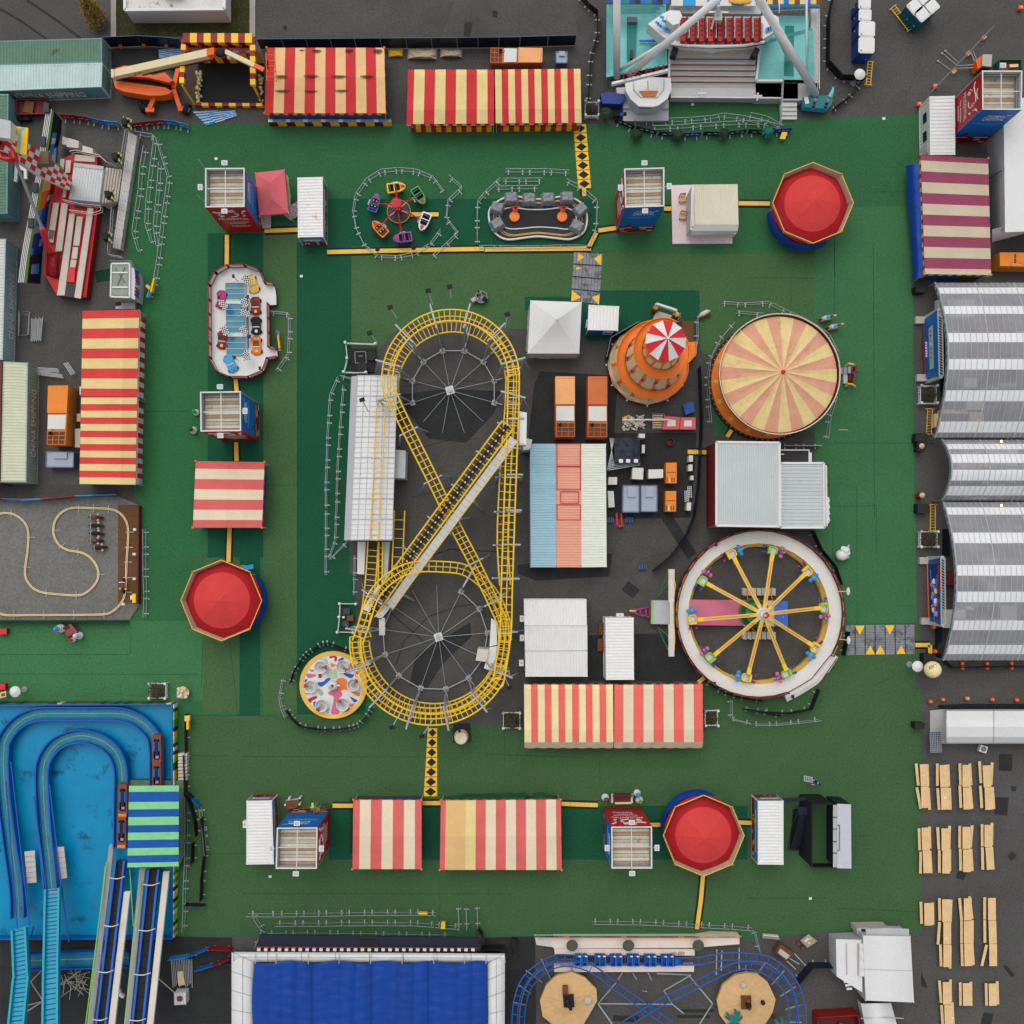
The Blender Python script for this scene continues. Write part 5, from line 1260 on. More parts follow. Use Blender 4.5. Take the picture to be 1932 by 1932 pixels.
for k in rg(12):
 a0,a1=2*PI*k/12,2*PI*(k+1)/12;D=lambda a,r,z:cb+V(r*cos(a),r*sin(a),z);am=(a0+a1)/2
 bs.face([D(a0,4.05,0),D(a1,4.05,0),D(a1,4.0,.6),D(am,3.95,1.0),D(a0,4.0,.6)],'dr');bs.face([D(a0,4.0,.6),D(am,3.95,1.0),D(a1,4.0,.6),D(a1,3.72,1.25),D(a0,3.72,1.25)],'hs_cream')
 bs.face([D(am-.08,4.06,.3),D(am+.08,4.06,.3),D(am+.08,4.02,.75),D(am-.08,4.02,.75)],'dr')
pz(hs_,'base_skirt',bs)
for k in rg(12):a=2*PI*k/12;pz(hs_,'bulb',AA(cb+V(4.12*cos(a),4.12*sin(a),.75),.1,'wh',6,4))
sl_=MB()
N=110
pts=[]
for i in rg(N+1):
 t=i/N;a=rds(lerp(58,58+665,t));z=lerp(10.6,1.5,t**1.25);q_=cone(0,max(1.3,min(11.,z)));r_=(q_-cb).xy.length+.38;r_=min(r_*1.04,3.6);pts.append(cb+V(r_*cos(a),r_*sin(a),z))
ex=G(818,560,.9)
pts+=[pts[-1].lerp(ex,.5)+V(.25,0,-.2),ex,G(820,450,.45)]
pts=smooth(pts[::2]+pts[-1:],2)
w_=.36
rows=[]
for i,p in en(pts):
 d=pts[min(i+1,len(pts)-1)]-pts[max(i-1,0)];d.z=0;d.normalize();n=V(-d.y,d.x,0)
 rows.append([p+n*-w_+ZV(.26),p+n*-w_*.9+ZV(0),p+n*-w_*.3-ZV(.08),p+n*w_*.3-ZV(.08),p+n*w_*.9,p+n*w_+ZV(.26),p+n*w_*1.16+ZV(.26),p+n*w_*1.0-ZV(.2),p-n*w_*1.0-ZV(.2),p-n*w_*1.16+ZV(.26)])
for r0,r1 in zip(rows,rows[1:]):
 for j in rg(10):sl_.face([r0[j],r0[(j+1)%10],r1[(j+1)%10],r1[j]],'so_')
pz(hs_,'spiral_slide',sl_)
um=cb+ZV(0)
um.z=0
top=W(608,408,13.4)
U=lambda a,r,z:V(top.x,top.y,0)+V(r*cos(a),r*sin(a),z)
mb=MB()
for k in rg(12):
 a0,a1=2*PI*k/12+.15,2*PI*(k+1)/12+.15;am=(a0+a1)/2;m=('brd','wh')[k%2];R_=1.85
 for f0,f1 in((0,.25),(.25,.5),(.5,.75),(.75,1)):
  h=lambda f:13.4-.85*f-.25*f*f
  if f0==0:mb.face([U(0,0,13.4),U(a0,R_*f1,h(f1)),U(am,R_*f1*.96,h(f1)-.05),U(a1,R_*f1,h(f1))],m)
  else:mb.face([U(a0,R_*f0,h(f0)),U(a0,R_*f1,h(f1)),U(am,R_*f1*.96,h(f1)-.05),U(am,R_*f0*.96,h(f0)-.05)],m);mb.face([U(am,R_*f0*.96,h(f0)-.05),U(am,R_*f1*.96,h(f1)-.05),U(a1,R_*f1,h(f1)),U(a1,R_*f0,h(f0))],m)
pz(hs_,'umbrella_roof',mb)
pz(hs_,'finial',AA(V(top.x,top.y,13.45),.14,'wh'))
pz(hs_,'mast',TT([V(top.x,top.y,10.8),V(top.x,top.y,13.3)],.1,'wh',8))
pl=MB()
pl.lh(V(top.x,top.y,11.0),[(0,0),(1.8,0),(1.8,.15),(0,.15)],'orange',12)
pz(hs_,'top_platform',pl)
rl=MB()
for k in rg(12):
 a0,a1=2*PI*k/12,2*PI*(k+1)/12
 if-20<math.degrees(a0)<130 or k>10:rl.tu([U(a0,1.78,12.1),U(a1,1.78,12.1)],.06,'wh',5);rl.tu([U(a0,1.78,11.1),U(a0,1.78,12.1)],.06,'wh',5);rl.tu([U(a0,1.78,11.6),U(a1,1.78,11.6)],.05,'orange',5)
pz(hs_,'guard_rail',rl)
pz(hs_,'landing_mat',PP([G(732,255),G(848,258),G(840,455),G(720,450)],.02,.3,'dbn'))
pz(hs_,'entrance_deck',PP([G(500,160),G(645,205),G(620,290),G(460,250)],.02,.35,'st'))
ga=MB()
ga.bar(W(500,88,2.4),W(690,150,2.4),.2,'ow',h=.3)
ga.bar(W(500,108,2.),W(670,165,2.),.08,'grey')
for x,y in((500,90),(690,152)):p=W(x,y,2.4);ga.bar(V(p.x,p.y,0),p,.14,'ow')
pz(hs_,'entrance_arch',ga)
for x,y,l in((480,150,'left'),(672,215,'right')):dlz('tan carved figure on the '+l+' of the slide entrance',x,y,'br','gold',None,1.3,group='carved figures at the slide entrance')
qz('right of the helter skelter',[(868,230),(872,420),(840,600)],2,'from the top')
qz('between helter skelter and its entrance deck',[(712,190),(685,265)],1)
mfe('dark blue mesh fence running left from the helter skelter',[(320,290),(60,440),(20,620)],2.,None,'navy',False,rail='grey')
tile(1400,700)
t_=tz('dragon_figurine','long pale carved figure lying above the helter skelter queue','figurine',G(1520,510))
pz(t_,'body',TT([G(1480,532,.3),G(1510,512,.7),G(1540,498,.9),G(1565,488,.6)],[.1,.25,.22,.08],'dw',8),smooth=1)
pz(t_,'base',BB(G(1482,538,.1),G(1570,500,.1),.3,'br',h=.2))
tile(0,0,2958,2958.)
ca=tz('carousel','big carousel with faded pink and yellow striped roof','fairground ride',G(2215,1105))
cc=G(2215,1105)
P=lambda a,r,z:cc+V(r*cos(a),r*sin(a),z)
pz(ca,'platform',LL(cc,[(6.0,.02),(6.0,.3),(5.75,.35),(5.7,.5),(0,.5)],['bk','bk','so_','so_'],64))
tr2=MB()
for k in rg(64):
 a=2*PI*k/64;tr2.ba(P(a,5.86,.42),.06,'gold',6,4)
pz(ca,'rim_bulbs',tr2,kind='stuff')
mat('car_pink',(205,150,122),.8,.1,.9,.4,1.6,stain=((176,112,90),.58,.7,.6))
mat('car_yellow',(216,192,132),.8,.1,.9,.4,1.6,stain=((204,164,104),.58,.7,.7))
NS=26
mb=MB()
Rr=5.62
ctr=W(2261,1074,6.2)
cx=V(ctr.x,ctr.y,0)
P2=lambda a,r,z:V(cc.x,cc.y,0).lerp(cx,1)+V(r*cos(a),r*sin(a),z)
cx=W(2250,1082,4.7)
cx.z=0
P2=lambda a,r,z:cx+V(r*cos(a),r*sin(a),z)
for k in rg(NS):
 a0,a1=2*PI*k/NS+.1,2*PI*(k+1)/NS+.1;m=('car_pink','car_yellow')[k%2]
 for i in rg(8):
  f0,f1=i/8,(i+1)/8;h=lambda f:6.2-1.5*f-.0*f;sg=lambda f:.1*sin(PI*f);am=(a0+a1)/2
  if i==0:mb.face([P2(0,0,6.2),P2(a0,Rr*f1,h(f1)),P2(am,Rr*f1,h(f1)-sg(f1)),P2(a1,Rr*f1,h(f1))],m)
  else:mb.face([P2(a0,Rr*f0,h(f0)),P2(a0,Rr*f1,h(f1)),P2(am,Rr*f1,h(f1)-sg(f1)),P2(am,Rr*f0,h(f0)-sg(f0))],m);mb.face([P2(am,Rr*f0,h(f0)-sg(f0)),P2(am,Rr*f1,h(f1)-sg(f1)),P2(a1,Rr*f1,h(f1)),P2(a1,Rr*f0,h(f0))],m)
pz(ca,'roof',mb)
pz(ca,'roof_cap',LL(cx+ZV(6.22),[(.22,0),(.18,.15),(0,.2)],'red',16))
rd=MB()
for k in rg(4):a=-1.35+k*PI/2*1.02;rd.tu([P2(a,.2,6.24),P2(a,Rr,4.76)],.02,'red',4)
va=MB()
n_=96
for k in rg(n_):
 a0,a1=2*PI*k/n_,2*PI*(k+1)/n_;zt0=4.95+.09*abs(sin(k*PI/8));zt1=4.95+.09*abs(sin((k+1)*PI/8));va.face([P2(a0,Rr+.08,4.1),P2(a1,Rr+.08,4.1),P2(a1,Rr+.14,zt1),P2(a0,Rr+.14,zt0)],'mr');va.face([P2(a0,Rr+.14,zt0),P2(a1,Rr+.14,zt1),P2(a1,Rr+.24,zt1),P2(a0,Rr+.24,zt0)],'bd')
pz(ca,'rounding_board',va)
pz(ca,'tube_light',TT([P2(2*PI*k/96,Rr+.2,5.0+.09*abs(sin(k*PI/8)))for k in rg(96)],.045,'ow',5,closed=True))
pz(ca,'centre_drum',LL(cc+ZV(.5),[(1.3,0),(1.3,3.6),(1.5,4.4)],'gold',16))
for k in rg(12):
 a=2*PI*k/12;r_=4.6;p=P(a,r_,1.5);d=V(-sin(a),cos(a),0)
 h_=pz(ca,'horse',TT([p-d*.6,p-d*.3,p+d*.1,p+d*.45],[.1,.26,.27,.2],'bd',10).tu([p+d*.4+ZV(.05),p+d*.65+ZV(.5),p+d*.95+ZV(.45)],[.16,.12,.08],'bd',8).tu([p+d*.35,p+d*.6-ZV(.5),p+d*.4-ZV(.75)],[.09,.06,.05],'bd',6).tu([p-d*.45,p-d*.6-ZV(.45),p-d*.85-ZV(.7)],[.1,.06,.05],'bd',6),smooth=1)
 pz(h_,'saddle',AA(p+ZV(.18),.24,'gold',8,5,(1,1,.5)));pz(ca,'pole',TT([P(a,r_,.5),P(a,r_,4.6)],.04,'gold',6))
st_=MB()
for k in rg(16):a=2*PI*k/16;p=P(a,5.35,.56);
for k in rg(16):
 a=2*PI*k/16;c_=P(a,5.3,.53);pz(ca,'star_painting',MB().face([c_+V(cos(b),sin(b),0)*(.38 if q%2==0 else.16)for q,b in en([a+PI*q/5 for q in rg(10)])],'gold'))
qz('curving over the right shoulder of the carousel',[(2083,878),(2140,882),(2215,878),(2270,905),(2332,935),(2386,970),(2412,1022)],6)
qz('inside the top of the carousel enclosure',[(2122,905),(2200,912)],1)
qz('down the lower right of the carousel',[(2410,1148),(2402,1168),(2390,1215),(2384,1272)],2,'from the top')
qz('left of the carousel',[(2118,935),(2080,978),(2050,1030),(2040,1080),(2042,1130),(2046,1180),(2050,1228)],5,'from the top')
tile(1400,700)
tile(2158,700)
t_=tz('sleigh_bench','carved sleigh bench with three grey steps right of the carousel','bench',G(705,930))
pz(t_,'seat',PP([G(700,890),G(735,890),G(730,975),G(695,975)],.05,.55,'mr'))
pz(t_,'backrest',BB(G(738,870,.75),G(715,985,.75),.15,'dr',h=.8))
for y in(860,1000):pz(t_,'scroll_end',TT([G(680,y+6,.3),G(690,y-4,.8),G(715,y+4,1.),G(738,y+14,.7)],.1,'gold',8))
pz(t_,'steps',join(*[XX(G(652+i*22,900,.15+.12*i),(.3,.65,.3+.24*i),'grey')for i in rg(3)],XX(G(678,955,.2),(.4,1.,.4),'lg_')))
pz(t_,'rider_figure',LL(G(725,925,.55),[(0,0),(.2,.05),(.16,.5),(0,.6)],'blue',10).ba(G(738,915,1.2),.16,'br'))
for x,y,l in((540,540,'upper'),(590,600,'lower')):
 p=G(x,y);t_=tz('rocking_horse',l+' white carved horse on a brown base right of the carousel','horse figure',p,'white carved horses right of the carousel');d=V(.97,.2,0)
 pz(t_,'body',TT([p-d*.5+ZV(.75),p-d*.2+ZV(.85),p+d*.2+ZV(.82),p+d*.4+ZV(.85)],[.12,.26,.24,.18],'dw',10).tu([p+d*.35+ZV(.9),p+d*.55+ZV(1.35),p+d*.85+ZV(1.2)],[.17,.13,.08],'dw',8),smooth=1)
 for a in(-.4,.35):
  for b in(-.14,.14):pz(t_,'leg',TT([p+d*a+V(0,b,.75),p+d*(a*1.25)+V(0,b,.4),p+d*a*1.1+V(0,b,.1)],[.09,.06,.05],'dw',6))
 pz(t_,'mane',TT([p+d*.25+ZV(1.1),p+d*.5+ZV(1.45)],.09,'br',6));pz(t_,'tail',TT([p-d*.5+ZV(.8),p-d*.7+ZV(.4)],.06,'hair',5));pz(t_,'base',XX(p+ZV(.05),(1.3,.5,.1),'br',.2));pz(t_,'saddle',AA(p+ZV(1.08),.2,'cyan',8,5,(1,1.1,.4)))
pz(bpy.data.objects['figurine.006']if 'figurine.006' in bpy.data.objects else bpy.data.objects['figurine'],'pole',TT([G(620,1315,.9),G(682,1316,.9)],.03,'gold',5))
mfe('grey lattice rail between carousel and tin roofed building',[(235,1425),(500,1425)],1.1,None,'grey',True,rail='stl')
tile(1940,1520,520)
mw=tz('spinning_monster_ride','ten armed ride with white ring platform and blue and purple monster cars','fairground ride',G(935,945))
def ring_pt(a,r,z,c):return c+V(r*cos(a),r*sin(a),z)
oc=W(935,940,1.15)
oc.z=0
R_o=893/SC/S*.989
R_i=760/SC/S*.985
n_=36
mb=MB()
lip=MB()
mat('ring_white',(215,214,206),.5,.04,.4)
for k in rg(n_):
 a0,a1=2*PI*k/n_,2*PI*(k+1)/n_
 mb.face([ring_pt(a0,R_i,1.15,oc),ring_pt(a0,R_o,1.15,oc),ring_pt(a1,R_o,1.15,oc),ring_pt(a1,R_i,1.15,oc)],'ring_white');mb.face([ring_pt(a0,R_o,1.15,oc),ring_pt(a0,R_o,.05,oc),ring_pt(a1,R_o,.05,oc),ring_pt(a1,R_o,1.15,oc)],'mr')
 lip.face([ring_pt(a0,R_i,1.15,oc),ring_pt(a1,R_i,1.15,oc),ring_pt(a1,R_i-.32,.55,oc),ring_pt(a0,R_i-.32,.55,oc)],'gold');lip.face([ring_pt(a0,R_i-.32,.55,oc),ring_pt(a1,R_i-.32,.55,oc),ring_pt(a1,R_i-.32,.05,oc),ring_pt(a0,R_i-.32,.05,oc)],'gold')
pz(mw,'ring_platform',mb)
pz(mw,'inner_lip',lip)
rail=MB()
for k in rg(n_):
 a0,a1=2*PI*k/n_,2*PI*(k+1)/n_;p,q=ring_pt(a0,R_o,0,oc),ring_pt(a1,R_o,0,oc);ang=math.degrees((a0+a1)/2)
 if-68<(ang if ang<180 else ang-360)<-30:continue
 m='mr';rail=MB()
 for z in(1.3,2.15):rail.bar(p+ZV(z),q+ZV(z),.1,m)
 rail.bar(p+ZV(1.15),p+ZV(2.2),.1,m);u=(q-p).normalized();o=V(cos(a0),sin(a0),0)*.08
 rail.bar(p+u*.35+ZV(2.0),q-u*.35+ZV(2.0),.06,'gold' if k%2 else 'orange',h=.1);rail.bar(p+u*.3+ZV(1.7)+o,q-u*.3+ZV(1.7)+o,.03,'gold' if-60<(ang if ang<180 else ang-360)<75 else 'orange',h=.35);pz(mw,'railing',rail)
stp=[(1740,1370),(1790,1410),(1690,1560),(1560,1700),(1400,1800),(1240,1885),(1215,1810),(1400,1720),(1560,1610),(1660,1490)]
for i in rg(3):pz(mw,'step',PP([W(lerp(x,935,.02*i),lerp(y,945,.02*i),.4+.25*i)for x,y in stp],.02,.4+.25*i,'ring_white'))
for a,b in(((1700,1390),(1500,1640)),((1500,1640),(1230,1800)),((1780,1410),(1580,1700))):pz(mw,'handrail',TT([W(*a,1.9),W(*b,1.9)],.05,'dr',5))
pz(mw,'trailer_bed',PP(WQ(.9,((190,788),(790,795),(790,1068),(190,1062))),.3,.9,'pink'))
pz(mw,'trailer_deck',PP(WQ(1.,((775,800),(1100,800),(1100,1075),(775,1075))),.3,1.,'hs_cream'))
mat('star_blue',(60,110,190),.4,.1,1.,stain=((210,220,235),.58,3.,.9))
pz(mw,'starry_panel',PP(WQ(1.,((1100,800),(1248,803),(1248,1075),(1100,1075))),.3,1.,'star_blue'))
for y0 in(660,1130):
 for i in rg(7):x=762+52*i;pz(mw,'counterweight',PP([W(a,b,.7)for a,b in((x,y0),(x+44,y0+8),(x+44,y0+88),(x,y0+80))],.02,.7,'st'))
for(x,y),(x2,y2)in(((800,690),(830,840)),((1060,690),(1090,830)),((825,1130),(830,1060)),((1085,1130),(1090,1070)),((900,1130),(840,1080)),((1000,1130),(1020,1080))):pz(mw,'tie_strap',BB(W(x,y,.8),W(x2,y2,1.1),.06,'so_'))
hc=G(945,955)
hub=V(W(985,945,3.6).x,W(985,945,3.6).y,0)
pz(mw,'green_drum',LL(hub+V(-.35,0,0),[(1.5,1.0),(1.45,1.8),(1.1,2.4),(.6,2.9),(0,3.)],['green','bg','green','bg'],20))
pz(mw,'hub',LL(hub,[(.3,2.),(.62,3.),(.66,3.5),(.5,3.75),(.3,3.8),(0,3.85)],['grey','chrome','wh','lg_','wh'],20))
pz(mw,'hub_ball',AA(W(1015,955,4.2),.3,'brd',12,8).ba(W(1005,960,4.4),.16,'gold',8,6))
ARMS=[(330,590),(640,300),(1080,260),(1455,480),(1630,870),(1540,1300),(1235,1580),(805,1625),(415,1410),(225,1005)]
for i,(x,y)in en(ARMS):
 p=W(x,y,1.9);d=V(p.x-hub.x,p.y-hub.y,0).normalized();tg=V(d.y,-d.x,0);n=V(-d.y,d.x,0)
 h0=hub+d*.6+ZV(3.5);h1=p-d*.75+ZV(.45);ar_=MB();ar_.bar(h0+n*.13,h1+n*.13,.09,'ty',h=.2);ar_.bar(h0-n*.13,h1-n*.13,.09,'ty',h=.2);ar_.bar(h0+ZV(.02),h1+ZV(.02),.14,'bd',h=.06);a_=pz(mw,'arm',ar_)
 pz(a_,'bulb_strip',BB(h0+ZV(.1)+d*.6,h1+ZV(.1)-d*.3,.05,'pink',h=.03));pz(a_,'clevis',BB(h1-d*.3,h1+d*.35,.4,'ty',h=.25))
 blue=i in(1,3,5,7,9);m='cyan' if blue else 'purple';m2='skb' if blue else 'pink';rim='ty' if blue else 'lime';hd=n*-1.0 if True else n
 hd=V(d.y,-d.x,0)
 body=MB();T=lambda u,v,z:p+hd*u+d*v+ZV(z)
 ou=[(-.45,-.42),(.3,-.42),(.52,-.25),(.55,0),(.52,.25),(.3,.42),(-.45,.42)];lo=[T(u*.85,v*.85,-.55)for u,v in ou];hi=[T(u,v,.1)for u,v in ou];inn=[T(u*.8,v*.78,.1)for u,v in ou];dn=[T(u*.75,v*.72,-.25)for u,v in ou];k_=len(ou)
 for j in rg(k_):
  k=(j+1)%k_;body.face([lo[j],lo[k],hi[k],hi[j]],rim);body.face([hi[j],hi[k],inn[k],inn[j]],rim);body.face([inn[j],inn[k],dn[k],dn[j]],'ow')
 body.face(dn,'ow');body.face(lo[::-1],rim);cr=pz(mw,'monster_car',body,('blue' if blue else 'purple')+' monster car')
 pz(cr,'seat_back',BB(T(-.34,-.34,.12),T(-.34,.34,.12),.22,rim,h=.3))
 hp=T(.9,0,.15);pz(cr,'monster_head',AA(hp,.3,m,12,8).ba(hp+d*.38,.22,m2,10,6,(1,1,.5)).ba(hp-d*.38,.22,m2,10,6,(1,1,.5)).ba(hp+hd*.2+ZV(.25),.1,'orange' if blue else 'lime',8,5),smooth=1)
 pz(cr,'tentacle',TT([hp+hd*.2+ZV(.1),hp+hd*.5+d*.05+ZV(.35),hp+hd*.72-d*.05+ZV(.2)],[.1,.07,.05],m,6))
 for s_ in(-.26,.26):pz(cr,'leg',TT([T(-.5,s_,-.2),T(-.75,s_*1.2,-.15)],.1,'db' if blue else 'purple',6).ba(T(-.86,s_*1.25,-.1),.14,'magenta' if blue else 'blue',8,6),smooth=1)
for x,y,rz in((478,195,.4),(460,1690,-.4),(1300,1830,.3)):lamp(mw,W(x,y,1.35),s=.35,m='bk')
for(x,y),(x2,y2)in(((1790,700),(1895,700)),((1800,1210),(1900,1225))):o=pz(mw,'outrigger_lamp',TT([W(x,y,2.2),W(x2,y2,2.4)],.05,'gold',5));pz(o,'lamp_shade',AA(W(x2,y2,2.5),.42,'ow',10,6,(.45,1,.5)))
mb=MB()
tile(1400,1400)
pz(mw,'towbar',join(*[BB(G(*a)+ZV(.5),G(*b)+ZV(.5),.12,'magenta')for a,b in(((1165,845),(1000,882)),((1165,930),(1000,882)),((1120,855),(1120,920)),((1080,865),(1080,905)),((1145,850),(1145,930)))],TT([G(1005,878,.6),G(1050,880,.65)],.1,'gold',6)))
pz(mw,'control_deck',PP(WQ(1.1,((1168,808),(1320,808),(1322,975),(1165,972))),.02,1.1,'lg_'))
pz(mw,'deck_trim',BB(W(1168,810,1.2),W(1165,972,1.2),.15,'lime',h=.2))
bd=MB()
for i in rg(8):a,b=W(1300,590+76*i,3.),W(1302,590+76*(i+1),3.);bd.bar(a,b,.55 if i not in(3,4)else.3,'dw',h=.3)
pz(mw,'backdrop_board',bd)
pz(mw,'backdrop_trim',TT([W(1322,590,3.1),W(1322,660,3.1),W(1330,700,3.1),W(1318,800,3.1),W(1320,975,3.1),W(1326,1080,3.1),W(1318,1195,3.1)],.05,'yellow',5))
for(x,y)in((1290,600),(1285,680),(1285,1060),(1278,1150)):pz(mw,'stay_cable',TT([W(x,y,3.),G(1200,790 if y<900 else 985,.3)],.03,'green',5))
mb=MB()
for i in rg(14):mb.ba(W(1338+3*sin(i*2),800+14*i,2.2),.12,('dr','wh')[i%3==1],7,5)
tile(2158,1400)
mfe('black mesh fence along the upper right of the monster ride',[(440,320),(500,450),(600,570),(640,700)],1.3,'black fences of the monster ride')
mfe('black mesh fence below the monster ride',[(485,1420),(430,1560),(280,1590),(100,1580),(-30,1560)],1.3,'black fences of the monster ride')
mfe('black mesh fence right of the steps of the monster ride',[(690,1020),(655,1190)],1.3,'black fences of the monster ride')
tile(1400,1400)
mfe('black mesh fence between long striped stall and monster ride',[(1530,1370),(1660,1450),(1760,1480),(1932,1505)],1.2,'black fences of the monster ride')
qz('in the angled corner below the monster ride',[(1710,1490),(1713,1630),(1850,1660)],2)
qz('in the long row below the monster ride',[(1870,1668),(2010,1668),(2160,1655),(2330,1635)],3)
mfe('short black panel on the turf below the monster ride',[(1795,1560),(2060,1610)],.9,'black fences of the monster ride')
def generator(label,q,z,m,top=None,deck=True,group='orange generators',name='generator'):
 c=[W(x,y,z)for x,y in q];P=lambda u,t,dz=0:c[0].lerp(c[1],u).lerp(c[3].lerp(c[2],u),t)+ZV(dz);top=top or m
 t_=tz(name,label,'generator',V(*cen_(c).xy,0),group)
 body=MB();body.pm([P(.02,.0),P(.98,0),P(.98,.46),P(.02,.46)],.25,z,m,top);body.pm([P(.02,.465),P(.98,.465),P(.98,.99),P(.02,.99)],.25,z-.18,m);pz(t_,'body',body)
 pz(t_,'skid',PP([P(.05,.01),P(.95,.01),P(.95,.99),P(.05,.99)],.02,.25,'bk'))
 pz(t_,'canopy_panel',PP([P(.06,.49),P(.94,.49),P(.94,.73),P(.06,.73)],z-.17,z-.05,'ow'))
 g=MB();g.pm([P(.05,.765),P(.95,.765),P(.95,.985),P(.05,.985)],z-.175,z-.165,'dbn')
 for u in(.05,.33,.64,.95):g.bar(P(u,.765,-.12),P(u,.985,-.12),.05,m)
 for t in(.765,.84,.91,.985):g.bar(P(.05,t,-.12),P(.95,t,-.12),.05,m)
 pz(t_,'radiator_grille',g);e=P(.25,.8);pz(t_,'exhaust',LL(e-ZV(.17),[(.17,0),(.17,.3),(.12,.3),(.12,.05)],'bk',12))
 pz(t_,'lifting_eye',TT([P(.2,.72,-.1),P(.25,.745,.12),P(.3,.72,-.1)],.05,'lg_',5));pz(t_,'seam',BB(P(.03,.03,.01),P(.97,.03,.01),.04,m,h=.03));return t_
tile(1400,700)
generator('left of the two tall orange generators above the parked containers',[(490,935),(632,935),(634,1358),(494,1358)],2.9,'gen_rust','gp')
generator('right of the two tall orange generators above the parked containers',[(718,935),(858,935),(860,1362),(716,1360)],2.9,'gen_rust')
tile(0,700)
generator('big bright orange generator beside the sage container',[(332,1000),(478,998),(455,1415),(318,1415)],2.7,'go')
tile(1400,700)
def small_gen(label,q,z=1.5):
 c=[W(x,y,z)for x,y in q];P=lambda u,t,dz=0:c[0].lerp(c[1],u).lerp(c[3].lerp(c[2],u),t)+ZV(dz);t_=tz('small_generator',label,'generator',V(*cen_(c).xy,0),'small orange generators in the service yard')
 pz(t_,'body',PP(c,.15,z,'go'));pz(t_,'skid',PP([P(.1,.05),P(.9,.05),P(.9,.95),P(.1,.95)],.02,.15,'bk'));v=MB()
 for i in rg(5):v.bar(P(.1+.17*i,.47,.01),P(.22+.17*i,.47,.01),.08,'dbn',h=.04)
 pz(t_,'vent',v);g=MB()
 for i in rg(4):g.bar(P(.1+.22*i,.72,.012),P(.1+.22*i,.95,.012),.1,('dbn','ow','dbn','br')[i],h=.05)
 pz(t_,'grille',g)
small_gen('upper small orange generator in the service yard',[(1265,1537),(1340,1537),(1340,1680),(1265,1680)])
small_gen('lower small orange generator in the service yard',[(1262,1735),(1337,1735),(1335,1878),(1262,1876)])
def tank_box(label,q,z=1.7):
 def det(t,c):
  P=lambda u,v,dz=0:c[0].lerp(c[1],u).lerp(c[3].lerp(c[2],u),v)+ZV(dz);pz(t,'hatch',PP([P(.27,.03),P(.78,.03),P(.78,.44),P(.27,.44)],z,z+.22,'fuel_blue'))
  pz(t,'rim',join(*[BB(c[i]+ZV(.03),c[(i+1)%4]+ZV(.03),.1,'bgy',h=.08)for i in rg(4)]))
 return cbn(label,q,z,'bgy','fuel_blue','fuel tank','fuel_tank','pale blue fuel tanks',detail=det)
mat('fuel_blue',(152,162,176),.5,.06,.6)
mat('bgy',(84,106,136),.5,.08,.6)
tank_box('left pale blue fuel tank in the service yard',[(965,1697),(1077,1697),(1077,1882),(962,1882)])
tank_box('right pale blue fuel tank in the service yard',[(1090,1697),(1202,1697),(1202,1878),(1090,1878)])
tile(0,700)
tank_box('pale blue fuel tank below the big orange generator',[(325,1460),(515,1465),(512,1570),(322,1568)],1.3)
tile(1400,700)
for i,(q,z,l)in en((([(1033,1572),(1108,1574),(1105,1655),(1028,1650)],1.5,'tilted white cabinet between shelving and fuel tanks'),([(1143,1585),(1245,1583),(1245,1643),(1143,1648)],1.5,'wide white cabinet above the right fuel tank'),([(864,1638),(925,1638),(923,1690),(862,1690)],.9,'small square white box beside the mint container'),([(858,1735),(900,1735),(907,1847),(865,1850)],.9,'long narrow white box beside the mint container'),([(1075,1335),(1118,1335),(1118,1365),(1075,1365)],1.6,'white box on top corner of the blue shelving'),([(1097,1412),(1118,1412),(1116,1470),(1096,1470)],1.2,'thin white box right of the blue shelving'),([(1425,1486),(1453,1486),(1453,1530),(1425,1530)],1.2,'upper white air unit at the yard fence'),([(1422,1550),(1450,1550),(1450,1595),(1422,1595)],1.2,'second white air unit at the yard fence'),([(1437,1628),(1457,1628),(1457,1658),(1437,1658)],1.1,'tiny white box at the yard fence'),([(1412,1815),(1442,1815),(1438,1872),(1408,1870)],1.2,'lowest white air unit at the yard fence'))):cbn(l,q,z,'dw','ow','box','white_cabinet','white boxes of the service yard')
t_=tz('covered_shelving','dark blue covered shelving rack with steel rails','shelving',G(980,1480))
pz(t_,'cover',MB().grid(lambda u,t:W(lerp(905,1085,u),lerp(1362,1535,t),2.0-.3*abs(u-.65)+.08*noise.noise(V(u*5,t*5,0))),10,8,'navy'))
pz(t_,'rack',PP(WQ(1.7,((905,1362),(1085,1362),(1085,1535),(905,1535))),.05,1.7,'np_'))
for i in rg(5):pz(t_,'side_rail',TT([W(855+12*i,1590-8*i,1.2),W(905-8*i,1365,1.4)],.035,'stl',5));pz(t_,'side_rail',TT([W(860,1590-12*i,1.2),W(1085,1552-9*i,1.4)],.035,'stl',5))
for x in(950,1000,1055):pz(t_,'basket',XX(W(x,1525,1.9),(.4,.35,.25),'wh'))
def rails(label,pts,h=1.1,k=2,m='stl',name='steel_fence',group='steel fences of the service yard'):
 P_=[G(x,y)for x,y in pts];t_=tz(name,label,'fence',cen_(P_),group)
 for j in rg(k):pz(t_,'rail',TT([p+ZV(h-.45*j)for p in P_],.04,m,5))
 for a,b in zip(P_,P_[1:]):
  n=max(1,round((b-a).length/2.2))
  for i in rg(n+1):p=a.lerp(b,i/n);pz(t_,'post',TT([p,p+ZV(h)],.035,m,5))
 return t_
P_=[(960,1238),(1300,1232)]
pz(tz('white_pole','long white pole across the open top of the yard','pole',G(1100,1235)),'pole',TT([W(960,1238,2.),W(1280,1236,2.)],.08,'wh',8))
mfe('dark purple screen fence curving down the right of the service yard',[(1485,880),(1500,1250),(1480,1700),(1450,1910),(1400,2040),(1290,2190),(1165,2290)],1.7,None,'np_',False,rail='navy',name='screen_fence')
rr=random.Random(5)
mb=MB()
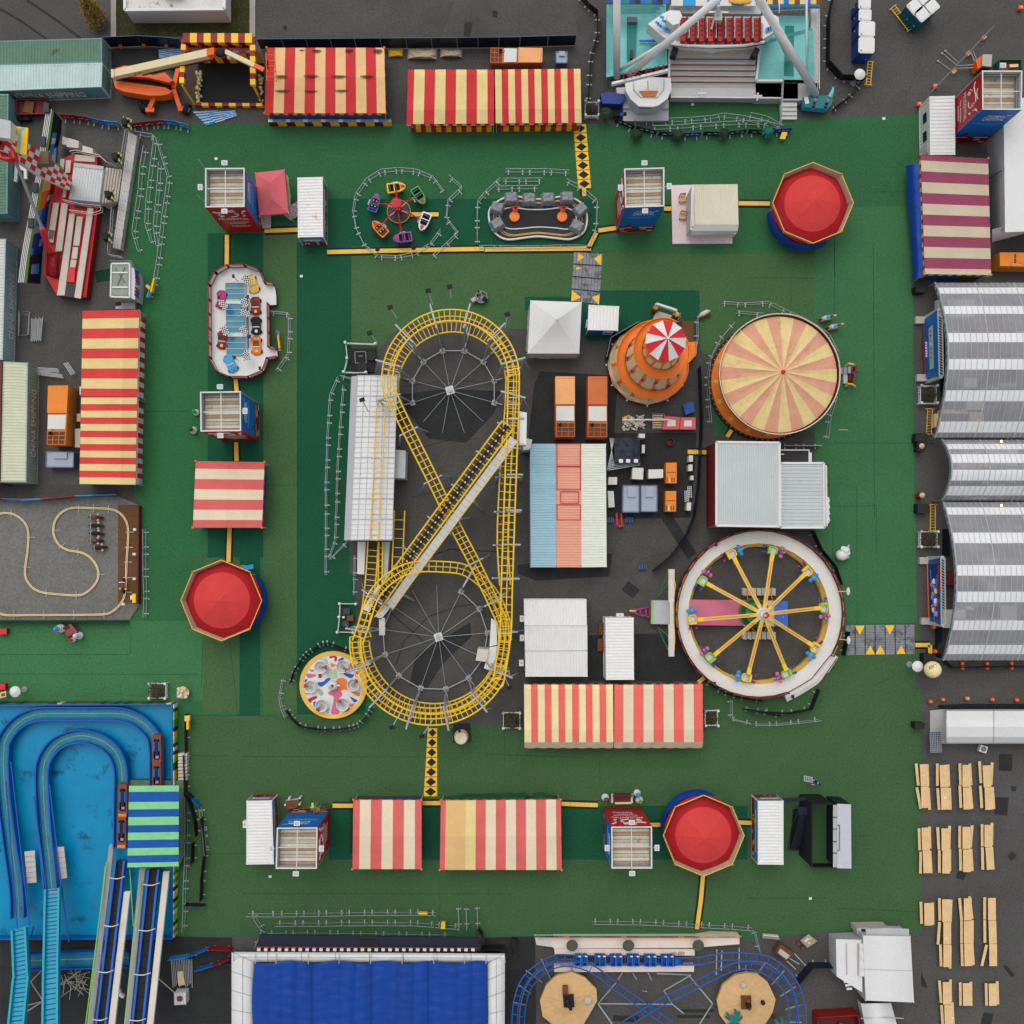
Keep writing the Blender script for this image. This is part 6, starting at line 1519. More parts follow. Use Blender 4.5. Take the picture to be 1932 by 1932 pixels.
c0=G(1035,1265)
t_=tz('rubbish_heap','heap of white plastic bottles and bags in the yard','rubbish',c0)
for i in rg(60):p=G(rr.uniform(965,1110),rr.uniform(1215,1310),rr.uniform(.1,.5));d=V(rr.uniform(-1,1),rr.uniform(-1,1),rr.uniform(-.2,.2)).normalized()*rr.uniform(.1,.3);mb.tu([p-d,p+d],rr.uniform(.06,.13),rr.choice(['ow','wh','dw','bd']),6)
pz(t_,'litter',mb,kind='stuff')
pz(t_,'yellow_bag',AA(G(975,1235,.4),.25,'yellow',8,6))
for q,l in(([(1255,1210),(1362,1220),(1358,1305),(1240,1305)],'left red and white printed cool box in the yard'),([(1366,1222),(1472,1222),(1472,1305),(1362,1305)],'right red and white printed cool box in the yard')):cbn(l,q,1.1,'dr','pink_cloth','box','cool_box','printed cool boxes',detail=lambda t,c:pz(t,'print',PP([c[0].lerp(c[2],.25),c[1].lerp(c[3],.25),c[2].lerp(c[0],.25),c[3].lerp(c[1],.25)],1.1,1.13,'wh')))
t_=tz('pallet_stack','grey steel rack of slats beside the cool boxes','rack',G(1200,1260))
for j in rg(6):pz(t_,'slat',BB(G(1170,1215+16*j,.6),G(1238,1215+16*j,.6),.13,'bd',h=.06))
pz(t_,'frame',TT([G(1165,1205,.8),G(1245,1205,.8),G(1245,1308,.8),G(1165,1308,.8)],.05,'gv',5,closed=True))
t_=tz('blue_skip','blue ribbed crate below the screen fence corner','crate',G(1425,1160))
pz(t_,'body',PP(WQ(.7,((1385,1135),(1450,1112),(1468,1180),(1400,1205))),.02,.7,'blue'))
pz(t_,'ribs',join(*[BB(W(1388+3*i,1135+14*i,.74),W(1450+4*i,1115+14*i,.74),.08,'sb')for i in rg(5)]))
mb=MB()
c0=G(1370,1390)
for i in rg(26):p=G(rr.uniform(1330,1440),rr.uniform(1355,1430),.15);mb.ba(p,rr.uniform(.12,.35),rr.choice(['bk','tar','bg','dbn']),7,5,(1,1,.6))
mb=MB()
mb.grid(lambda u,t:W(lerp(1255,1350,u),lerp(1440,1455,t)-25*sin(PI*t)*(1-u)+18*t,.5+.15*noise.noise(V(u*5,t*5,7))),8,5,'wh')
t_=solo('dark_round_tub','round dark tub on a white sheet in the yard','tub',LL(G(1288,1395),[(.38,.02),(.4,.6),(.34,.6),(.3,.1),(0,.1)],'mr',18),G(1288,1395))
for x,y,l in((1400,1770,'leaning'),(1420,1740,'lying')):solo('wire_rack',l+' wire rack by the right yard fence','rack',join(*[BB(G(x-12,y-30+14*i,.4),G(x+18,y-38+14*i,.4),.05,'stl')for i in rg(6)],*[BB(G(x-10+12*i,y-36,.45),G(x-6+12*i,y+44,.45),.05,'stl')for i in rg(3)]),G(x,y))
tile(1400,1400)
t_=tz('pallet_truck','red pallet truck below the yard fence','pallet truck',G(940,250))
for x in(918,950):pz(t_,'fork',BB(G(x,200,.15),G(x+8,290,.15),.16,'brd',h=.1))
pz(t_,'pump',XX(G(945,290,.3),(.5,.25,.5),'red'))
pz(t_,'handle',TT([G(950,292,.5),G(958,302,1.1)],.03,'bk',5))
for x,y,l in((870,250,'near mint container'),(1005,250,'beside the pallet truck'),(1100,575,'on the open asphalt')):solo('plastic_crate','dark blue plastic crate '+l,'crate',join(*[BB(G(x-24,y-18+9*i,.2),G(x+24,y-22+9*i,.2),.06,'db',h=.3)for i in rg(5)],*[BB(G(x-24+12*i,y-18,.22),G(x-24+12*i,y+16,.22),.06,'bgy',h=.3)for i in rg(5)]),G(x,y),'plastic crates south of the yard')
for(x,y,m,l)in((825,1005,'dbn','upper brown board left of the rust patched cabin'),(815,1115,'br','lower brown board left of the rust patched cabin')):cbn(l,[(x-25,y-40),(x+25,y-40),(x+30,y+45),(x-28,y+45)],.5,'mr',m,'board','plywood_board','brown boards beside the cabin')
def bin_(label,x,y,m='bg',s=.62,h=1.0,group='green wheelie bins'):
 p=W(x,y,h);t_=tz('wheelie_bin',label,'bin',V(p.x,p.y,0),group);a=s/2;B=V(p.x,p.y,0)
 pz(t_,'body',MB().hexa([B+V(-a*.8,-a*.8,.1),B+V(a*.8,-a*.8,.1),B+V(a*.8,a*.8,.1),B+V(-a*.8,a*.8,.1),B+V(-a,-a,h-.06),B+V(a,-a,h-.06),B+V(a,a,h-.06),B+V(-a,a,h-.06)],m));pz(t_,'lid',PP([B+V(-a*1.08,-a*1.08,0),B+V(a*1.08,-a*1.08,0),B+V(a*1.08,a*1.08,0),B+V(-a*1.08,a*1.08,0)],h-.06,h,m).pm([B+V(-a*.7,-a*.7,0),B+V(a*.7,-a*.7,0),B+V(a*.7,a*.7,0),B+V(-a*.7,a*.7,0)],h,h+.04,'bin_pale' if mat('bin_pale',(96,128,108),.6,.08,.8)and m=='bg' else m))
 for s_ in(-1,1):pz(t_,'wheel',TT([B+V(s_*a*.7,a*.7,.1),B+V(s_*a*.9,a*.7,.1)],.1,'rb',10))
 return t_
tile(1400,0)
tile(0,0)
tile(0,1400)
tile(1400,2158)
tile(2158,2158)
tile(0,2158)
tile(2158,700)
tile(2158,1400)
tile(2158,0)
tile(0,0)
tile(2158,2158)
TB=[]
def slab(kind,x0,y0,x1,y1,label,group):
 z=.76 if kind=='table' else.48;w_=.78 if kind=='table' else.29
 a,b=W(x0,y0,z),W(x1,y1,z);d=b-a;L_=d.length;m=(a+b)/2;rz=math.atan2(d.y,d.x);key=kind
 if key not in PROTO:
  t_=tz('beer_table' if kind=='table' else 'beer_bench',label,kind,(0,0,0),group);l=2.2;top=MB();k=4 if kind=='table' else 1
  for i in rg(k):v0=-w_/2+w_*i/k+.006;v1=-w_/2+w_*(i+1)/k-.006;top.pm([V(-l/2,v0,0),V(l/2,v0,0),V(l/2,v1,0),V(-l/2,v1,0)],z-.035,z,'wood_pale')
  pz(t_,'tabletop' if kind=='table' else 'seat',top)
  for s_ in(-.36,.36):pz(t_,'leg_frame',TT([V(s_*l,-w_*.4,0),V(s_*l,-w_*.32,z-.04),V(s_*l,w_*.32,z-.04),V(s_*l,w_*.4,0)],.022,'bg',5))
  PROTO[key]=t_;t_.location=V(m.x,m.y,0);t_.rotation_euler=(0,0,rz);t_.scale=(L_/2.2,1,1);return
 copytree(PROTO[key],V(m.x,m.y,0),rz,(L_/2.2,1,1),label,group)
PROTO={}
T,B='table','bench'
ROWS={'top':[[(B,1180,115,1195,268),(T,1232,120,1240,272),(B,1258,122,1262,272),(B,1185,282,1212,430),(T,1240,275,1245,425),(B,1265,285,1274,438)],[(B,1328,115,1328,270),(T,1370,125,1376,278),(B,1402,122,1408,275),(B,1330,287,1340,438),(T,1378,282,1383,437),(B,1413,285,1418,437)],[(B,1485,115,1490,267),(T,1530,125,1530,278),(B,1554,115,1563,267),(B,1485,270,1492,425),(T,1533,282,1538,435),(B,1556,275,1570,430)],[(B,1622,100,1632,252),(T,1670,128,1678,280),(B,1710,108,1703,263),(B,1628,270,1638,425),(T,1684,282,1690,438),(B,1712,280,1722,432)]],'second':[[(B,1200,567,1205,720),(T,1244,562,1249,720),(B,1273,555,1276,708),(B,1212,730,1210,882),(T,1253,722,1258,880),(B,1276,725,1285,880)],[(B,1330,560,1338,715),(T,1383,568,1385,722),(B,1413,550,1409,708),(B,1342,720,1342,877),(T,1391,722,1389,882),(B,1414,712,1414,865)],[(B,1484,550,1484,703),(T,1530,557,1530,710),(B,1571,547,1558,702),(B,1488,708,1491,862),(T,1534,715,1534,872),(B,1562,710,1571,865)],[(B,1640,538,1642,693),(T,1684,543,1684,698),(B,1709,528,1707,683),(B,1642,700,1645,855),(T,1690,700,1700,855)]],'third':[[(B,1213,1080,1218,1233),(T,1263,1088,1265,1245),(B,1295,1085,1297,1240)],[(B,1342,1055,1346,1212),(T,1388,1063,1390,1220),(B,1424,1065,1418,1220),(B,1343,1222,1332,1377),(T,1397,1222,1397,1377),(B,1348,1377,1355,1530),(T,1397,1380,1397,1535),(B,1418,1385,1416,1545)],[(B,1483,1055,1497,1210),(T,1540,1055,1540,1210),(B,1552,1042,1570,1198),(B,1497,1212,1497,1368),(T,1540,1215,1540,1370),(B,1572,1208,1571,1365),(B,1498,1372,1503,1528),(T,1542,1372,1545,1528),(B,1570,1365,1579,1520)],[(B,1658,1048,1658,1203),(T,1708,1053,1710,1210),(B,1658,1207,1660,1365),(T,1711,1213,1716,1370),(B,1672,1380,1638,1527),(T,1717,1372,1718,1528)]],'bottom':[[(B,1342,1630,1355,1785),(T,1393,1640,1395,1797),(B,1418,1622,1421,1775),(B,1357,1800,1367,1952),(T,1403,1800,1408,1955),(B,1431,1780,1439,1935)],[(B,1488,1642,1490,1803),(T,1532,1648,1535,1805),(B,1561,1638,1563,1805)],[(B,1668,1648,1672,1803),(T,1713,1650,1716,1805),(B,1745,1635,1750,1795)]]}
for rn,cols in ROWS.items():
 for ci,col in en(cols):
  nT=sum(1 for q in col if q[0]==T);tt=[q for q in col if q[0]==T]
  for k,*q in col:
   lev=min(range(len(tt)),key=lambda i:abs(tt[i][2]-q[1]));lv={1:'only',2:('upper','lower')[lev]if nT==2 else '',3:('top','middle','bottom')[lev]if nT==3 else ''}[nT]
   if k==T:lab=f"{lv} wooden table of the {ORD[ci]} stack in the {rn} table row"
   else:lab=f"bench {'left' if q[0] < tt[lev][1] else 'right'} of the {lv} table, {ORD[ci]} stack, {rn} table row"
   slab(k,*q,lab,('wooden beer tables on the asphalt' if k==T else 'wooden beer benches on the asphalt'))
for x,y,l in((1230,197,'first stack of the top'),(1380,355,'second stack of the top'),(1388,1335,'second stack of the third'),(1435,1888,'first stack of the bottom')):solo('paper_plate','small white plate on a table, '+l+' row','plate',LL(W(x,y,.765),[(.07,0),(.11,.02),(.09,.02),(0,.01)],'wh',12),W(x,y,.76),'white plates left on the tables')
t_=tz('white_marquee','plain white marquee with a curved roof beside the tables','tent',G(985,1550))
q_=[(808,1315),(1140,1320),(1165,1782),(828,1768)]
mb=MB()
mb.grid(lambda u,t:W(*bil(q_,u,t),3.0+.7*sin(PI*u)**.8-.12*abs(sin(2*PI*t))*0),10,6,'wc')
pz(t_,'canopy',mb,smooth=1)
mb=MB()
c=[W(x,y,3.)for x,y in q_]
for a,b in zip(c,c[1:]+c[:1]):mb.face([V(a.x,a.y,.1),V(b.x,b.y,.1),b,a],'sheet')
pz(t_,'side_wall',mb)
pz(t_,'end_hood',MB().grid(lambda u,t:W(lerp(830,1130,u),lerp(1262,1316,t)+12*abs(u-.5),2.9+.5*sin(PI*u)),8,3,'lg_'))
pz(t_,'roof_rib',TT([W(*bil(q_,u/10,.52),3.03+.7*sin(PI*u/10)**.8)for u in rg(11)],.03,'lg_',5))
for x,y in q_:p=W(x,y,3.);pz(t_,'post',BB(V(p.x,p.y,0),p,.1,'stl'))
t_=tz('side_tent','narrow white tent with grey roof beams left of the marquee','tent',G(690,1500))
q_=[(620,1340),(800,1345),(805,1712),(625,1600)]
mb=MB()
mb.grid(lambda u,t:W(*bil(q_,u,t),2.8+.12*sin(PI*u)),6,6,'wc')
pz(t_,'canopy',mb)
c=WQ(2.8,((572,1300),(620,1340),(625,1600),(578,1550)))
mb=MB()
mb.face([V(*G(568,1300).xy,0),V(*G(575,1555).xy,0),W(625,1600,2.8),W(620,1340,2.8)],'sheet')
mb.face([V(*G(568,1300).xy,0),W(620,1340,2.8),W(800,1345,2.8),V(*G(760,1290).xy,0)],'lg_')
pz(t_,'side_wall',mb)
for x in(692,772):pz(t_,'roof_beam',BB(W(x,1370,2.95),W(x+4,1590,2.95),.1,'st'))
for i in rg(5):pz(t_,'valance_strip',BB(W(655+10*i,1592+24*i,2.7),W(700+8*i,1580+26*i,2.85),.2,'wh',h=.05))
t_=tz('link_canopy','white sheet bridging the two white tents','canopy',G(825,1480))
mb=MB()
mb.grid(lambda u,t:W(lerp(783,860,u),lerp(1370,1600,t),3.1-.2*sin(PI*u)+.05*sin(t*20)),6,16,'wc')
pz(t_,'sheet',mb)
for x,y in((785,1372),(858,1600)):pz(t_,'post',BB(G(x,y),W(x,y,3.),.07,'stl'))
t_=tz('cream_cabin','light grey cabin wall unit above the white marquee','cabin',G(880,1285))
pz(t_,'body',PP(WQ(1.8,((765,1265),(895,1262),(990,1262),(1000,1300),(770,1305))),.02,1.8,'st'))
pz(t_,'roof_panel',PP(WQ(1.85,((775,1262),(850,1260),(870,1300),(800,1305))),1.8,1.86,'lg_'))
for x in(795,832):pz(t_,'dark_window',PP([W(a,b,1.9)for a,b in((x,1270),(x+28,1270),(x+34,1296),(x+8,1298))],1.86,1.9,'np_'))
t_=tz('tunnel_cover','pale grey barrel roof tent at the bottom edge','tent',G(940,1890))
mb=MB()
q_=[(790,1790),(1010,1785),(1092,1890),(870,1895)]
mb.grid(lambda u,t:W(*bil([(795,1790),(1005,1786),(1090,2100),(850,2100)],u,t),2.2+1.0*sin(PI*u)),10,8,'wc')
pz(t_,'canopy',mb,smooth=1)
mb=MB()
mb.grid(lambda u,t:W(lerp(790,1005,u),1786+4*t,2.2+1.0*sin(PI*u)*(1-t))-ZV(2.0*t*0),10,2,'sheet')
pz(t_,'end_wall',mb)
pz(t_,'front_arch',TT([W(lerp(795,1090,u/12),1893-6*sin(PI*u/12),2.2+1.0*sin(PI*u/12))for u in rg(13)],.06,'lg_',5))
pz(t_,'skirt',BB(W(795,1790,1.1),W(855,2100,1.1),.06,'wh',h=2.))
def tpl(label,q,hs,m,seed,cat='tarpaulin',name='tarpaulin',amp=.3):
 mb=MB();mb.grid(lambda u,t:W(*bil(q,u,t),.05+hs*min(1,4*min(u,1-u,t,1-t)+.0)**.5*(.85+amp*noise.noise(V(u*4+seed,t*4,seed)))),18,18,m);c=G(*bil(q,.5,.5));return solo(name,label,cat,mb,c)
mfe('dark blue cloth screen left of the blue tarpaulins',[(575,1500),(430,1500),(330,1620)],1.6,None,'navy',True,name='screen_fence')
t_=tz('red_skip','dark red open container at the bottom frame edge','container',G(640,1920))
pz(t_,'wall',join(*[BB(W(a[0],a[1],1.8)-ZV(.9),W(b[0],b[1],1.8)-ZV(.9),.1,'dr',h=1.8)for a,b in(((495,1888),(780,1873)),((780,1873),(800,2050)),((800,2050),(500,2060)),((500,2060),(495,1888)))]))
pz(t_,'floor',PP(WQ(.4,((500,1892),(776,1880),(790,2045),(505,2050))),.1,.4,'mr'))
pz(t_,'plank_load',BB(G(620,1910,.8),G(700,1935,.9),.5,'br',h=.15))
t_=tz('wooden_bench','weathered plank bench lying on the turf edge','bench',G(150,1310))
pz(t_,'seat',PP([G(100,1300),G(205,1308),G(225,1335),G(100,1325)],.3,.36,'plank'))
pz(t_,'backrest',BB(G(98,1292,.65),G(205,1300,.65),.08,'plank_1',h=.5))
[pz(t_,'leg',BB(G(x,1318),G(x,1318,.3),.1,'br'))for x in(112,205)]
t_=tz('timber_counter','dark weathered timber counter with tools beside the blue coaster','counter',G(290,1450))
pz(t_,'top',PP(WQ(1.1,((240,1375),(330,1440),(275,1500),(195,1430))),.05,1.1,'dbn'))
pz(t_,'grey_slab',PP(WQ(1.15,((232,1405),(300,1455),(275,1480),(215,1435))),1.1,1.2,'st'))
for(x,y),(x2,y2)in(((275,1490),(340,1550)),((330,1440),(395,1510)),((290,1470),(365,1515))):pz(t_,'rail',TT([W(x,y,1.),W(x2,y2,1.)],.05,'st',5))
t_=tz('serving_table','grey plank table with food figures around it','table',G(430,1355))
pz(t_,'tabletop',PP(WQ(.8,((430,1305),(490,1355),(420,1402),(372,1350))),.72,.8,'plank'))
[pz(t_,'leg',BB(G(x,y),G(x,y,.72),.1,'br'))for x,y in((430,1318),(478,1355),(420,1390),(385,1350))]
for x,y,m in((420,1340,'ow'),(432,1365,'bd'),(408,1352,'ow'),(440,1335,'gold')):pz(t_,'model_dish',LL(W(x,y,.81),[(.08,0),(.13,.05),(0,.04)],m,10))
for x,y,l in((352,1362,'upper'),(382,1392,'lower')):solo('log_stool',l+' round log stool beside the grey plank table','stool',LL(G(x,y),[(.17,.02),(.19,.42),(.16,.45),(0,.45)],'br',12),G(x,y),'log stools at the plank table')
t_=tz('black_walled_booth','black walled booth open to the turf with one white wall','booth',G(560,620))
wl=lambda a,b,h,m,n='wall',w_=.12:pz(t_,n,BB(V(*G(*a).xy,h/2),V(*G(*b).xy,h/2),w_,m,h=h))
hz=4.2
k_=1-hz/H
def WL(a,b,h,m,w_=.1,n='wall'):p,q=W(*a,h),W(*b,h);return pz(t_,n,BB(V(p.x,p.y,h/2),V(q.x,q.y,h/2),w_,m,h=h))
WL((455,400),(600,398),4.2,'bk')
WL((455,400),(453,838),4.2,'bk')
WL((453,838),(625,840),1.2,'bk')
p_=WQ(3.3,((628,395),(725,400),(728,848),(628,845)))
pz(t_,'white_side_block',PP(p_,.02,3.3,'navy','wall_white' if mat('wall_white',(186,186,194),.6,.04,.6)else 0))
fr=MB()
for y in(400,490,572,660,740,842):fr.bar(W(600,y,3.25),W(630,y,3.25),.06,'bk')
fr.bar(W(645,545,3.36),W(645,720,3.36),.05,'dg')
fr.bar(W(628,545,3.36),W(645,545,3.36),.05,'dg')
fr.bar(W(628,720,3.36),W(645,720,3.36),.05,'dg')
pz(t_,'window_frame',fr)
gl=MB()
gl.face([W(600,400,3.1),W(600,842,3.1),W(628,842,3.25),W(628,400,3.25)][::-1],'lg_')
pz(t_,'glass_strip',gl)
pz(t_,'stair',join(*[PP([W(a,b,.3+.25*i)for a,b in((300+8*i,720-28*i),(360+8*i,720-28*i),(366+8*i,692-28*i),(306+8*i,692-28*i))],.02,.3+.25*i,'np_')for i in rg(9)]))
pz(t_,'landing',PP(WQ(2.8,((362,418),(450,420),(450,470),(362,475))),2.5,2.8,'navy'))
pz(t_,'stair_rail',TT([W(285,720,1.2),W(310,560,2.6),W(360,430,3.8)],.05,'bk',5))
pz(t_,'awning',PP(WQ(2.3,((258,392),(430,368),(400,350),(250,360))),2.2,2.3,'navy'))
def person(label,x,y,face,cols,hold=None,s=1.,cat='person'):
 """adult seen from above: one skinned body, hair and clothes coloured by zone"""
 p=G(x,y);f=V(face[0],face[1],0).normalized();r=V(f.y,-f.x,0);J=lambda a,b,c:tuple((f*a+r*b+ZV(c))*s)
 vs=[J(0,0,.95),J(0,0,1.2),J(.02,0,1.42),J(.03,0,1.52),J(.06,0,1.64),J(.02,.2,1.4),J(.25,.3,1.2),J(.48,.22,1.18),J(.02,-.2,1.4),J(.25,-.3,1.2),J(.48,-.22,1.18),J(.0,.1,.9),J(.08,.11,.5),J(.0,.12,.08),J(.14,.13,.04),J(0,-.1,.9),J(-.04,-.11,.5),J(-.1,-.12,.08),J(.04,-.13,.04)]
 es=[(0,1),(1,2),(2,3),(3,4),(2,5),(5,6),(6,7),(2,8),(8,9),(9,10),(0,11),(11,12),(12,13),(13,14),(0,15),(15,16),(16,17),(17,18)]
 rad=[.15,.15,.14,.06,.11,.07,.05,.04,.07,.05,.04,.1,.07,.05,.05,.1,.07,.05,.05]
 me=bpy.data.meshes.new('person');me.from_pydata(vs,es,[]);o=bpy.data.objects.new('tmp',me);COL.objects.link(o);o.modifiers.new('s','SKIN');o.modifiers.new('d','SUBSURF').levels=1
 for v,rr_ in zip(me.skin_vertices[0].data,rad):v.radius=(rr_*s,rr_*s)
 me.skin_vertices[0].data[0].use_root=True;bpy.context.view_layer.update()
 m2=bpy.data.meshes.new_from_object(o.evaluated_get(bpy.context.evaluated_depsgraph_get()));bpy.data.objects.remove(o)
 for m in cols:m2.materials.append(K(m))
 vb=[Vector(v)for v in vs];zone={3:0,4:0,7:0,10:0,6:1,9:1,0:2,11:2,12:2,15:2,16:2,13:3,14:3,17:3,18:3}
 for pl in m2.polygons:
  c=pl.center;i=min(range(len(vb)),key=lambda k:(vb[k]-c).length);pl.material_index=zone.get(i,1);pl.use_smooth=1
 root=bpy.data.objects.new('person',m2);COL.objects.link(root);root.location=p;LOC[root.name]=p;tagit(root,label,cat)
 h=p+Vector(J(.02,0,1.68));pz(root,'hair',AA(h,.125*s,cols[4],12,8,(1,1,.9)),smooth=1)
 hd=p+Vector(J(.09,0,1.63));pz(root,'face',AA(hd,.1*s,cols[0],10,8).ba(hd+f*.1*s,.025*s,cols[0],6,4),smooth=1)
 for sd in(.22,-.22):
  b0=p+Vector(J(.48,sd,1.18));hnd=AA(b0+f*.04*s,.05*s,cols[0],8,6,(1,.8,.5))
  for i,l in en((.075,.09,.085,.065)):k0=b0+f*.07*s+r*(.03-.02*i)*s;hnd.tu([k0,k0+f*l*.6*s,k0+f*l*s-ZV(.03*s)],[.011*s,.01*s,.008*s],cols[0],5)
  hnd.tu([b0+f*.02*s+r*(-.04 if sd>0 else.04)*s,b0+f*.06*s+r*(-.075 if sd>0 else.075)*s],[.013*s,.01*s],cols[0],5);pz(root,'hand',hnd,smooth=1)
 return root
person('person in a blue shirt and dark trousers carrying a folding ladder on the turf',470,232,(-1,.1),('skin','sb','navy','bk','hair'))
t_=tz('step_ladder','aluminium step ladder carried by the person in blue','ladder',W(425,222,1.1))
lp=lambda a,b:W(a,b,1.15)
for y in(205,240):pz(t_,'side_rail',BB(lp(395,y-5),lp(460,y+8),.05,'stl'))
for i in rg(5):pz(t_,'rung',BB(lp(400+13*i,202+3*i),lp(400+13*i,236+3*i),.07,'stl'))
tile(700,700)
person('person in a dark cap bending beside the coaster with folded arms',1650,375,(.2,-1),('skin','grey','bk','bk','hair'))
t_=tz('litter_barrow','grey round tub with a white box beside the bending person','tub',G(1665,390))
pz(t_,'tub',LL(G(1668,392),[(.5,.05),(.62,.6),(.55,.6),(.45,.15),(0,.15)],'grey',18))
pz(t_,'box',XX(G(1615,410,.4),(.5,.4,.6),'st',.5))
pz(t_,'bag',AA(G(1690,408,.7),.25,'bk',9,6))
tile(700,2158)
bh=tz('bumper_car_hall','dark fronted hall with blue tarpaulin roof and white inflatable frame','pavilion',G(880,1700))
mat('roof_blue',(0,58,142),.5,.12,.5,.5,2.,stretch=(1,.25,1))
rb_=MB()
rb_.grid(lambda u,t:W(lerp(85,1708,u)-14*sin(PI*t*1.1)*(1-u)*1.3,lerp(1500,2100,t)+9*sin(u*31),4.1+.12*abs(sin(u*PI*16))+.22*sin(u*PI*4)**2+.06*noise.noise(V(u*14,t*14,2))),96,30,'roof_blue')
pz(bh,'blue_roof',rb_)
rope=MB()
for u in(.245,.5,.745):rope.tu([W(lerp(85,1708,u),lerp(1500,2100,t/8),4.32)for t in rg(9)],.03,'db',4)
pz(bh,'roof_seam',rope)
mat('inflatable',(210,210,208),.5,.04,.8,.3,1.2)
def tube_wall(name,pts,z,r_,rib=6):
 P_=[W(x,y,z)for x,y in pts];mb=MB();mb.tu(P_,r_,'inflatable',14);pz(bh,name,mb,smooth=1)
def pillow(name,q,z,bul,nu,nt):
 mb=MB();mb.grid(lambda u,t:W(*bil(q,u,t),z+bul*sin(PI*min(max(t,.0),1.))**.7*(1-.12*abs(cos(PI*u*nu/1.0)))),nu*4,8,'inflatable');pz(bh,name,mb,smooth=1)
 g_=MB()
 for i in rg(nu+1):g_.tu([W(*bil(q,i/nu,t/6),z+.03+bul*sin(PI*t/6)**.7*.9)for t in rg(7)],.025,'grey',4)
 g_.tu([W(*bil(q,u/20,.5),z+bul+.02)for u in rg(21)],.02,'grey',4);pz(bh,'tie_rope',g_)
pillow('inflatable_beam',[(-60,1428),(1830,1440),(1835,1505),(-60,1500)],3.7,.55,8,3)
pillow('inflatable_beam',[(-75,1430),(-75,2100),(75,2100),(80,1500)],3.7,.6,5,3)
pillow('inflatable_beam',[(1710,1510),(1715,2100),(1830,2100),(1832,1440)],3.7,.55,5,3)
pz(bh,'front_wall',BB(G(-50,1425,1.8),G(1800,1430,1.8),.15,'navy',h=3.6))
pz(bh,'front_canopy',PP(WQ(3.2,((120,1310),(1640,1330),(1655,1398),(95,1395))),3.0,3.2,'navy'))
cb_=MB()
n_=64
for i in rg(n_):cb_.bar(W(lerp(105,1645,i/n_),1410,3.35),W(lerp(105,1645,(i+1)/n_),1412,3.35),.26,('ow','bk')[i%2],h=.3)
pz(bh,'chequered_fascia',cb_)
pz(bh,'red_light_strip',TT([W(105,1394,3.4),W(1650,1402,3.4)],.05,'dr',5))
pz(bh,'doorway',PP(WQ(3.24,((820,1340),(955,1340),(955,1400),(820,1398))),3.2,3.24,'bk'))
for x in(90,235,460,675,895,1115,1335,1550,1700):pz(bh,'strut',BB(W(x,1440,4.4),W(x,1512,4.4),.06,'st'))
qz('in the front row behind the lower stalls',[(40,1158),(250,1160),(560,1155),(880,1150),(1200,1148),(1355,1152)],8)
qz('in the middle row behind the lower stalls',[(235,1226),(560,1224),(880,1220),(1200,1222),(1345,1232),(1515,1248)],8)
qz('in the back row against the bumper car hall',[(180,1296),(480,1292),(800,1298),(1120,1302),(1440,1308)],8)
qz('joining the rows at their left end',[(85,1160),(150,1262),(95,1385)],2,'from the top')
for i,(x,y0,y1)in en(((1508,1100,1262),(1562,1103,1258),(1638,1097,1255))):qz(('left','middle','right')[i]+' of the three upright ones by the bumper hall corner',[(x,y0),(x+6,y1)],1)
for q,l in(([(1232,1155),(1292,1158),(1292,1170),(1232,1168)],'long yellow sign hanging on the front queue row'),([(1388,1222),(1416,1222),(1415,1270),(1385,1270)],'square yellow sign hanging on the middle queue row')):cbn(l,q,1.2,'yellow','yellow','sign','yellow_sign',zb=.7)
mfe('black cloth corner at the right end of the bumper car hall',[(1640,1240),(1680,1290),(1670,1380),(1830,1375)],1.6,None,'bk',False,name='screen_fence')
tile(1400,2158)
t_=tz('machine_trolley','dark engine trolley on the asphalt left of the blue coaster','trolley',G(208,1380))
pz(t_,'engine',XX(G(208,1370,.5),(.5,1.4,.8),'bk',.1))
pz(t_,'handle',BB(G(200,1320,.8),G(215,1450,.5),.15,'dg'))
pz(t_,'wheels',TT([G(190,1400,.2),G(228,1400,.2)],.2,'rb',10))
bc=tz('small_blue_coaster','small blue roller coaster with cream platform and tan canvas discs','roller coaster',G(1100,1700))
mat('deck_cream',(222,206,192),.55,.06,.8)
pz(bc,'platform',PP(WQ(1.1,((480,1330),(1480,1328),(1590,1310),(1778,1315),(1778,1375),(1465,1400),(480,1405))),.05,1.1,'deck_cream'))
pz(bc,'lower_platform',PP(WQ(1.,((485,1405),(1465,1412),(1465,1455),(490,1450))),.05,1.,'deck_cream'))
pz(bc,'lower_platform',PP(WQ(.9,((485,1528),(1462,1525),(1460,1568),(485,1570))),.05,.9,'deck_cream'))
for i in rg(6):pz(bc,'stair',PP(WQ(1.05-.16*i,((485-23*i,1335-4*i),(462-23*i,1331-4*i),(466-21*i,1395-3*i),(487-21*i,1398-3*i))),.02,1.05-.16*i,'ow'))
fa_=MB()
cols_=['green','leaf','bg','td','leaf','gold','green','td','blue','leaf']
for i in rg(36):x0,x1=350+40*i,390+40*i;y0=1306;fa_.face([V(*G(x0,1312).xy,.05),V(*G(x1,1312).xy,.05),W(x1,1328,1.6),W(x0,1328,1.6)],cols_[(i*7)%10])
pz(bc,'painted_fascia',fa_)
rl_=MB()
rl_.tu([W(355,1330,1.95),W(1470,1332,1.95),W(1590,1315,1.95),W(1790,1318,1.95)],.04,'orange',5)
for i in rg(70):x=360+20.4*i;y=1331 if x<1470 else lerp(1331,1316,min(1,(x-1470)/120));rl_.bar(W(x,y,1.15),W(x,y,1.95),.02,'ow')
pz(bc,'front_railing',rl_)
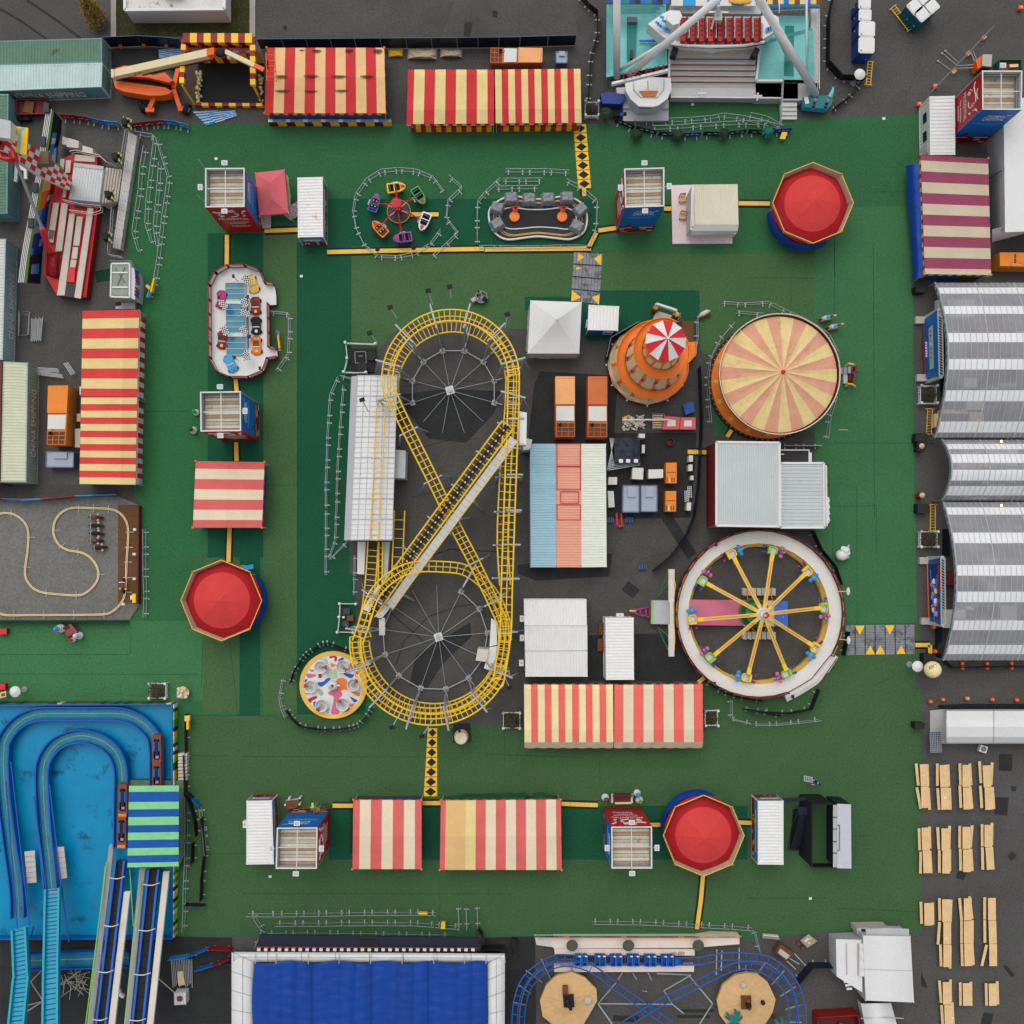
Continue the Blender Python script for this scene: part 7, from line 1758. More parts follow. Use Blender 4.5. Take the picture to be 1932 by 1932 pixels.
for x in(610,1003,1490):o=pz(bc,'compass_sign',LL(W(x,1385,2.2),[(.58,0),(.55,.05),(0,.06)],'bg',20));pz(o,'star',MB().face([W(x,1385,2.28)+V(cos(a*PI/8),sin(a*PI/8),0)*(.4 if a%2==0 else.16)for a in rg(16)],'br'))
o=W(1347,1443,1.02)
pz(bc,'lettering',strokes_text('KEEP OFF','dg',W(1347,1428,1.03),(-1,0,0),(0,-1,0),M_(92),M_(24)))
tk=lambda pts,nm='track':track(rsm([W(*p)for p in pts],.25),nm,.36,'track_blue',.9,.07,par=bc)
mid=smooth([V(250,1950,1.6),V(262,1800,1.8),V(300,1680,2.),V(370,1590,2.2),V(470,1525,2.2),V(580,1505,2.),V(700,1530,1.8),V(800,1580,1.7),V(900,1660,1.6),V(1000,1730,1.5),V(1100,1800,1.5),V(1200,1870,1.8),V(1300,1940,2.)],5)
tk([tuple(p)for p in mid],'inner_track')
up=smooth([V(215,1950,3.6),V(225,1800,3.8),V(270,1650,4.),V(360,1550,4.),V(480,1480,3.2),V(600,1475,2.2),V(1000,1490,1.3),V(1450,1495,1.3),V(1560,1480,1.5),V(1700,1460,2.),V(1850,1465,2.6),V(1960,1480,3.),V(2050,1530,3.4),V(2130,1610,3.7),V(2190,1720,4.),V(2215,1850,4.),V(2215,1960,4.)],5)
tk([tuple(p)for p in up],'station_track')
rt_=smooth([V(980,1935,1.8),V(1100,1860,2.),V(1250,1770,2.4),V(1400,1700,2.8),V(1530,1630,3.),V(1650,1570,3.),V(1780,1525,3.),V(1880,1530,3.),V(1980,1570,3.),V(2070,1640,3.),V(2120,1720,3.),V(2150,1830,3.),V(2150,1950,3.)],5)
tk([tuple(p)for p in rt_],'crossing_track')
for i,(x,y,x2,y2)in en(((290,1800,200,1780),(320,1720,240,1660),(400,1640,290,1560),(470,1640,395,1480),(610,1620,605,1500),(790,1790,1310,1795),(790,1790,920,1640),(790,1790,890,1932),(1310,1795,1250,1700),(1430,1600,1590,1790),(1590,1790,1500,1932),(1310,1795,1390,1860),(1100,1700,1130,1705),(1775,1400,1775,1560),(1620,1410,1615,1590),(1655,1420,1650,1560),(1440,1590,1200,1580),(960,1575,930,1625),(1035,1580,1060,1620),(1140,1575,1165,1625),(1250,1700,1440,1590),(1820,1590,1822,1525),(1890,1600,1960,1500),(2000,1660,2090,1560),(2060,1740,2170,1670),(2100,1830,2200,1800),(2100,1920,2210,1920))):z=2.2 if i<5 else 1.2;pz(bc,'support_beam',TT([W(x,y,.5),W(x2,y2,z)],.07,'gv',6))
for i in rg(7):x,y=(265+34*i*.9,1620-42*i*.6);
tr_n=[(655,1493),(700,1493),(790,1493),(828,1493),(900,1494),(942,1494),(1017,1494),(1062,1494),(1137,1495),(1180,1495),(1255,1495),(1300,1495)]
for i,(x,y)in en(tr_n):
 b=MB();p=W(x,y,1.9);o_=[(-21,-36),(15,-36),(21,-30),(21,34),(15,38),(-21,38)];hi=[W(x+a,y+b_,2.0)for a,b_ in o_];lo=[V(q.x,q.y,1.3)for q in hi];inn=[W(x+a*.72,y+b_*.78,2.0)for a,b_ in o_];dn=[V(q.x,q.y,1.55)for q in inn];n_=6
 for j in rg(n_):k=(j+1)%n_;b.face([lo[j],lo[k],hi[k],hi[j]],'royal_cloth');b.face([hi[j],hi[k],inn[k],inn[j]],'blue');b.face([inn[j],inn[k],dn[k],dn[j]],'db')
 b.face(dn,'blue');c_=pz(bc,'train_car',b);pz(c_,'seat_back',BB(W(x+13,y-28,1.95),W(x+13,y+30,1.95),.1,'sb',h=.35));pz(c_,'headrest',XX(W(x+8,y-33,2.05),(.24,.12,.12),'ow'))
pz(bc,'train_nose',TT([W(1322,1494,1.7),W(1350,1496,1.7),W(1382,1505,1.6)],[.5,.38,.1],'royal_cloth',10),smooth=1)
pz(bc,'train_tail',TT([W(635,1494,1.7),W(620,1496,1.7)],[.5,.2],'royal_cloth',10))
def disc_(cx,cy,pts,nm):
 z=1.7;c_=W(cx,cy,z+.9);P_=[W(x,y,z)for x,y in pts];mb=MB();n_=len(P_)
 for j in rg(n_):
  a,b=P_[j],P_[(j+1)%n_];mb.grid(lambda u,t:c_.lerp(a.lerp(b,u),t)-ZV(.12*sin(PI*t))+ZV(.05*noise.noise(V(u*5+j,t*5,1))),6,6,'tan')
 o=pz(bc,'canvas_disc',mb);pz(o,'edge_skirt',join(*[MB().face([P_[j],P_[(j+1)%n_],P_[(j+1)%n_]-ZV(.4),P_[j]-ZV(.4)],'tan')for j in rg(n_)]));return o
o=disc_(590,1770,[(500,1595),(610,1570),(700,1610),(780,1690),(785,1770),(740,1850),(680,1950),(500,1960),(405,1880),(385,1770),(430,1660)],'a')
pz(o,'dark_hatch',PP(WQ(2.62,((545,1725),(620,1725),(628,1815),(552,1818))),2.5,2.62,'bk'))
pz(o,'treasure_box',XX(W(562,1690,2.5),(.55,.75,.3),'br'))
pz(o,'lumber',TT([W(550,1730,2.8),W(610,1722,2.8)],.04,'br',5))
pz(o,'shell',LL(W(722,1770,2.25),[(.4,0),(.3,.12),(0,.2)],'st',14))
pz(o,'dark_figure',AA(W(585,1800,2.9),.28,'bk',8,6).ba(W(600,1825,2.8),.2,'hair',8,6).ba(W(575,1775,2.9),.22,'tar',8,6))
o=disc_(1835,1770,[(1750,1590),(1830,1575),(1900,1580),(1975,1640),(2030,1760),(2010,1850),(1960,1930),(1850,1990),(1700,1950),(1640,1870),(1620,1770),(1660,1660)],'b')
pz(o,'dark_hatch',PP(WQ(2.62,((1788,1735),(1860,1735),(1862,1830),(1790,1830))),2.5,2.62,'dbn'))
pz(o,'pirate_figure',AA(W(1838,1770,3.1),.22,'br',8,6).ba(W(1840,1800,2.9),.3,'bk',9,6).ba(W(1845,1825,2.8),.18,'dr',8,6))
pz(o,'shell',LL(W(1808,1662,2.1),[(.32,0),(.24,.1),(0,.16)],'st',14))
pz(o,'barrel',LL(W(1938,1778,2.0),[(.2,0),(.22,.3),(.15,.3),(0,.25)],'hair',12))
def palm(label,x,y,h,n=9,l=.9,m='leaf',group=None,name='palm_tree',lean=(0,0)):
 p=G(x,y);t_=tz(name,label,'palm',p,group);tp=p+V(lean[0],lean[1],h);pz(t_,'trunk',TT([p,(p+tp)/2+V(.03,0,0),tp],[.1,.08,.07],'br',6));r_=random.Random(int(x*7+y));mb=MB()
 for i in rg(n):
  a=2*PI*i/n+r_.uniform(-.2,.2);d=V(cos(a),sin(a),0);s_=V(-d.y,d.x,0)
  for k in rg(7):
   f0=k/7;b=tp+d*l*f0+ZV(.25*sin(f0*2.6)-.5*f0*f0);e=tp+d*l*(f0+.2)+ZV(.25*sin((f0+.2)*2.6)-.5*(f0+.2)**2)
   for q in(-1,1):mb.face([b,e,e+s_*q*.26*(1-f0*.6)-ZV(.1),b+s_*q*.1],m)
 pz(t_,'crown',mb);return t_
tile(1400,2158)
palm('small palm beside the left tan canvas disc',425,1900,2.6,8,.85,'leaf_teal','fake palms around the canvas discs',lean=(0,-.3))
palm('small palm beside the right tan canvas disc',1690,1810,2.6,8,.85,'leaf_teal','fake palms around the canvas discs',lean=(.2,-.2))
palm('small palm at the lower right of the right tan canvas disc',2010,1870,2.6,8,.85,'leaf_teal','fake palms around the canvas discs',lean=(.2,-.2))
qz('in the row behind the small blue coaster',[(745,1212),(1060,1214),(1380,1228),(1700,1245),(1865,1258)],7)
qz('slanting down at the right of the small blue coaster',[(1872,1272),(1905,1410)],1)
tile(0,0)
tile(700,700)
qz('in the outer row left of the coaster station',[(675,948),(620,1075),(610,1235),(600,1390),(597,1545),(590,1700),(592,1860)],6,'from the top')
qz('in the inner row left of the coaster station',[(712,1005),(700,1160),(688,1315),(678,1468),(670,1625),(665,1778)],5,'from the top')
qz('linking the outer row to the coaster station',[(690,940),(800,968)],1)
qz('in the inner row left of the station exit',[(667,1785),(660,1945),(655,2080),(612,2205)],3,'from the top')
qz('in the outer row left of the station exit',[(592,1870),(592,2020),(590,2165),(590,2325)],3,'from the top')
qz('in the third row left of the station exit',[(740,1765),(735,1935),(733,2095),(615,2215)],3,'from the top')
tile(700,1400)
qz('beside the offwhite station exit platform',[(790,490),(788,640),(785,770)],2,'from the top')
tile(0,300,420,1352.)
cr=tz('catapult_ride','red and white swinging arm ride with chequered arm and painted backdrop','fairground ride',G(600,1100))
mat('deck_pale',(196,186,172),.6,.1,.8)
pz(cr,'trailer_base',PP(WQ(1.2,((560,520),(660,470),(900,480),(905,1000),(800,1800),(530,1780),(400,1560),(470,950))),.05,1.2,'dr','red'))
def lane(q,z,m='deck_pale',n='deck_lane'):pz(cr,n,PP([W(x,y,z)for x,y in q],z-.15,z,m))
lane([(645,1020),(695,1020),(600,1780),(530,1780)],1.55)
lane([(715,1045),(770,1050),(735,1320),(680,1315)],1.5)
lane([(678,1330),(727,1332),(715,1440),(662,1438)],1.5)
lane([(658,1447),(712,1450),(700,1520),(648,1516)],1.5)
lane([(815,965),(868,972),(750,1810),(690,1800)],1.6)
lane([(495,920),(548,920),(510,1180),(455,1170)],1.5)
lane([(450,1180),(505,1185),(495,1290),(440,1285)],1.5)
lane([(572,920),(630,928),(575,1370),(515,1370)],1.55)
lane([(615,1515),(700,1520),(690,1660),(598,1655)],1.45,'brd')
lane([(560,510),(600,512),(590,620),(555,620)],1.5)
lane([(612,525),(660,525),(650,640),(605,640)],1.5)
lane([(590,780),(620,780),(610,870),(580,868)],1.5)
lane([(455,1180),(503,1182),(490,1260),(448,1255)],1.55,'mg','steel_hatch')
lane([(700,470),(880,490),(880,540),(690,530)],1.4,'deck_pale')
lane([(700,890),(880,910),(870,980),(690,960)],1.35,'dr')
q_=WQ(2.3,((690,560),(965,592),(925,915),(642,885)))
mb=MB()
corr_sheet(mb,q_[0],q_[1],q_[2],q_[3],'tin_roof',.25,.04,(0,0,1))
c_=pz(cr,'machine_cabin',PP([p*.999 for p in q_],1.2,2.25,'lg_'))
pz(c_,'roof',mb)
pz(c_,'roof_trim',join(*[BB(W(*a,2.36),W(*b,2.36),.35,'lg_',h=.1)for a,b in(((690,565),(962,598)),((645,870),(930,900)))]))
for i in rg(6):pz(cr,'bench_step',PP(WQ(1.9-.22*i,((985+26*i,592+4*i),(1005+26*i,594+4*i),(962+26*i,920-2*i),(940+26*i,918-2*i))),.05,1.9-.22*i,'deck_pale'))
for i in rg(12):
 a0,a1=i/12,(i+.96)/12;q=[(1195,260),(1275,300),(1120,1355),(1048,1335)];pz(cr,'walkway_panel',PP([W(*bil(q,0,a0),.9),W(*bil(q,1,a0),.9),W(*bil(q,1,a1),.9),W(*bil(q,0,a1),.9)],.05,.9,'ad'))
lg=MB()
for j in rg(5):lg.bar(W(1205+14*j,270+8*j,.93),W(1055+14*j,1340+3*j,.93),.05,'ow',h=.03)
pz(cr,'walkway_ribs',lg)
fr=MB()
rr=random.Random(3)
for i in rg(20):a,b=(lerp(1230,1150,i/20),lerp(610,1050,i/20)),(lerp(1230,1150,(i+1)/20),lerp(610,1050,(i+1)/20));fr.face([W(*a,.9),W(*b,.9),V(*G(b[0]+14,b[1]).xy,.1),V(*G(a[0]+14,a[1]).xy,.1)],('sb','lilac','ow','td','purple')[rr.randrange(5)])
for i in rg(22):
 if i<9 or i>12:a,b=(lerp(1262,1135,i/22),lerp(380,1290,i/22)),(lerp(1262,1135,(i+1)/22),lerp(380,1290,(i+1)/22));fr.face([W(*a,.95),W(*b,.95),V(*G(b[0]+8,b[1]).xy,.2),V(*G(a[0]+8,a[1]).xy,.2)],('yellow','bk')[i%2])
pz(cr,'hazard_fascia',fr)
def rlg(par,pts,z0,h,m='gv',n='railing',k=.5):
 P_=[W(x,y,z0+h)for x,y in pts];mb=MB();mb.tu(P_,.035,m,5);mb.tu([p-ZV(h*.5)for p in P_],.025,m,5)
 for a,b in zip(P_,P_[1:]):
  c=max(1,int((b-a).length/k))
  for i in rg(c+1):p=a.lerp(b,i/c);mb.tu([p,p-ZV(h)],.02,m,4)
 return pz(par,n,mb)
rlg(cr,[(645,440),(700,430),(920,475),(985,535)],1.2,1.1,'ow')
rlg(cr,[(580,890),(760,930),(930,945),(935,990),(860,1015),(640,985)],1.2,1.1,'ow')
rlg(cr,[(1165,230),(1125,480),(1080,570),(990,540)],.9,1.1)
rlg(cr,[(1035,960),(1020,1200),(1000,1330),(1005,1400),(1130,1420)],.9,1.1)
rlg(cr,[(1180,240),(1180,130),(1150,110),(1130,200)],.6,1.2)
for x,y in((1190,180),(1100,500),(1035,850),(1010,1240)):o=pz(cr,'speaker',XX(W(x-25,y,2.4),(.5,.6,.9),'bk',.2));pz(o,'flag_board',MB().grid(lambda u,t:W(lerp(x-5,x+30,u)+4*sin(t*9),lerp(y-50,y+60,t),2.6+.2*sin(u*5+t*8)),3,8,lambda i,j:('gold','green','bk','ow','bg')[(i*3+j*2)%5]))
bd=[((600,175),(485,55)),((590,300),(455,260)),((565,420),(425,450)),((560,560),(400,640)),((540,800),(360,830)),((480,960),(330,1010)),((450,1200),(290,1220)),((420,1400),(255,1420)),((400,1690),(225,1665))]
cols=['bk','navy','skb','bd','orange','blue','db','navy']
mb=MB()
def BP(i,t):b,tp=G(*bd[i][0],0.6),W(*bd[i][1],3.6);return b.lerp(tp,t)
for i in rg(8):
 for j in rg(6):
  for s in rg(3):
   f=lambda ii,tt,ss:BP(ii,tt).lerp(BP(ii+1,tt),ss);m=cols[i]
   k=(i*5+j*3+s*7)%11
   if i in(0,1,2)and j in(2,3):m=('skb','ow')[s%2]if i else 'navy'
   if i==2 and j in(1,4):m='ow'
   if i in(3,4)and j in(0,1):m=('red','ow')[s%2]
   if i>=5 and k in(1,4):m='skb'
   if i>=5 and k==7:m='lilac'
   if j==5:m='lime'
   mb.face([f(i,j/6,s/3),f(i,(j+1)/6,s/3),f(i,(j+1)/6,(s+1)/3),f(i,j/6,(s+1)/3)],m)
pz(cr,'painted_backdrop',mb)
tr_=MB()
for o in(0,.16,.32,.48):tr_.tu([BP(i,1)+V(-o,0,.15)for i in rg(9)],.045,'wh',5)
pz(cr,'light_truss',tr_)
for x,y in((435,40),(400,350),(330,780),(290,1110)):pz(cr,'flood_box',XX(W(x,y,4.),(.5,.9,.3),'np_'))
hz=MB()
for i in rg(5):hz.bar(W(540+14*i,80+22*i,3.2),W(560+12*i,170+10*i,1.),.16,('yellow','bk')[i%2],h=.05)
A0,A1=W(620,745,3.2),W(20,330,12.5)
d=(A1-A0).normalized()
sd=d.cross(ZV(1)).normalized()
upv=sd.cross(d).normalized()
am=MB()
nL,nW=13,4
wd=.95
ar_pt=lambda i,j,s:A0.lerp(A1,i/nL)+sd*lerp(-wd,wd,j/nW)*(.55+.45*min(1,i/5))+upv*s
for i in rg(nL):
 for j in rg(nW):am.face([ar_pt(i,j,.5),ar_pt(i+1,j+0,.5),ar_pt(i+1,j+1,.5),ar_pt(i,j+1,.5)],('wh','brd')[(i+j)%2]);am.face([ar_pt(i,j,-.4),ar_pt(i,j+1,-.4),ar_pt(i+1,j+1,-.4),ar_pt(i+1,j,-.4)],'dr')
 for j in(0,nW):am.face([ar_pt(i,j,-.4),ar_pt(i+1,j,-.4),ar_pt(i+1,j,.5),ar_pt(i,j,.5)],'dr' if j else 'wh')
a_=pz(cr,'swing_arm',am)
pz(cr,'arm_root',BB(W(480,690,2.8),W(650,768,2.4),.7,'red',h=.8))
bx=W(410,515,8.)
pz(a_,'counter_box',XX(bx,(1.15,1.2,.8),'brown_box' if mat('brown_box',(112,96,72),.8,.2,1.5)else 0,.05))
for i in rg(5):pz(a_,'slat_panel',BB(W(118+30*i,205+4*i,11.6),W(112+27*i,440+8*i,11.2),.55,('yellow','tt')[i%2],h=.15))
pz(a_,'gondola',PP(WQ(13.,((-70,120),(100,160),(95,325),(-70,300))),12.,13.,'ow','lg_'))
pz(a_,'gondola_seats',PP(WQ(11.9,((-60,330),(60,335),(110,400),(135,500),(60,515),(-60,480))),11.,11.9,'brd'))
pz(a_,'seat_frame',join(*[TT([W(-40+25*i,350+10*i,12.),W(20+22*i,480+4*i,12.)],.06,'dr',5)for i in rg(5)]))
dc=W(515,645,4.6)
nrm=V(.75,-.25,.6).normalized()
u=nrm.cross(ZV(1)).normalized()
v=u.cross(nrm)
ring=lambda r_,o=0:[dc+nrm*o+(u*cos(t*PI/12)+v*sin(t*PI/12))*r_ for t in rg(24)]
pz(cr,'number_disc',MB().face(ring(.95),'green').face(ring(.72,.02),'yellow'))
pz(cr,'lettering',strokes_text('5','mr',dc+nrm*.05-v*.4,u,v,None,.8))
pz(cr,'piston_rod',TT([W(108,440,11.),W(395,1165,5.)],.16,'grey',8))
pz(cr,'piston_cylinder',TT([W(390,1155,5.1),W(462,1370,2.2)],.3,'brd',10))
tp=pz(cr,'motor_cover',MB().grid(lambda u,t:W(*bil([(440,1370),(570,1390),(555,1640),(425,1590)],u,t),1.3+.9*sin(PI*min(1,u*1.2))**.5*sin(PI*t)**.4+.15*noise.noise(V(u*4,t*6,1))),10,12,'dr'))
for q,l in(([(632,315),(733,345),(728,412),(618,400)],'w'),([(768,385),(862,415),(865,465),(765,440)],'w'),([(582,298),(628,320),(622,382),(578,375)],'g')):pz(cr,'ballast_block',PP([W(x,y,1.6)for x,y in q],.05,1.6,'dw'))
pz(cr,'seat_well',PP(WQ(1.5,((588,1665),(705,1675),(690,1800),(575,1785))),1.,1.5,'dg'))
def pfe(label,pts,cols,h=1.15,name='printed_fence',group='printed red and blue fence banners'):
 P_=[G(x,y)for x,y in pts];t_=tz(name,label,'fence',cen_(P_),group);n=len(P_)-1
 for i,(a,b)in en(zip(P_,P_[1:])):
  d=(b-a).normalized();nn=V(d.y,-d.x,0);o=pz(t_,'panel',BB(a+ZV(h/2+.05)+d*.02,b+ZV(h/2+.05)-d*.02,.05,cols[i%len(cols)],h=h));s_=MB();
  for k in rg(3):s_.bar(a.lerp(b,.2+.25*k)+ZV(.5+.12*(k%2))+nn*.04,a.lerp(b,.36+.25*k)+ZV(.5+.12*(k%2))+nn*.04,.02,'ow',h=.1)
  pz(o,'print',s_)
  for f in(.2,.8):c=a.lerp(b,f);pz(o,'foot',BB(c-nn*.05+ZV(.04),c+nn*.4+ZV(.04),.12,'gv',h=.05))
 return t_
tile(0,0)
pfe('red then blue printed fence behind the catapult ride backdrop',[(440,830),(540,835),(640,850),(740,875),(850,885)],('dr','dr','sb','skb'))
pfe('red then blue printed fence above the left queue',[(925,895),(1010,885),(1090,875),(1160,870),(1250,880),(1335,905)],('dr','dr','dr','sb','skb'))
qz('in the outer row right of the catapult ride',[(960,945),(1085,965),(1110,990),(1190,1255),(1172,1395),(1152,1535),(1135,1680),(1118,1825),(1095,1965),(1048,2090)],10,'from the top')
qz('in the first inner row right of the catapult ride',[(1025,1040),(1000,1190),(990,1345),(965,1500),(946,1640),(985,1770)],5,'from the top')
qz('in the second inner row right of the catapult ride',[(1097,980),(1078,1135),(1058,1285),(1042,1435),(1035,1585),(1075,1710)],5,'from the top')
qz('in the third inner row right of the catapult ride',[(1130,1155),(1120,1305),(1107,1455),(1093,1605),(1112,1735)],4,'from the top')
tile(0,700)
t_=tz('folded_sign','yellow and blue folding sign at the end of the left queue','sign',G(1055,320))
pz(t_,'panel',BB(W(1080,255,1.),W(1060,350,.9),.15,'yellow',h=.6))
pz(t_,'panel',BB(W(1020,300,1.),W(1070,340,.9),.3,'yellow',h=.1))
pz(t_,'panel',BB(W(1045,345,.8),W(1030,385,.7),.3,'cyan',h=.1))
bt=tz('glass_roofed_booth','glass roofed ticket booth with curved lettered front','ticket booth',G(850,270))
q_=[(778,150),(905,148),(905,385),(772,380)]
pz(bt,'body',PP([W(x,y,2.3)for x,y in q_],.05,2.3,'ow'))
pz(bt,'glass_roof',PP(WQ(2.42,((790,162),(893,162),(892,372),(785,370))),2.32,2.42,'glass_green' if mat('glass_green',(128,134,120),.3,.2,1.5)else 0))
fr=MB()
for a,b in(((778,150),(905,148)),((905,148),(905,385)),((905,385),(772,380)),((772,380),(778,150)),((785,212),(893,212)),((785,314),(893,314))):fr.bar(W(*a,2.48),W(*b,2.48),.14,'wh')
for a,b in(((805,180),(870,280)),((870,175),(820,300))):fr.bar(W(*a,2.46),W(*b,2.46),.07,'td')
pz(bt,'roof_frame',fr)
arc_=WQ(2.3,((908,165),(935,185),(950,240),(955,300),(940,400),(905,385)))
pz(bt,'curved_front',PP(arc_,.1,2.3,'lg_','ow'))
lt=MB()
for i in rg(8):y=195+24*i;a=W(952-abs(i-3.5)*2.,y,2.0);lt.bar(a+V(.12,0,0),a+V(.12,-.28,0),.06,('blue','purple','dr')[i%3],h=1.2)
pz(bt,'letter_marks',lt)
pz(bt,'rear_step',PP(WQ(.5,((810,420),(940,420),(940,465),(805,465))),.05,.5,'lg_'))
pz(bt,'spotlight',XX(W(825,430,1.8),(.5,.3,.25),'bk',.3))
rlg(bt,[(765,130),(915,130),(920,165)],0,1.1)
t_=tz('fence_stack','stack of blue grey steel fence panels lying on asphalt','fence stack',G(230,600))
pz(t_,'leaning_panels',join(*[TT([G(135+8*i,480+12*i,.2+.1*i),G(215,490+14*i,.2+.1*i),G(210,650,.3+.1*i),G(135+4*i,655,.2+.1*i)],.035,'gv',5,closed=True)for i in rg(3)]))
pz(t_,'flat_panels',join(*[TT([G(228+10*i,530+6*(i%3),.2+.05*i),G(222+9*i,690+8*(i%2),.2+.05*i)],.04,'gv',5)for i in rg(10)]))
def pallet(label,x,y,rz,z=.14,m='pallet',s=1.2):
 p=G(x,y);t_=tz('pallet',label,'pallet',p,'wooden pallets');R_=Matrix.Rotation(rz,3,'Z');mb=MB()
 for i in rg(7):o=R_@V(0,(i-3)*s/7.,0);e=R_@V(s/2,0,0);mb.bar(p+o-e+ZV(z),p+o+e+ZV(z),.11,m,h=.025)
 pz(t_,'slat',mb);pz(t_,'runner',join(*[BB(p+R_@V(k*s*.42,-s/2,0)+ZV(z*.5),p+R_@V(k*s*.42,s/2,0)+ZV(z*.5),.09,m,h=.1)for k in(-1,0,1)]));return t_
tile(0,0)
tile(1400,700)
tile(0,700)
for i,(pts,l)in en((([(250,880),(420,890)],'upper'),([(260,905),(450,930)],'lower'))):t_=tz('stacked_barrier',l+' bundle of stacked steel barriers behind the sage container','barrier',G(340,900));pz(t_,'rails',join(*[TT([G(pts[0][0]+6*k,pts[0][1]+8*k,.6),G(pts[1][0]+4*k,pts[1][1]+8*k,.6)],.03,'stl',5)for k in rg(4)]))
t_=tz('leaning_barrier','steel barrier bundle leaning on the bright striped stall','barrier',G(500,890))
pz(t_,'rails',join(*[TT([G(455+9*k,850-3*k,.4),G(515+9*k,935-4*k,.6)],.03,'stl',5)for k in rg(4)]))
for i,(x0,y0,x1,y1)in en(((555,1005,570,1065),(535,1195,565,1250),(522,1300,560,1430))):cbn(('upper','middle','lower')[i]+' pale board behind the striped stalls on the left',[(x0,y0),(x1,y0),(x1,y1),(x0,y1)],.9,'st','dw' if i else 'wh','board','pale_board')
tile(0,0)
t_=tz('red_trailer','low red open trailer with brown boards under the containers','trailer',G(225,760))
pz(t_,'bed',PP(WQ(.8,((120,700),(325,695),(322,790),(125,795))),.3,.8,'mr'))
pz(t_,'side_rail',join(*[BB(W(*a,.95),W(*b,.95),.08,'dr',h=.3)for a,b in(((120,700),(325,695)),((325,695),(322,795)),((322,795),(125,800)),((125,800),(120,700)))]))
pz(t_,'boards',PP(WQ(1.1,((180,700),(240,710),(225,790),(155,780))),.8,1.1,'br'))
for x in(155,200):pz(t_,'wheel',TT([G(x,830,.4),G(x,855,.4)],.4,'rb',14))
t_=tz('steel_bracket','white L shaped steel bracket behind the catapult arm','frame',G(150,1190))
pz(t_,'beam',BB(W(120,1150,1.2),W(110,1270,1.2),.3,'wh'))
pz(t_,'beam',BB(W(120,1160,1.2),W(185,1175,1.2),.6,'wh',h=.2))
pz(t_,'beam',BB(W(178,1160,1.2),W(182,1250,1.2),.3,'wh'))
tile(300,80,320,1092.)
bl=tz('boom_lift','orange boom lift with a long cream telescopic boom','boom lift',G(560,620))
mb=MB()
mb.pm(WQ(1.9,((92,520),(460,568),(610,590),(668,625),(640,655),(560,668),(440,668),(200,630),(115,595))),.7,1.9,'lo')
pz(bl,'engine_hood',mb)
mb=MB()
mb.pm(WQ(1.8,((115,400),(200,372),(320,385),(480,470),(600,440),(685,520),(640,540),(430,490),(150,470))),.7,1.8,'lo')
pz(bl,'engine_hood',mb)
pz(bl,'turntable',PP(WQ(1.2,((110,480),(430,470),(660,550),(640,610),(110,530))),.6,1.2,'bk'))
pz(bl,'boom',BB(W(95,465,2.6),W(1035,257,6.2),1.15*.62,'boom_cream',h=.6))
pz(bl,'boom_end_cap',BB(W(95,425,2.8),W(97,505,2.8),.25,'boom_cream',h=.7))
pz(bl,'boom_tip',BB(W(1030,255,6.25),W(1100,240,6.5),.66,'lo',h=.55))
sl2=MB()
sl2.bar(W(380,448,3.2),W(1075,300,6.),.16,'lo',h=.14)
sl2.bar(W(380,470,3.1),W(1075,315,5.9),.08,'bk',h=.1)
pz(bl,'cable_carrier',sl2)
pz(bl,'lettering',strokes_text('JLG','navy',W(330,470,3.85),(W(1035,257,6.2)-W(95,465,2.6)),V(.2,1,0),.9,.35))
for(x,y,x2,y2)in((505,672,455,800),(690,610,755,800),(690,600,735,405)):pz(bl,'outrigger',BB(W(x,y,1.1),W(x2,y2,.75),.42,'lo',h=.35))
pz(bl,'axle_hub',BB(W(415,815,.7),W(500,815,.7),.4,'lo',h=.35))
pz(bl,'axle_hub',BB(W(735,808,.7),W(795,800,.7),.4,'lo',h=.35))
for x,y,d in((392,805,(-.96,-.3)),(835,825,(.9,-.45)),(700,395,(0,1))):c=G(x,y,.5);a=V(d[0],d[1],0).normalized();w_=pz(bl,'wheel',TT([c-a*.2,c+a*.2],.55,'rb',20));pz(w_,'rim',TT([c-a*.21,c+a*.215],.26,'grey',14))
tile(0,0)
pz(bl,'jib_joint',AA(W(1540,370,6.6),.42,'bk',10,7,(1.3,1,.8)).ba(W(1600,400,6.4),.25,'st',8,6))
pz(bl,'jib',BB(W(1572,362,6.6),W(1775,458,6.3),.42,'boom_cream',h=.35))
pz(bl,'jib_tip',BB(W(1770,455,6.3),W(1840,488,6.2),.4,'lo',h=.3))
tile(700,0)
bk=MB()
for z in(6.,6.55,7.1):
 bk.tu(WQ(z,((165,365),(222,362),(240,568),(172,560))),.05,'lo',5,closed=True)
for x,y in((165,365),(222,362),(240,568),(172,560),(170,460),(232,465)):bk.tu([W(x,y,6.),W(x,y,7.1)],.045,'lo',5)
for i in rg(5):bk.bar(W(168+2*i,385+38*i,6.02),W(225+4*i,385+38*i,6.02),.08,'lo')
pz(bl,'work_basket',bk)
pz(bl,'control_panel',XX(W(168,450,6.9),(.3,.7,.4),'bk'))
tile(0,0)
bg_=tz('basketball_cage','open red and yellow striped ball game cage with backboards','game stall',G(1600,600))
hC=4.6
corn=[G(1383,440),G(1840,442),G(1842,745),G(1368,742)]
pz(bg_,'floor_mat',PP(corn,.02,.08,'bk'))
def striped(a,b,z0,z1,n,w_=.1,cols=('dr','yellow')):
 mb=MB()
 for i in rg(n):p,q=a.lerp(b,i/n),a.lerp(b,(i+1)/n);mb.bar(V(p.x,p.y,(z0+z1)/2),V(q.x,q.y,(z0+z1)/2),w_,cols[i%2],h=z1-z0)
 return mb
pz(bg_,'back_wall',striped(corn[0],corn[1],.1,hC,10))
pz(bg_,'front_bar',striped(corn[3],corn[2],.05,.5,10,.3))
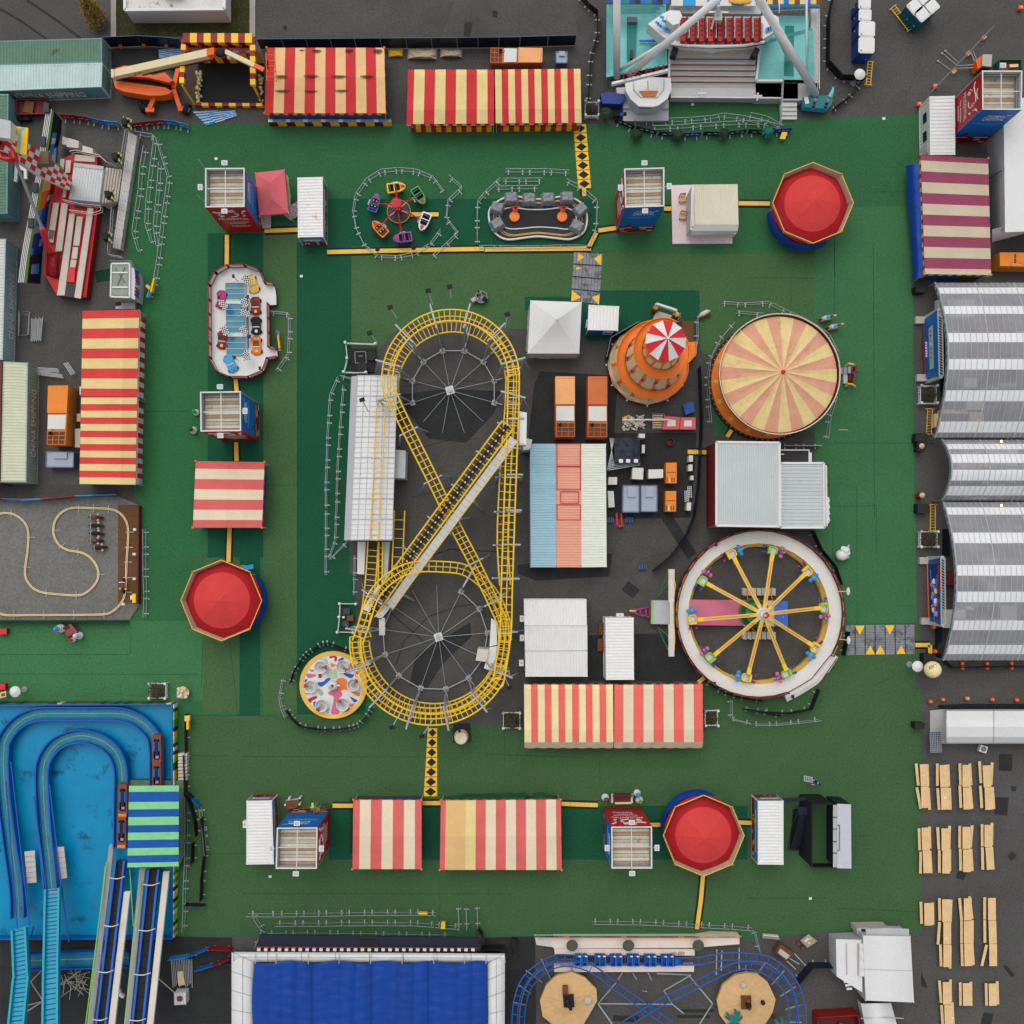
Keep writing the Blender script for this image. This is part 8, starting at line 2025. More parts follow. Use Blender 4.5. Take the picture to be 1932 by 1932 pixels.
pz(bg_,'top_rail',striped(corn[0],corn[1],hC,hC+.5,10,.9))
pz(bg_,'top_rail',striped(corn[0],corn[3]*.35+corn[0]*.65 if False else corn[0].lerp(corn[3],.97),hC-.1,hC+.3,8,.45))
pz(bg_,'top_rail',striped(corn[1],corn[2],hC-.1,hC+.3,8,.5))
for a,b in((corn[3],0),(corn[2],1)):pz(bg_,'corner_post',BB(a,a+ZV(hC),.14,'yellow'))
mat('net',(150,60,40),.9,.1,2.,alpha=.35)
nt_=MB()
for a,b in((corn[0],corn[3]),(corn[1],corn[2])):nt_.face([a,b,b+ZV(hC),a+ZV(hC)],'net')
pz(bg_,'side_net',nt_)
for i in rg(5):c=corn[0].lerp(corn[1],.1+.2*i)+V(0,-.35,3.3);o=pz(bg_,'backboard',BB(c-V(.75,0,0),c+V(.75,0,0),.08,'pink_cloth',h=1.0));pz(o,'hoop',TT([c+V(.2*cos(t*PI/6),-.3+.2*sin(t*PI/6),-.35)for t in rg(12)],.03,'orange',5,closed=True));pz(o,'board_square',BB(c+V(-.3,-.05,-.1),c+V(.3,-.05,-.1),.02,'ow',h=.45))
bp=MB()
rr=random.Random(8)
for i in rg(55):
 t=rr.random();p=corn[0].lerp(corn[3],.25+.75*t);bp.ba(p+V(rr.uniform(.05,.5),0,rr.uniform(.15,.9)*(1-.6*t)),.14,rr.choice(['sc_','yc','sc_']),7,5)
pz(bg_,'ball_heap',bp,kind='stuff')
bp=MB()
for i in rg(30):t=rr.random();p=corn[1].lerp(corn[2],.3+.7*t);bp.ba(p+V(-rr.uniform(.05,.35),0,rr.uniform(.15,.7)),.14,'sc_',7,5)
pz(bg_,'ball_heap',bp,kind='stuff')
for q,seed,l,m in(([(1340,775),(1640,770),(1655,810),(1440,875)],31,'striped blue and white folded sheet below the ball cage','striped_sheet'),([(1105,345),(1275,335),(1275,400),(1110,408)],32,'crumpled striped blue sheet behind the boom lift','striped_sheet')):
 mb=MB();mb.grid(lambda u,t:W(*bil(q,u,t),.05+.25*abs(noise.noise(V(u*5,t*4,seed)))),30,16,lambda i,j:('ct','ow','sb')[(j+(i//9))%3]);solo('striped_sheet',l,'sheet',mb,G(*bil(q,.5,.5)))
mfe('navy site hoarding curving behind the boom lift',[(770,332),(1000,322),(1180,330),(1290,342)],2.1,'navy site hoardings','np_',False,name='hoarding',rail='bgy')
tile(700,0)
mfe('long navy site hoarding behind the top striped stalls',[(130,345),(800,340),(1500,335),(1935,330)],2.1,'navy site hoardings','np_',False,name='hoarding',rail='bgy')
tile(1400,0)
mfe('navy site hoarding behind the pale orange generator',[(245,328),(630,318)],2.1,'navy site hoardings','np_',False,name='hoarding',rail='bgy')
mfe('black mesh fence winding down left of the pirate ship ride',[(660,-20),(720,60),(785,110),(785,260),(740,400),(730,560),(720,720)],1.1,'black mesh fences')
for(x,y,l)in((853,340,'beside the containers'),(1015,328,'beside the dark red pallet'),(1170,328,'right of the dark red pallet')):tile(0,0);solo('orange_lamp','orange hazard lamp on the hoarding '+l,'lamp',XX(G(x,y,.4),(.3,.3,.4),'orange').box(G(x,y,.65),(.2,.2,.1),'red'),G(x,y))
wb=tz('white_building','flat roofed white building with a stained roof at the top edge','building',G(1250,50))
q_=WQ(2.5,((872,-250),(1567,-250),(1567,66),(872,72)))
mat('roof_stained',(206,202,196),.7,.08,.8,stain=((70,66,60),.56,1.6,.8))
mat('wall_plain',(200,200,198),.7,.04,.8)
pz(wb,'wall',PP(q_,.0,2.35,'wall_plain','roof_stained'))
pz(wb,'parapet',join(*[BB(q_[i]-ZV(.02),q_[(i+1)%4]-ZV(.02),.25,'wh',h=.3)for i in rg(4)]))
pz(wb,'drain_pipe',TT([W(1560,66,2.4),G(1606,155,.1)],.05,'lg_',6))
pz(wb,'roof_unit',XX(W(1200,-80,3.),(2.,1.2,.8),'lg_'))
t_=tz('golden_shrub','tall golden leaved shrub at the top edge','shrub',G(688,175))
p=G(690,165)
pz(t_,'trunk',TT([p,p+V(0,.3,1.5),p+V(-.1,.5,3.)],[.14,.1,.05],'br',7))
mb=MB()
rr=random.Random(2)
mat('gold_leaf',(138,108,44),.8,.3,3.)
mat('gold_leaf_dark',(92,72,30),.8,.3,3.)
for i in rg(1500):
 z=rr.uniform(.3,4.6);R_=.95*(1-(z/5.2)**2)+.1;a=rr.uniform(0,2*PI);r_=R_*rr.random()**.5;c=p+V(r_*cos(a),.1*z+r_*sin(a)*1.2,z);u=V(rr.uniform(-1,1),rr.uniform(-1,1),rr.uniform(-.4,.4)).normalized()*.11;v=u.cross(V(rr.uniform(-.5,.5),rr.uniform(-.5,.5),1)).normalized()*.08;mb.face([c-u,c-v,c+u,c+v],('gold_leaf','gold_leaf','gold_leaf_dark')[i%3])
pz(t_,'crown',mb)
tile(700,0)
t_=tpl('yellow tarpaulin heap behind the wide peach striped stall',[(1015,345),(1122,340),(1120,395),(1022,400)],.5,'yellow',41)
for q,m,l,z in(([(1155,335),(1360,338),(1358,415),(1152,412)],'canvas','long grey canvas bundle at the hoarding',.8),([(1382,340),(1535,345),(1535,400),(1380,400)],'canvas','shorter grey canvas bundle at the hoarding',.7)):tpl(l,q,z,m,44)
tile(1400,0)
generator('pale orange generator behind the narrow striped stall',[(404,332),(402,437),(36,437),(38,326)],2.4,'gen_rust','gp')
tank_box('blue box with a hatch behind the narrow striped stall',[(498,362),(575,362),(575,440),(498,440)],1.5)
tile(0,0)
tile(0,1400)
kt=tz('toy_bike_track','grey paved toy motorbike track with winding cream rail and brown deck','fairground ride',G(450,500))
mat('pave',(110,108,103),.9,.1,.3,.2,9.,fine=.25,fscale=5.)
pz(kt,'paving',PP([G(-60,100),G(830,82),G(985,150),G(978,830),G(908,942),G(-60,945)],-.01,.1,'pave'))
dk=MB()
for i in rg(17):y0,y1=142+40.5*i,180.5+40.5*i;dk.pm([G(828,y0),G(983,y0),G(982,y1),G(827,y1)],.1,.16,'dbn')
pz(kt,'brown_deck',dk)
dr_=MB()
for i in rg(36):dr_.bar(G(952,335+12*i,.2),G(978,335+12*i,.2),.1,'mr',h=.04)
cl=smooth([V(x,y,0)for x,y in((-60,214),(0,205),(60,199),(120,215),(180,265),(206,335),(202,450),(186,570),(184,625),(200,675),(245,725),(310,752),(420,765),(530,772),(585,765),(640,728),(682,675),(694,620),(680,565),(640,512),(590,480),(540,467),(480,456),(425,425),(390,370),(381,310),(397,245),(445,190),(520,163),(640,165),(760,170),(830,190),(878,240),(900,310),(897,430),(890,540),(886,650),(880,750),(858,815),(810,870),(745,902),(600,907),(400,908),(200,909),(60,910),(0,893),(-50,860))],6)
P_=[G(p.x,p.y,.28)for p in cl]
l_,r_=[],[]
for i,p in en(P_):
 d=(P_[min(i+1,len(P_)-1)]-P_[max(i-1,0)]).normalized();n=V(-d.y,d.x,0)*.06;l_.append(p+n);r_.append(p-n)
pz(kt,'guide_rail',TT(l_,.045,'sc_',5).tu(r_,.045,'sc_',5))
for x,y,a in((84,200,90),(220,368,0),(195,576,0),(328,750,90),(537,770,90),(705,626,0),(550,470,90),(438,427,40),(397,318,0),(553,165,90),(658,165,90),(762,170,90),(910,332,0),(905,438,0),(898,540,0),(893,648,0),(895,750,0),(731,905,90),(520,905,90),(312,908,90),(103,910,90)):
 d=V(cos(rds(a)),sin(rds(a)),0)*.42;p=G(x,y,.17);pz(kt,'sleeper',BB(p-d,p+d,.07,'gv'))
def bike(par,x,y,hd,m,zb=.1):
 p=G(x,y,zb);a=rds(hd);d=V(cos(a),sin(a),0);n=V(-d.y,d.x,0);o=pz(par,'toy_bike',TT([p-d*.45+ZV(.55),p-d*.1+ZV(.62),p+d*.2+ZV(.7),p+d*.42+ZV(.6)],[.12,.2,.2,.1],m,8),smooth=1)
 for s_ in(-.5,.5):c=p+d*s_+ZV(.28);pz(o,'wheel',TT([c-n*.07,c+n*.07],.27,'rb',12))
 pz(o,'handlebar',TT([p+d*.33+n*.32+ZV(.85),p+d*.38+ZV(.82),p+d*.33-n*.32+ZV(.85)],.03,'chrome',5));pz(o,'seat',BB(p-d*.4+ZV(.72),p+ZV(.74),.2,'bk',h=.06));pz(o,'side_bag',AA(p-d*.3+n*.28+ZV(.5),.15,'tan',7,5).ba(p-d*.3-n*.28+ZV(.5),.15,'tan',7,5))
for x,y,h_,m in((680,230,178,'br'),(682,287,178,'bk'),(684,342,178,'bk'),(680,392,180,'br'),(708,440,185,'bk'),(876,705,88,'br')):bike(kt,x,y,h_,m,.16 if x>800 else.1)
pz(kt,'yellow_box',XX(G(960,790,.6),(.35,.9,1.),'yellow'))
pz(kt,'white_box',XX(G(945,785,.7),(.4,.4,.5),'wh'))
for x,y in((965,315),(962,485),(962,655),(885,830)):pz(kt,'lamp',XX(G(x,y,1.),(.3,.25,.25),'ow'));
fl_=MB()
pp=[(-60,103),(60,100),(190,112),(320,104),(440,95),(560,82),(680,78),(840,74)]
for i,(a,b)in en(zip(pp,pp[1:])):fl_.bar(G(a[0],a[1]+2,.7),G(b[0],b[1]+2,.7),.08,('dr','sb','skb','dr','dr','skb','sb')[i],h=1.3)
pz(kt,'printed_screen',fl_)
pz(kt,'side_rail',BB(G(988,150,.5),G(982,830,.5),.08,'mr',h=.8))
pz(kt,'low_screen',BB(G(-60,955,.55),G(905,955,.55),.08,'bk',h=1.))
qz('in the column right of the toy bike track',[(1020,308),(1022,460),(1022,615),(1028,770),(1022,925)],4,'from the top')
def snowman(label,x,y,hat='brd',s=1.,scarf='lilac',group=None,zb=0.):
 p=G(x,y,zb);t_=tz('snowman',label,'snowman',p,group);pz(t_,'body',AA(p+ZV(.38*s),.4*s,'wh',12,8).ba(p+ZV(.95*s),.3*s,'wh',12,8),smooth=1);pz(t_,'head',AA(p+ZV(1.4*s),.22*s,'wh',12,8),smooth=1);pz(t_,'hat',LL(p+ZV(1.5*s),[(.24*s,0),(.2*s,.08*s),(.1*s,.25*s),(0,.3*s)],hat,12));pz(t_,'scarf',LL(p+ZV(1.2*s),[(.2*s,0),(.24*s,.05*s),(.2*s,.1*s)],scarf,12));pz(t_,'nose',TT([p+V(0,-.2*s,1.42*s),p+V(0,-.38*s,1.4*s)],[.04*s,.01],'orange',6));return t_
t_=tz('armchair','dusty pink armchair between two snowmen below the bike track','armchair',G(510,1020))
pz(t_,'seat',PP([G(x,y)for x,y in((455,1005),(520,975),(555,1025),(485,1065))],.05,.5,'pink_dusty' if mat('pink_dusty',(150,76,86),.7,.1,1.)else 0))
pz(t_,'backrest',BB(G(515,972,.7),G(560,1028,.7),.25,'pink_dusty',h=.7))
pz(t_,'armrest',BB(G(455,1003,.5),G(515,975,.5),.22,'mr',h=.5))
pz(t_,'armrest',BB(G(490,1065,.5),G(555,1028,.5),.22,'mr',h=.5))
snowman('snowman with a big blue hat left of the dusty pink armchair',440,1000,'cyan',1.15,'blue')
snowman('white snowman with a lilac scarf right of the dusty pink armchair',565,1050,'wh',1.,'lilac')
snowman('small snowman with a red hat below the dusty pink armchair',522,1078,'brd',.7,'dr')
for x,y,l in((20,1025,'upper'),(10,1410,'lower')):cbn(l+' red box at the left frame edge on the turf',[(x-45,y-18),(x+25,y-20),(x+27,y+18),(x-45,y+22)],.7,'dr','brd','box','red_box')
def umbrella(label,x,y,r_,h,m,group=None):
 p=W(x,y,h);b=V(p.x,p.y,0);t_=tz('sun_umbrella',label,'umbrella',b,group);pz(t_,'pole',TT([b,b+ZV(h)],.035,'stl',6));pz(t_,'canopy',LL(b+ZV(h-.3),[(r_,0),(r_*.7,.14),(r_*.3,.27),(0,.32)],m,16));pz(t_,'base',LL(b,[(.3,.0),(.3,.08),(0,.1)],'grey',12));return t_
umbrella('white umbrella at the left frame edge above the flume',95,1447,.55,2.4,'wh')
t_=tz('menu_board','cream menu board beside the left white umbrella','sign',G(15,1465))
pz(t_,'board',PP(WQ(1.,((0,1450),(40,1440),(42,1480),(0,1490))),.9,1.,'bd'))
pz(t_,'print',PP(WQ(1.03,((8,1458),(34,1452),(34,1474),(8,1478))),1.,1.03,'br'))
pz(t_,'leg',BB(G(18,1465),G(18,1465,.9),.06,'br'))
def planter(label,x0,y0,x1,y1,seed,side='l',m='hedge'):
 t_=little_fence(label,[(x0,y0),(x1,y0),(x1,y1),(x0,y1),(x0,y0)],name='planter_fence',group='white fenced planters');rr=random.Random(seed);mb=MB();c=G((x0+x1)/2 if side=='c' else(x0*.6+x1*.4),(y0+y1)/2);R_=M_(abs(x1-x0))*.55
 p2=tz('bush',label.replace('white fence planter','bare twiggy bush inside the white fence'),'bush',c,'bushes in the white fenced planters');pz(p2,'trunk',TT([c,c+V(.05,.05,.7)],[.08,.05],'twig',6))
 for i in rg(700):
  a,b=rr.uniform(0,2*PI),rr.uniform(.1,1.5);r_=R_*rr.random()**.4;p=c+V(r_*cos(a)*sin(b),r_*sin(a)*sin(b),.5+r_*cos(b));u=V(rr.uniform(-1,1),rr.uniform(-1,1),rr.uniform(-.6,.6)).normalized()*.09;v=u.cross(V(.3,.2,1)).normalized()*.035;mb.face([p-u,p-v,p+u,p+v],('twig',m,'hedge','twig')[i%4])
 pz(p2,'foliage',mb)
planter('white fence planter above the log flume',1062,1382,1172,1482,1)
t_=tz('cake_table','round pale table piled with figures and gifts beside the planter','table',G(1290,1445))
pz(t_,'tabletop',LL(G(1290,1445),[(.4,.6),(.62,.62),(.62,.7),(0,.72)],'bd',18))
pz(t_,'pedestal',TT([G(1290,1445),G(1290,1445,.6)],.12,'st',8))
rr=random.Random(4)
pz(t_,'gift_heap',join(*[AA(G(1290+rr.uniform(-35,35),1445+rr.uniform(-30,30),.85),rr.uniform(.1,.2),rr.choice(['br','bd','ow','st','pale_green','tan']),7,5)for i in rg(16)]))
tile(1400,1400)
planter('white fence planter left of the long striped stall',130,1585,245,1690,2,'c')
planter('white fence planter right of the long striped stall',1530,1570,1615,1672,3,'c')
tile(2158,700)
planter('white fence planter beside the blue sponsor board',1190,1010,1300,1130,5,'c')
tile(2158,1400)
planter('white fence planter left of the lower clear marquee',1190,330,1305,435,6,'c')
tile(1400,0)
planter('white fence planter at the corner of the narrow striped stall',698,735,790,830,7,'c')
tile(700,1400)
t_=tz('stone_urn','tall cream stone urn on a black mat below the coaster','urn',G(1515,1765))
c=G(1530,1745)
pz(t_,'urn',LL(c,[(.5,.05),(.6,.2),(.72,.9),(.7,1.5),(.55,1.9),(.62,2.1),(.45,2.15),(.3,2.0),(0,1.9)],'cream_stone' if mat('cream_stone',(212,200,168),.7,.08,1.)else 0,24),smooth=1)
pz(t_,'mat',PP([G(x,y)for x,y in((1468,1668),(1590,1662),(1598,1795),(1470,1800))],.02,.05,'asphalt_dark'))
pz(t_,'black_lamp',XX(W(1515,1718,2.3),(.25,.25,.2),'bk'))
tile(700,2158)
t_=tz('white_planter_box','white planter box with four posts beside the lower blue tower','planter',G(355,385))
pz(t_,'box',PP([G(x,y)for x,y in((310,365),(395,355),(385,415),(312,425))],.05,.7,'ow','br'))
[pz(t_,'post',BB(G(x,y),G(x,y,.95),.16,'wh'))for x,y in((338,345),(412,342),(310,390),(410,385))]
t_=tz('giraffe_figure','spotted giraffe figure with white horns beside leafy props','figure',G(540,420))
p=G(535,425)
pz(t_,'body',TT([p+V(.1,-.5,.9),p+V(0,.0,1.),p+V(-.05,.3,1.1)],[.2,.3,.22],'tan',10))
pz(t_,'neck',TT([p+V(-.05,.2,1.2),p+V(-.12,.6,2.2),p+V(-.15,.8,2.7)],[.2,.14,.11],'bd',8))
pz(t_,'head',TT([p+V(-.15,.7,2.75),p+V(-.18,1.15,2.7)],[.15,.1],'bd',8))
pz(t_,'horn',TT([p+V(-.22,.75,2.85),p+V(-.24,.78,3.1)],.05,'wh',6).tu([p+V(-.08,.75,2.85),p+V(-.06,.78,3.1)],.05,'wh',6))
rr=random.Random(3)
pz(t_,'brown_spots',join(*[AA(p+V(rr.uniform(-.25,.2),rr.uniform(-.5,.5),rr.uniform(1.15,1.35)),.1,'br',6,4)for i in rg(12)]))
for a in(-.15,.15):
 for b in(-.45,.2):pz(t_,'leg',TT([p+V(a,b,.9),p+V(a,b,0)],[.1,.07],'tan',6))
for x,y,m in((585,390,'leaf'),(515,405,'green')):
 c=G(x,y);t_=tz('leafy_prop',('large' if x>550 else 'small')+' cut out leaf prop beside the giraffe figure','prop',c);mb=MB();
 for i in rg(7):a=i*.9;mb.face([c+ZV(1.2),c+V(.3*cos(a),.3*sin(a),1.3),c+V(.62*cos(a+.25),.62*sin(a+.25),1.1),c+V(.3*cos(a+.5),.3*sin(a+.5),1.3)],m)
 pz(t_,'leaves',mb);pz(t_,'stem',TT([c,c+ZV(1.2)],.05,'br',6))
tile(1400,2158)
t_=tz('sleigh_bench','maroon sleigh bench with white ends above the red tower','bench',G(955,355))
pz(t_,'seat',PP([G(x,y)for x,y in((885,325),(1025,325),(1020,375),(890,375))],.05,.5,'mr'))
pz(t_,'backrest',BB(G(885,322,.7),G(1025,322,.7),.15,'mr',h=.7))
[pz(t_,'scroll_end',TT([G(x,318,.9),G(x,345,.6),G(x,380,.5)],.12,'ow',7))for x in(885,1022)]
pz(t_,'front_garland',BB(G(905,382,.45),G(1018,380,.45),.2,'bd',h=.4))
snowman('snowman with a green scarf left of the maroon sleigh bench',838,345,'br',1.,'green')
snowman('snowman with a teal hat at the top right of the sleigh bench',1060,315,'cyan',.95,'blue')
snowman('snowman with a green hat below right of the sleigh bench',1075,362,'green',1.,'orange')
tile(0,700)
snowman('upper small snowman left of the tower on the left side',1375,1190,'green',.8,'brd')
snowman('lower snowman with a dark green hat left of the left tower',1358,1315,'bg',.95,'brd')
tile(2158,1400)
t_=tz('elephant_statue','plain white elephant statue on the turf by the monster ride','statue',G(650,490))
p=G(650,490)
pz(t_,'body',AA(p+V(-.1,.0,.85),.62,'wh',14,10,(1.05,.95,1)).ba(p+V(.15,.45,1.2),.4,'wh',12,8).tu([p+V(.3,.6,1.2),p+V(.5,.85,.9),p+V(.45,.95,1.2)],[.16,.1,.07],'wh',8).tu([p+V(.3,-.2,.6),p+V(.75,-.25,.35)],[.2,.13],'wh',8).tu([p+V(.35,.2,.7),p+V(.8,.1,.4)],[.17,.11],'wh',8),smooth=1)
[pz(t_,'ear',AA(p+V(x,y,1.3),.3,'wh',10,6,(.8,1,.35)),smooth=1)for x,y in((-.15,.6),(.35,.2))]
for(x,y,l)in((1185,1430,'upper'),(1188,1770,'lower')):tile(2158,700);dlz(l+' red and gold costumed figurine at the marquee edge',x,y,'dr','gold','bd',1.15,group='red costumed figures by the marquees')
tile(1400,700)
tile(0,1400)
lf=tz('log_flume','bright blue log flume with two curved channels, lift belts and slides','water ride',G(500,2300))
mat('pool_blue',(0,132,176),.3,.12,.35,stain=((4,66,96),.56,.45,.85))
mat('pool_wall',(0,96,166),.4,.08,.8)
mat('trough_teal',(24,120,140),.5,.16,1.4,stain=((40,80,74),.55,1.2,.6))
mat('trb',(10,82,168),.45,.08,.8)
mat('slide_teal',(30,150,172),.4,.08,.8)
D2=1830.6
pz(lf,'pool_floor',PP([G(x,y)for x,y in((-90,1540),(1218,1530),(1222,D2+1308),(-90,D2+1312))],-.01,.15,'pool_blue'))
wt_=MB()
for a,b in(((-90,1528),(1225,1520)),((1225,1520),(1228,D2+1305)),((-90,D2+1312),(1228,D2+1308))):wt_.bar(G(*a,.6),G(*b,.6),.14,'pool_wall',h=1.2)
pz(lf,'pool_wall',wt_)
yb=MB()
rr=random.Random(9)
for i in rg(60):y0,y1=lerp(1522,D2+1300,i/60),lerp(1522,D2+1300,(i+1)/60);yb.bar(G(1237,y0,.6),G(1237,y1,.6),.1,('yellow','green','lime','ow','leaf','gold','bk')[rr.randrange(7)],h=1.2)
for i in rg(40):x0,x1=lerp(-90,1220,i/40),lerp(-90,1220,(i+1)/40);yb.bar(G(x0,1516,.6),G(x1,1516,.6),.1,('bg','leaf','gold','tar','br')[rr.randrange(5)],h=1.25)
pz(lf,'painted_banner',yb)
def trough(name,pts,w_,m='trough_teal',edge='trb',wall=.45,planks=1.6):
 P_=rsm(pts,.35);fl=MB();ed=MB();L_,R_=[],[]
 for i,p in en(P_):
  d=P_[min(i+1,len(P_)-1)]-P_[max(i-1,0)];d.z=0;d.normalize();n=V(-d.y,d.x,0)*w_;L_.append(p+n);R_.append(p-n)
 for i in rg(len(P_)-1):
  fl.face([R_[i],R_[i+1],L_[i+1],L_[i]],m)
  for A in(L_,R_):
   s=1 if A is L_ else-1;o=(L_[i]-R_[i]).normalized()*.14*s;o2=(L_[i+1]-R_[i+1]).normalized()*.14*s;h=ZV(wall)
   ed.face([A[i],A[i+1],A[i+1]+h,A[i]+h],edge);ed.face([A[i]+h,A[i+1]+h,A[i+1]+o2+h,A[i]+o+h],edge);ed.face([A[i]+o+h,A[i+1]+o2+h,A[i+1]+o2-ZV(.3),A[i]+o-ZV(.3)],edge)
 o=pz(lf,name,ed);pz(o,'channel_floor',fl);st=MB();acc=0
 for i in rg(1,len(P_)):
  acc+=(P_[i]-P_[i-1]).length
  if acc>planks:acc=0;st.bar(L_[i]+ZV(.03),R_[i]+ZV(.03),.05,'navy')
 ps=MB()
 for f in(-.5,0,.5):ps.tu([(l+r)/2+(l-r)*f*.8+ZV(.02)for l,r in zip(L_,R_)],.03,'trb' if f else 'st',4)
 pz(o,'floor_plank_line',ps)
 return o
outer=[W(*p)for p in((130,D2+1190,2.5),(125,D2+1000,2.2),(85,D2+700,1.6),(45,D2+400,1.2),(25,D2+150,1.),(28,D2+20,.9),(40,1780,.9),(100,1690,.9),(190,1625,.9),(310,1597,.9),(560,1597,.9),(810,1597,.9),(920,1618,.9),(1010,1672,.9),(1075,1750,.9),(1096,1850,.9),(1098,D2+100,.9),(1098,D2+270,.9))]
trough('outer_channel',smooth(outer,6),.56,planks=2.3)
inner=[W(*p)for p in((362,D2+985,2.6),(345,D2+800,2.2),(320,D2+550,1.6),(305,D2+330,1.2),(302,D2+180,1.),(318,D2+90,1.),(370,1835,1.),(450,1778,1.),(570,1752,1.),(690,1778,1.),(780,1835,1.),(830,D2+80,1.),(852,D2+180,1.),(850,D2+330,1.),(845,D2+700,1.1))]
trough('inner_channel',smooth(inner,6),.56,planks=2.3)
trough('cross_channel',[W(215,D2+1490,1.5),W(540,D2+1480,1.5),W(900,D2+1470,1.5)],.72,wall=.5)
def incline(name,a,b,w_,m,step=None,edge=None,wall=.4):
 mb=MB();a,b=W(*a),W(*b);d=b-a;n=V(-d.y,d.x,0).normalized()*w_;k=30;o=None
 mb.face([a-n,b-n,b+n,a+n],m);mb.face([a-n-ZV(.3),a+n-ZV(.3),b+n-ZV(.3),b-n-ZV(.3)],m);o=pz(lf,name,mb)
 if edge:
  e=MB()
  for s in(-1,1):e.bar(a+n*s*1.08+ZV(wall/2-.1),b+n*s*1.08+ZV(wall/2-.1),.2,edge,h=wall)
  pz(o,'side_beam',e)
 if step:
  s_=MB();L_=d.length;c=int(L_/step)
  for i in rg(c):p=a.lerp(b,(i+.5)/c);s_.bar(p-n*.96+ZV(.05),p+n*.96+ZV(.05),.07,'navy' if m=='bk' else 'trb',h=.06)
  pz(o,'cross_slat',s_)
 return o
tile(0,2158)
incline('lift_belt',(845,790,1.2),(705,1990,7.),.4,'bk',1.2,'trb',.5)
incline('lift_belt',(1078,850,1.4),(962,1990,7.),.46,'bk',1.2,'trb',.5)
incline('side_walkway',(886,1010,2.4),(772,1990,7.2),.3,'dw')
incline('side_walkway',(1160,870,1.7),(1040,1990,7.2),.3,'dw')
incline('grey_walkway',(778,680,1.3),(625,1990,6.9),.24,'grey')
incline('grey_walkway',(993,850,1.4),(880,1990,6.9),.28,'grey')
for(x0,y0,x1,y1)in((745,800,590,1990),(735,830,605,1990),(985,930,865,1990),(905,850,930,1250)):pz(lf,'green_handrail',TT([W(x0,y0,2.1),W(x1,y1,8.)],.05,'lime',5))
for t in(.1,.38,.65,.93):
 for(x,y,w_)in((lerp(835,690,t),lerp(800,1990,t),45),(lerp(1070,955,t),lerp(850,1990,t),50)):z=lerp(2.4,8.,t);pz(lf,'belt_hoop',TT(smooth([W(x-w_*1.2,y-6,z-.3),W(x,y,z+.25),W(x+w_*1.1,y-16,z-.2)],4),.05,'wh',5))
incline('steep_slide',(372,985,2.8),(362,1560,5.),.62,'slide_teal',.35,'slide_teal',.5)
incline('steep_slide',(362,1560,5.),(358,1990,7.),.64,'slide_teal',.45,'slide_teal',.5)
incline('steep_slide',(140,1265,3.),(155,1600,4.6),.62,'slide_teal',.4,'slide_teal',.5)
incline('steep_slide',(155,1600,4.6),(115,1990,7.),.66,'slide_teal',.4,'slide_teal',.5)
pz(lf,'slide_mouth',PP(WQ(3.,((340,1005),(402,1005),(400,1085),(348,1085))),2.8,3.,'grey'))
for q,z in(([(170,730),(242,722),(255,945),(190,950)],1.6),([(368,702),(445,695),(468,912),(400,925)],1.7)):
 o=pz(lf,'walkway_bridge',PP([W(x,y,z)for x,y in q],z-.1,z,'dw'));pz(o,'joint_line',join(*[BB(W(*bil(q,0,t/6),z+.02),W(*bil(q,1,t/6),z+.02),.03,'grey')for t in rg(1,6)]))
for(a,b)in(((75,100),(205,1240)),((40,240),(120,1270)),((235,340),(320,990)),((345,260),(425,960)),((300,1060),(305,1220)),((425,950),(480,1360)),((215,1330),(235,1250))):pz(lf,'blue_rail',TT([W(*a,2.),W(*b,3.2)],.07,'trb',5))
def tub(x,y,L_,z=1.1):
 o_=[(-30,-.5),(-24,-.56),(24,-.56),(30,-.5),(33,.44),(20,.54),(-20,.54),(-33,.44)];hi=[W(x+a,y+b*L_,z+.75)for a,b in o_];lo=[V(p.x,p.y,z)for p in hi];c_=cen_(hi);inn=[p.lerp(c_,.32)for p in hi];dn=[V(p.x,p.y,z+.2)for p in inn];b=MB();n_=len(o_)
 for j in rg(n_):k=(j+1)%n_;b.face([lo[k],lo[j],hi[j],hi[k]],'log_brown');b.face([hi[k],hi[j],inn[j],inn[k]],'log_brown');b.face([inn[k],inn[j],dn[j],dn[k]],'db')
 b.face(dn,'navy');o=pz(lf,'log_boat',b);pz(o,'seat',BB(W(x,y-L_*.36,z+.75),W(x,y+L_*.2,z+.75),.3,'np_',h=.25));pz(o,'bow',BB(W(x-28,y+L_*.5,z+.72),W(x+28,y+L_*.5,z+.72),.3,'so_' if y>200 else 'log_brown',h=.15));pz(o,'head_pad',XX(W(x+5,y+L_*.26,z+.9),(.3,.25,.2),'lilac'));pz(o,'blue_panel',join(*[BB(W(x+s*16,y-L_*.3,z+.8),W(x+s*16,y+L_*.05,z+.8),.12,'sb',h=.1)for s in(-1,1)]))
mat('log_brown',(122,66,42),.6,.15,1.4)
tub(1092,20,190)
tub(1092,200,170)
tub(855,372,205)
tub(848,590,205)
cn=MB()
q_=[(900,270),(1248,268),(1246,832),(888,840)]
bd_=[0,.075,.2,.29,.385,.485,.575,.665,.765,.855,.945,1.]
zf=lambda u,t:3.3+.25*sin(PI*u)+.05*sin(PI*2*t)
for i in rg(11):cn.grid(lambda u,t:(lambda tt:W(*bil(q_,u,tt),zf(u,tt)+.04*noise.noise(V(u*9,tt*15,3))))(lerp(bd_[i],bd_[i+1],t)),12,3,('mint_cloth','royal_cloth')[i%2])
co_=pz(lf,'striped_canopy',cn)
[pz(co_,'post',BB(G(x,y),W(x,y,3.3),.1,'bg'))for x,y in((905,280),(1240,280),(1238,825),(895,830))]
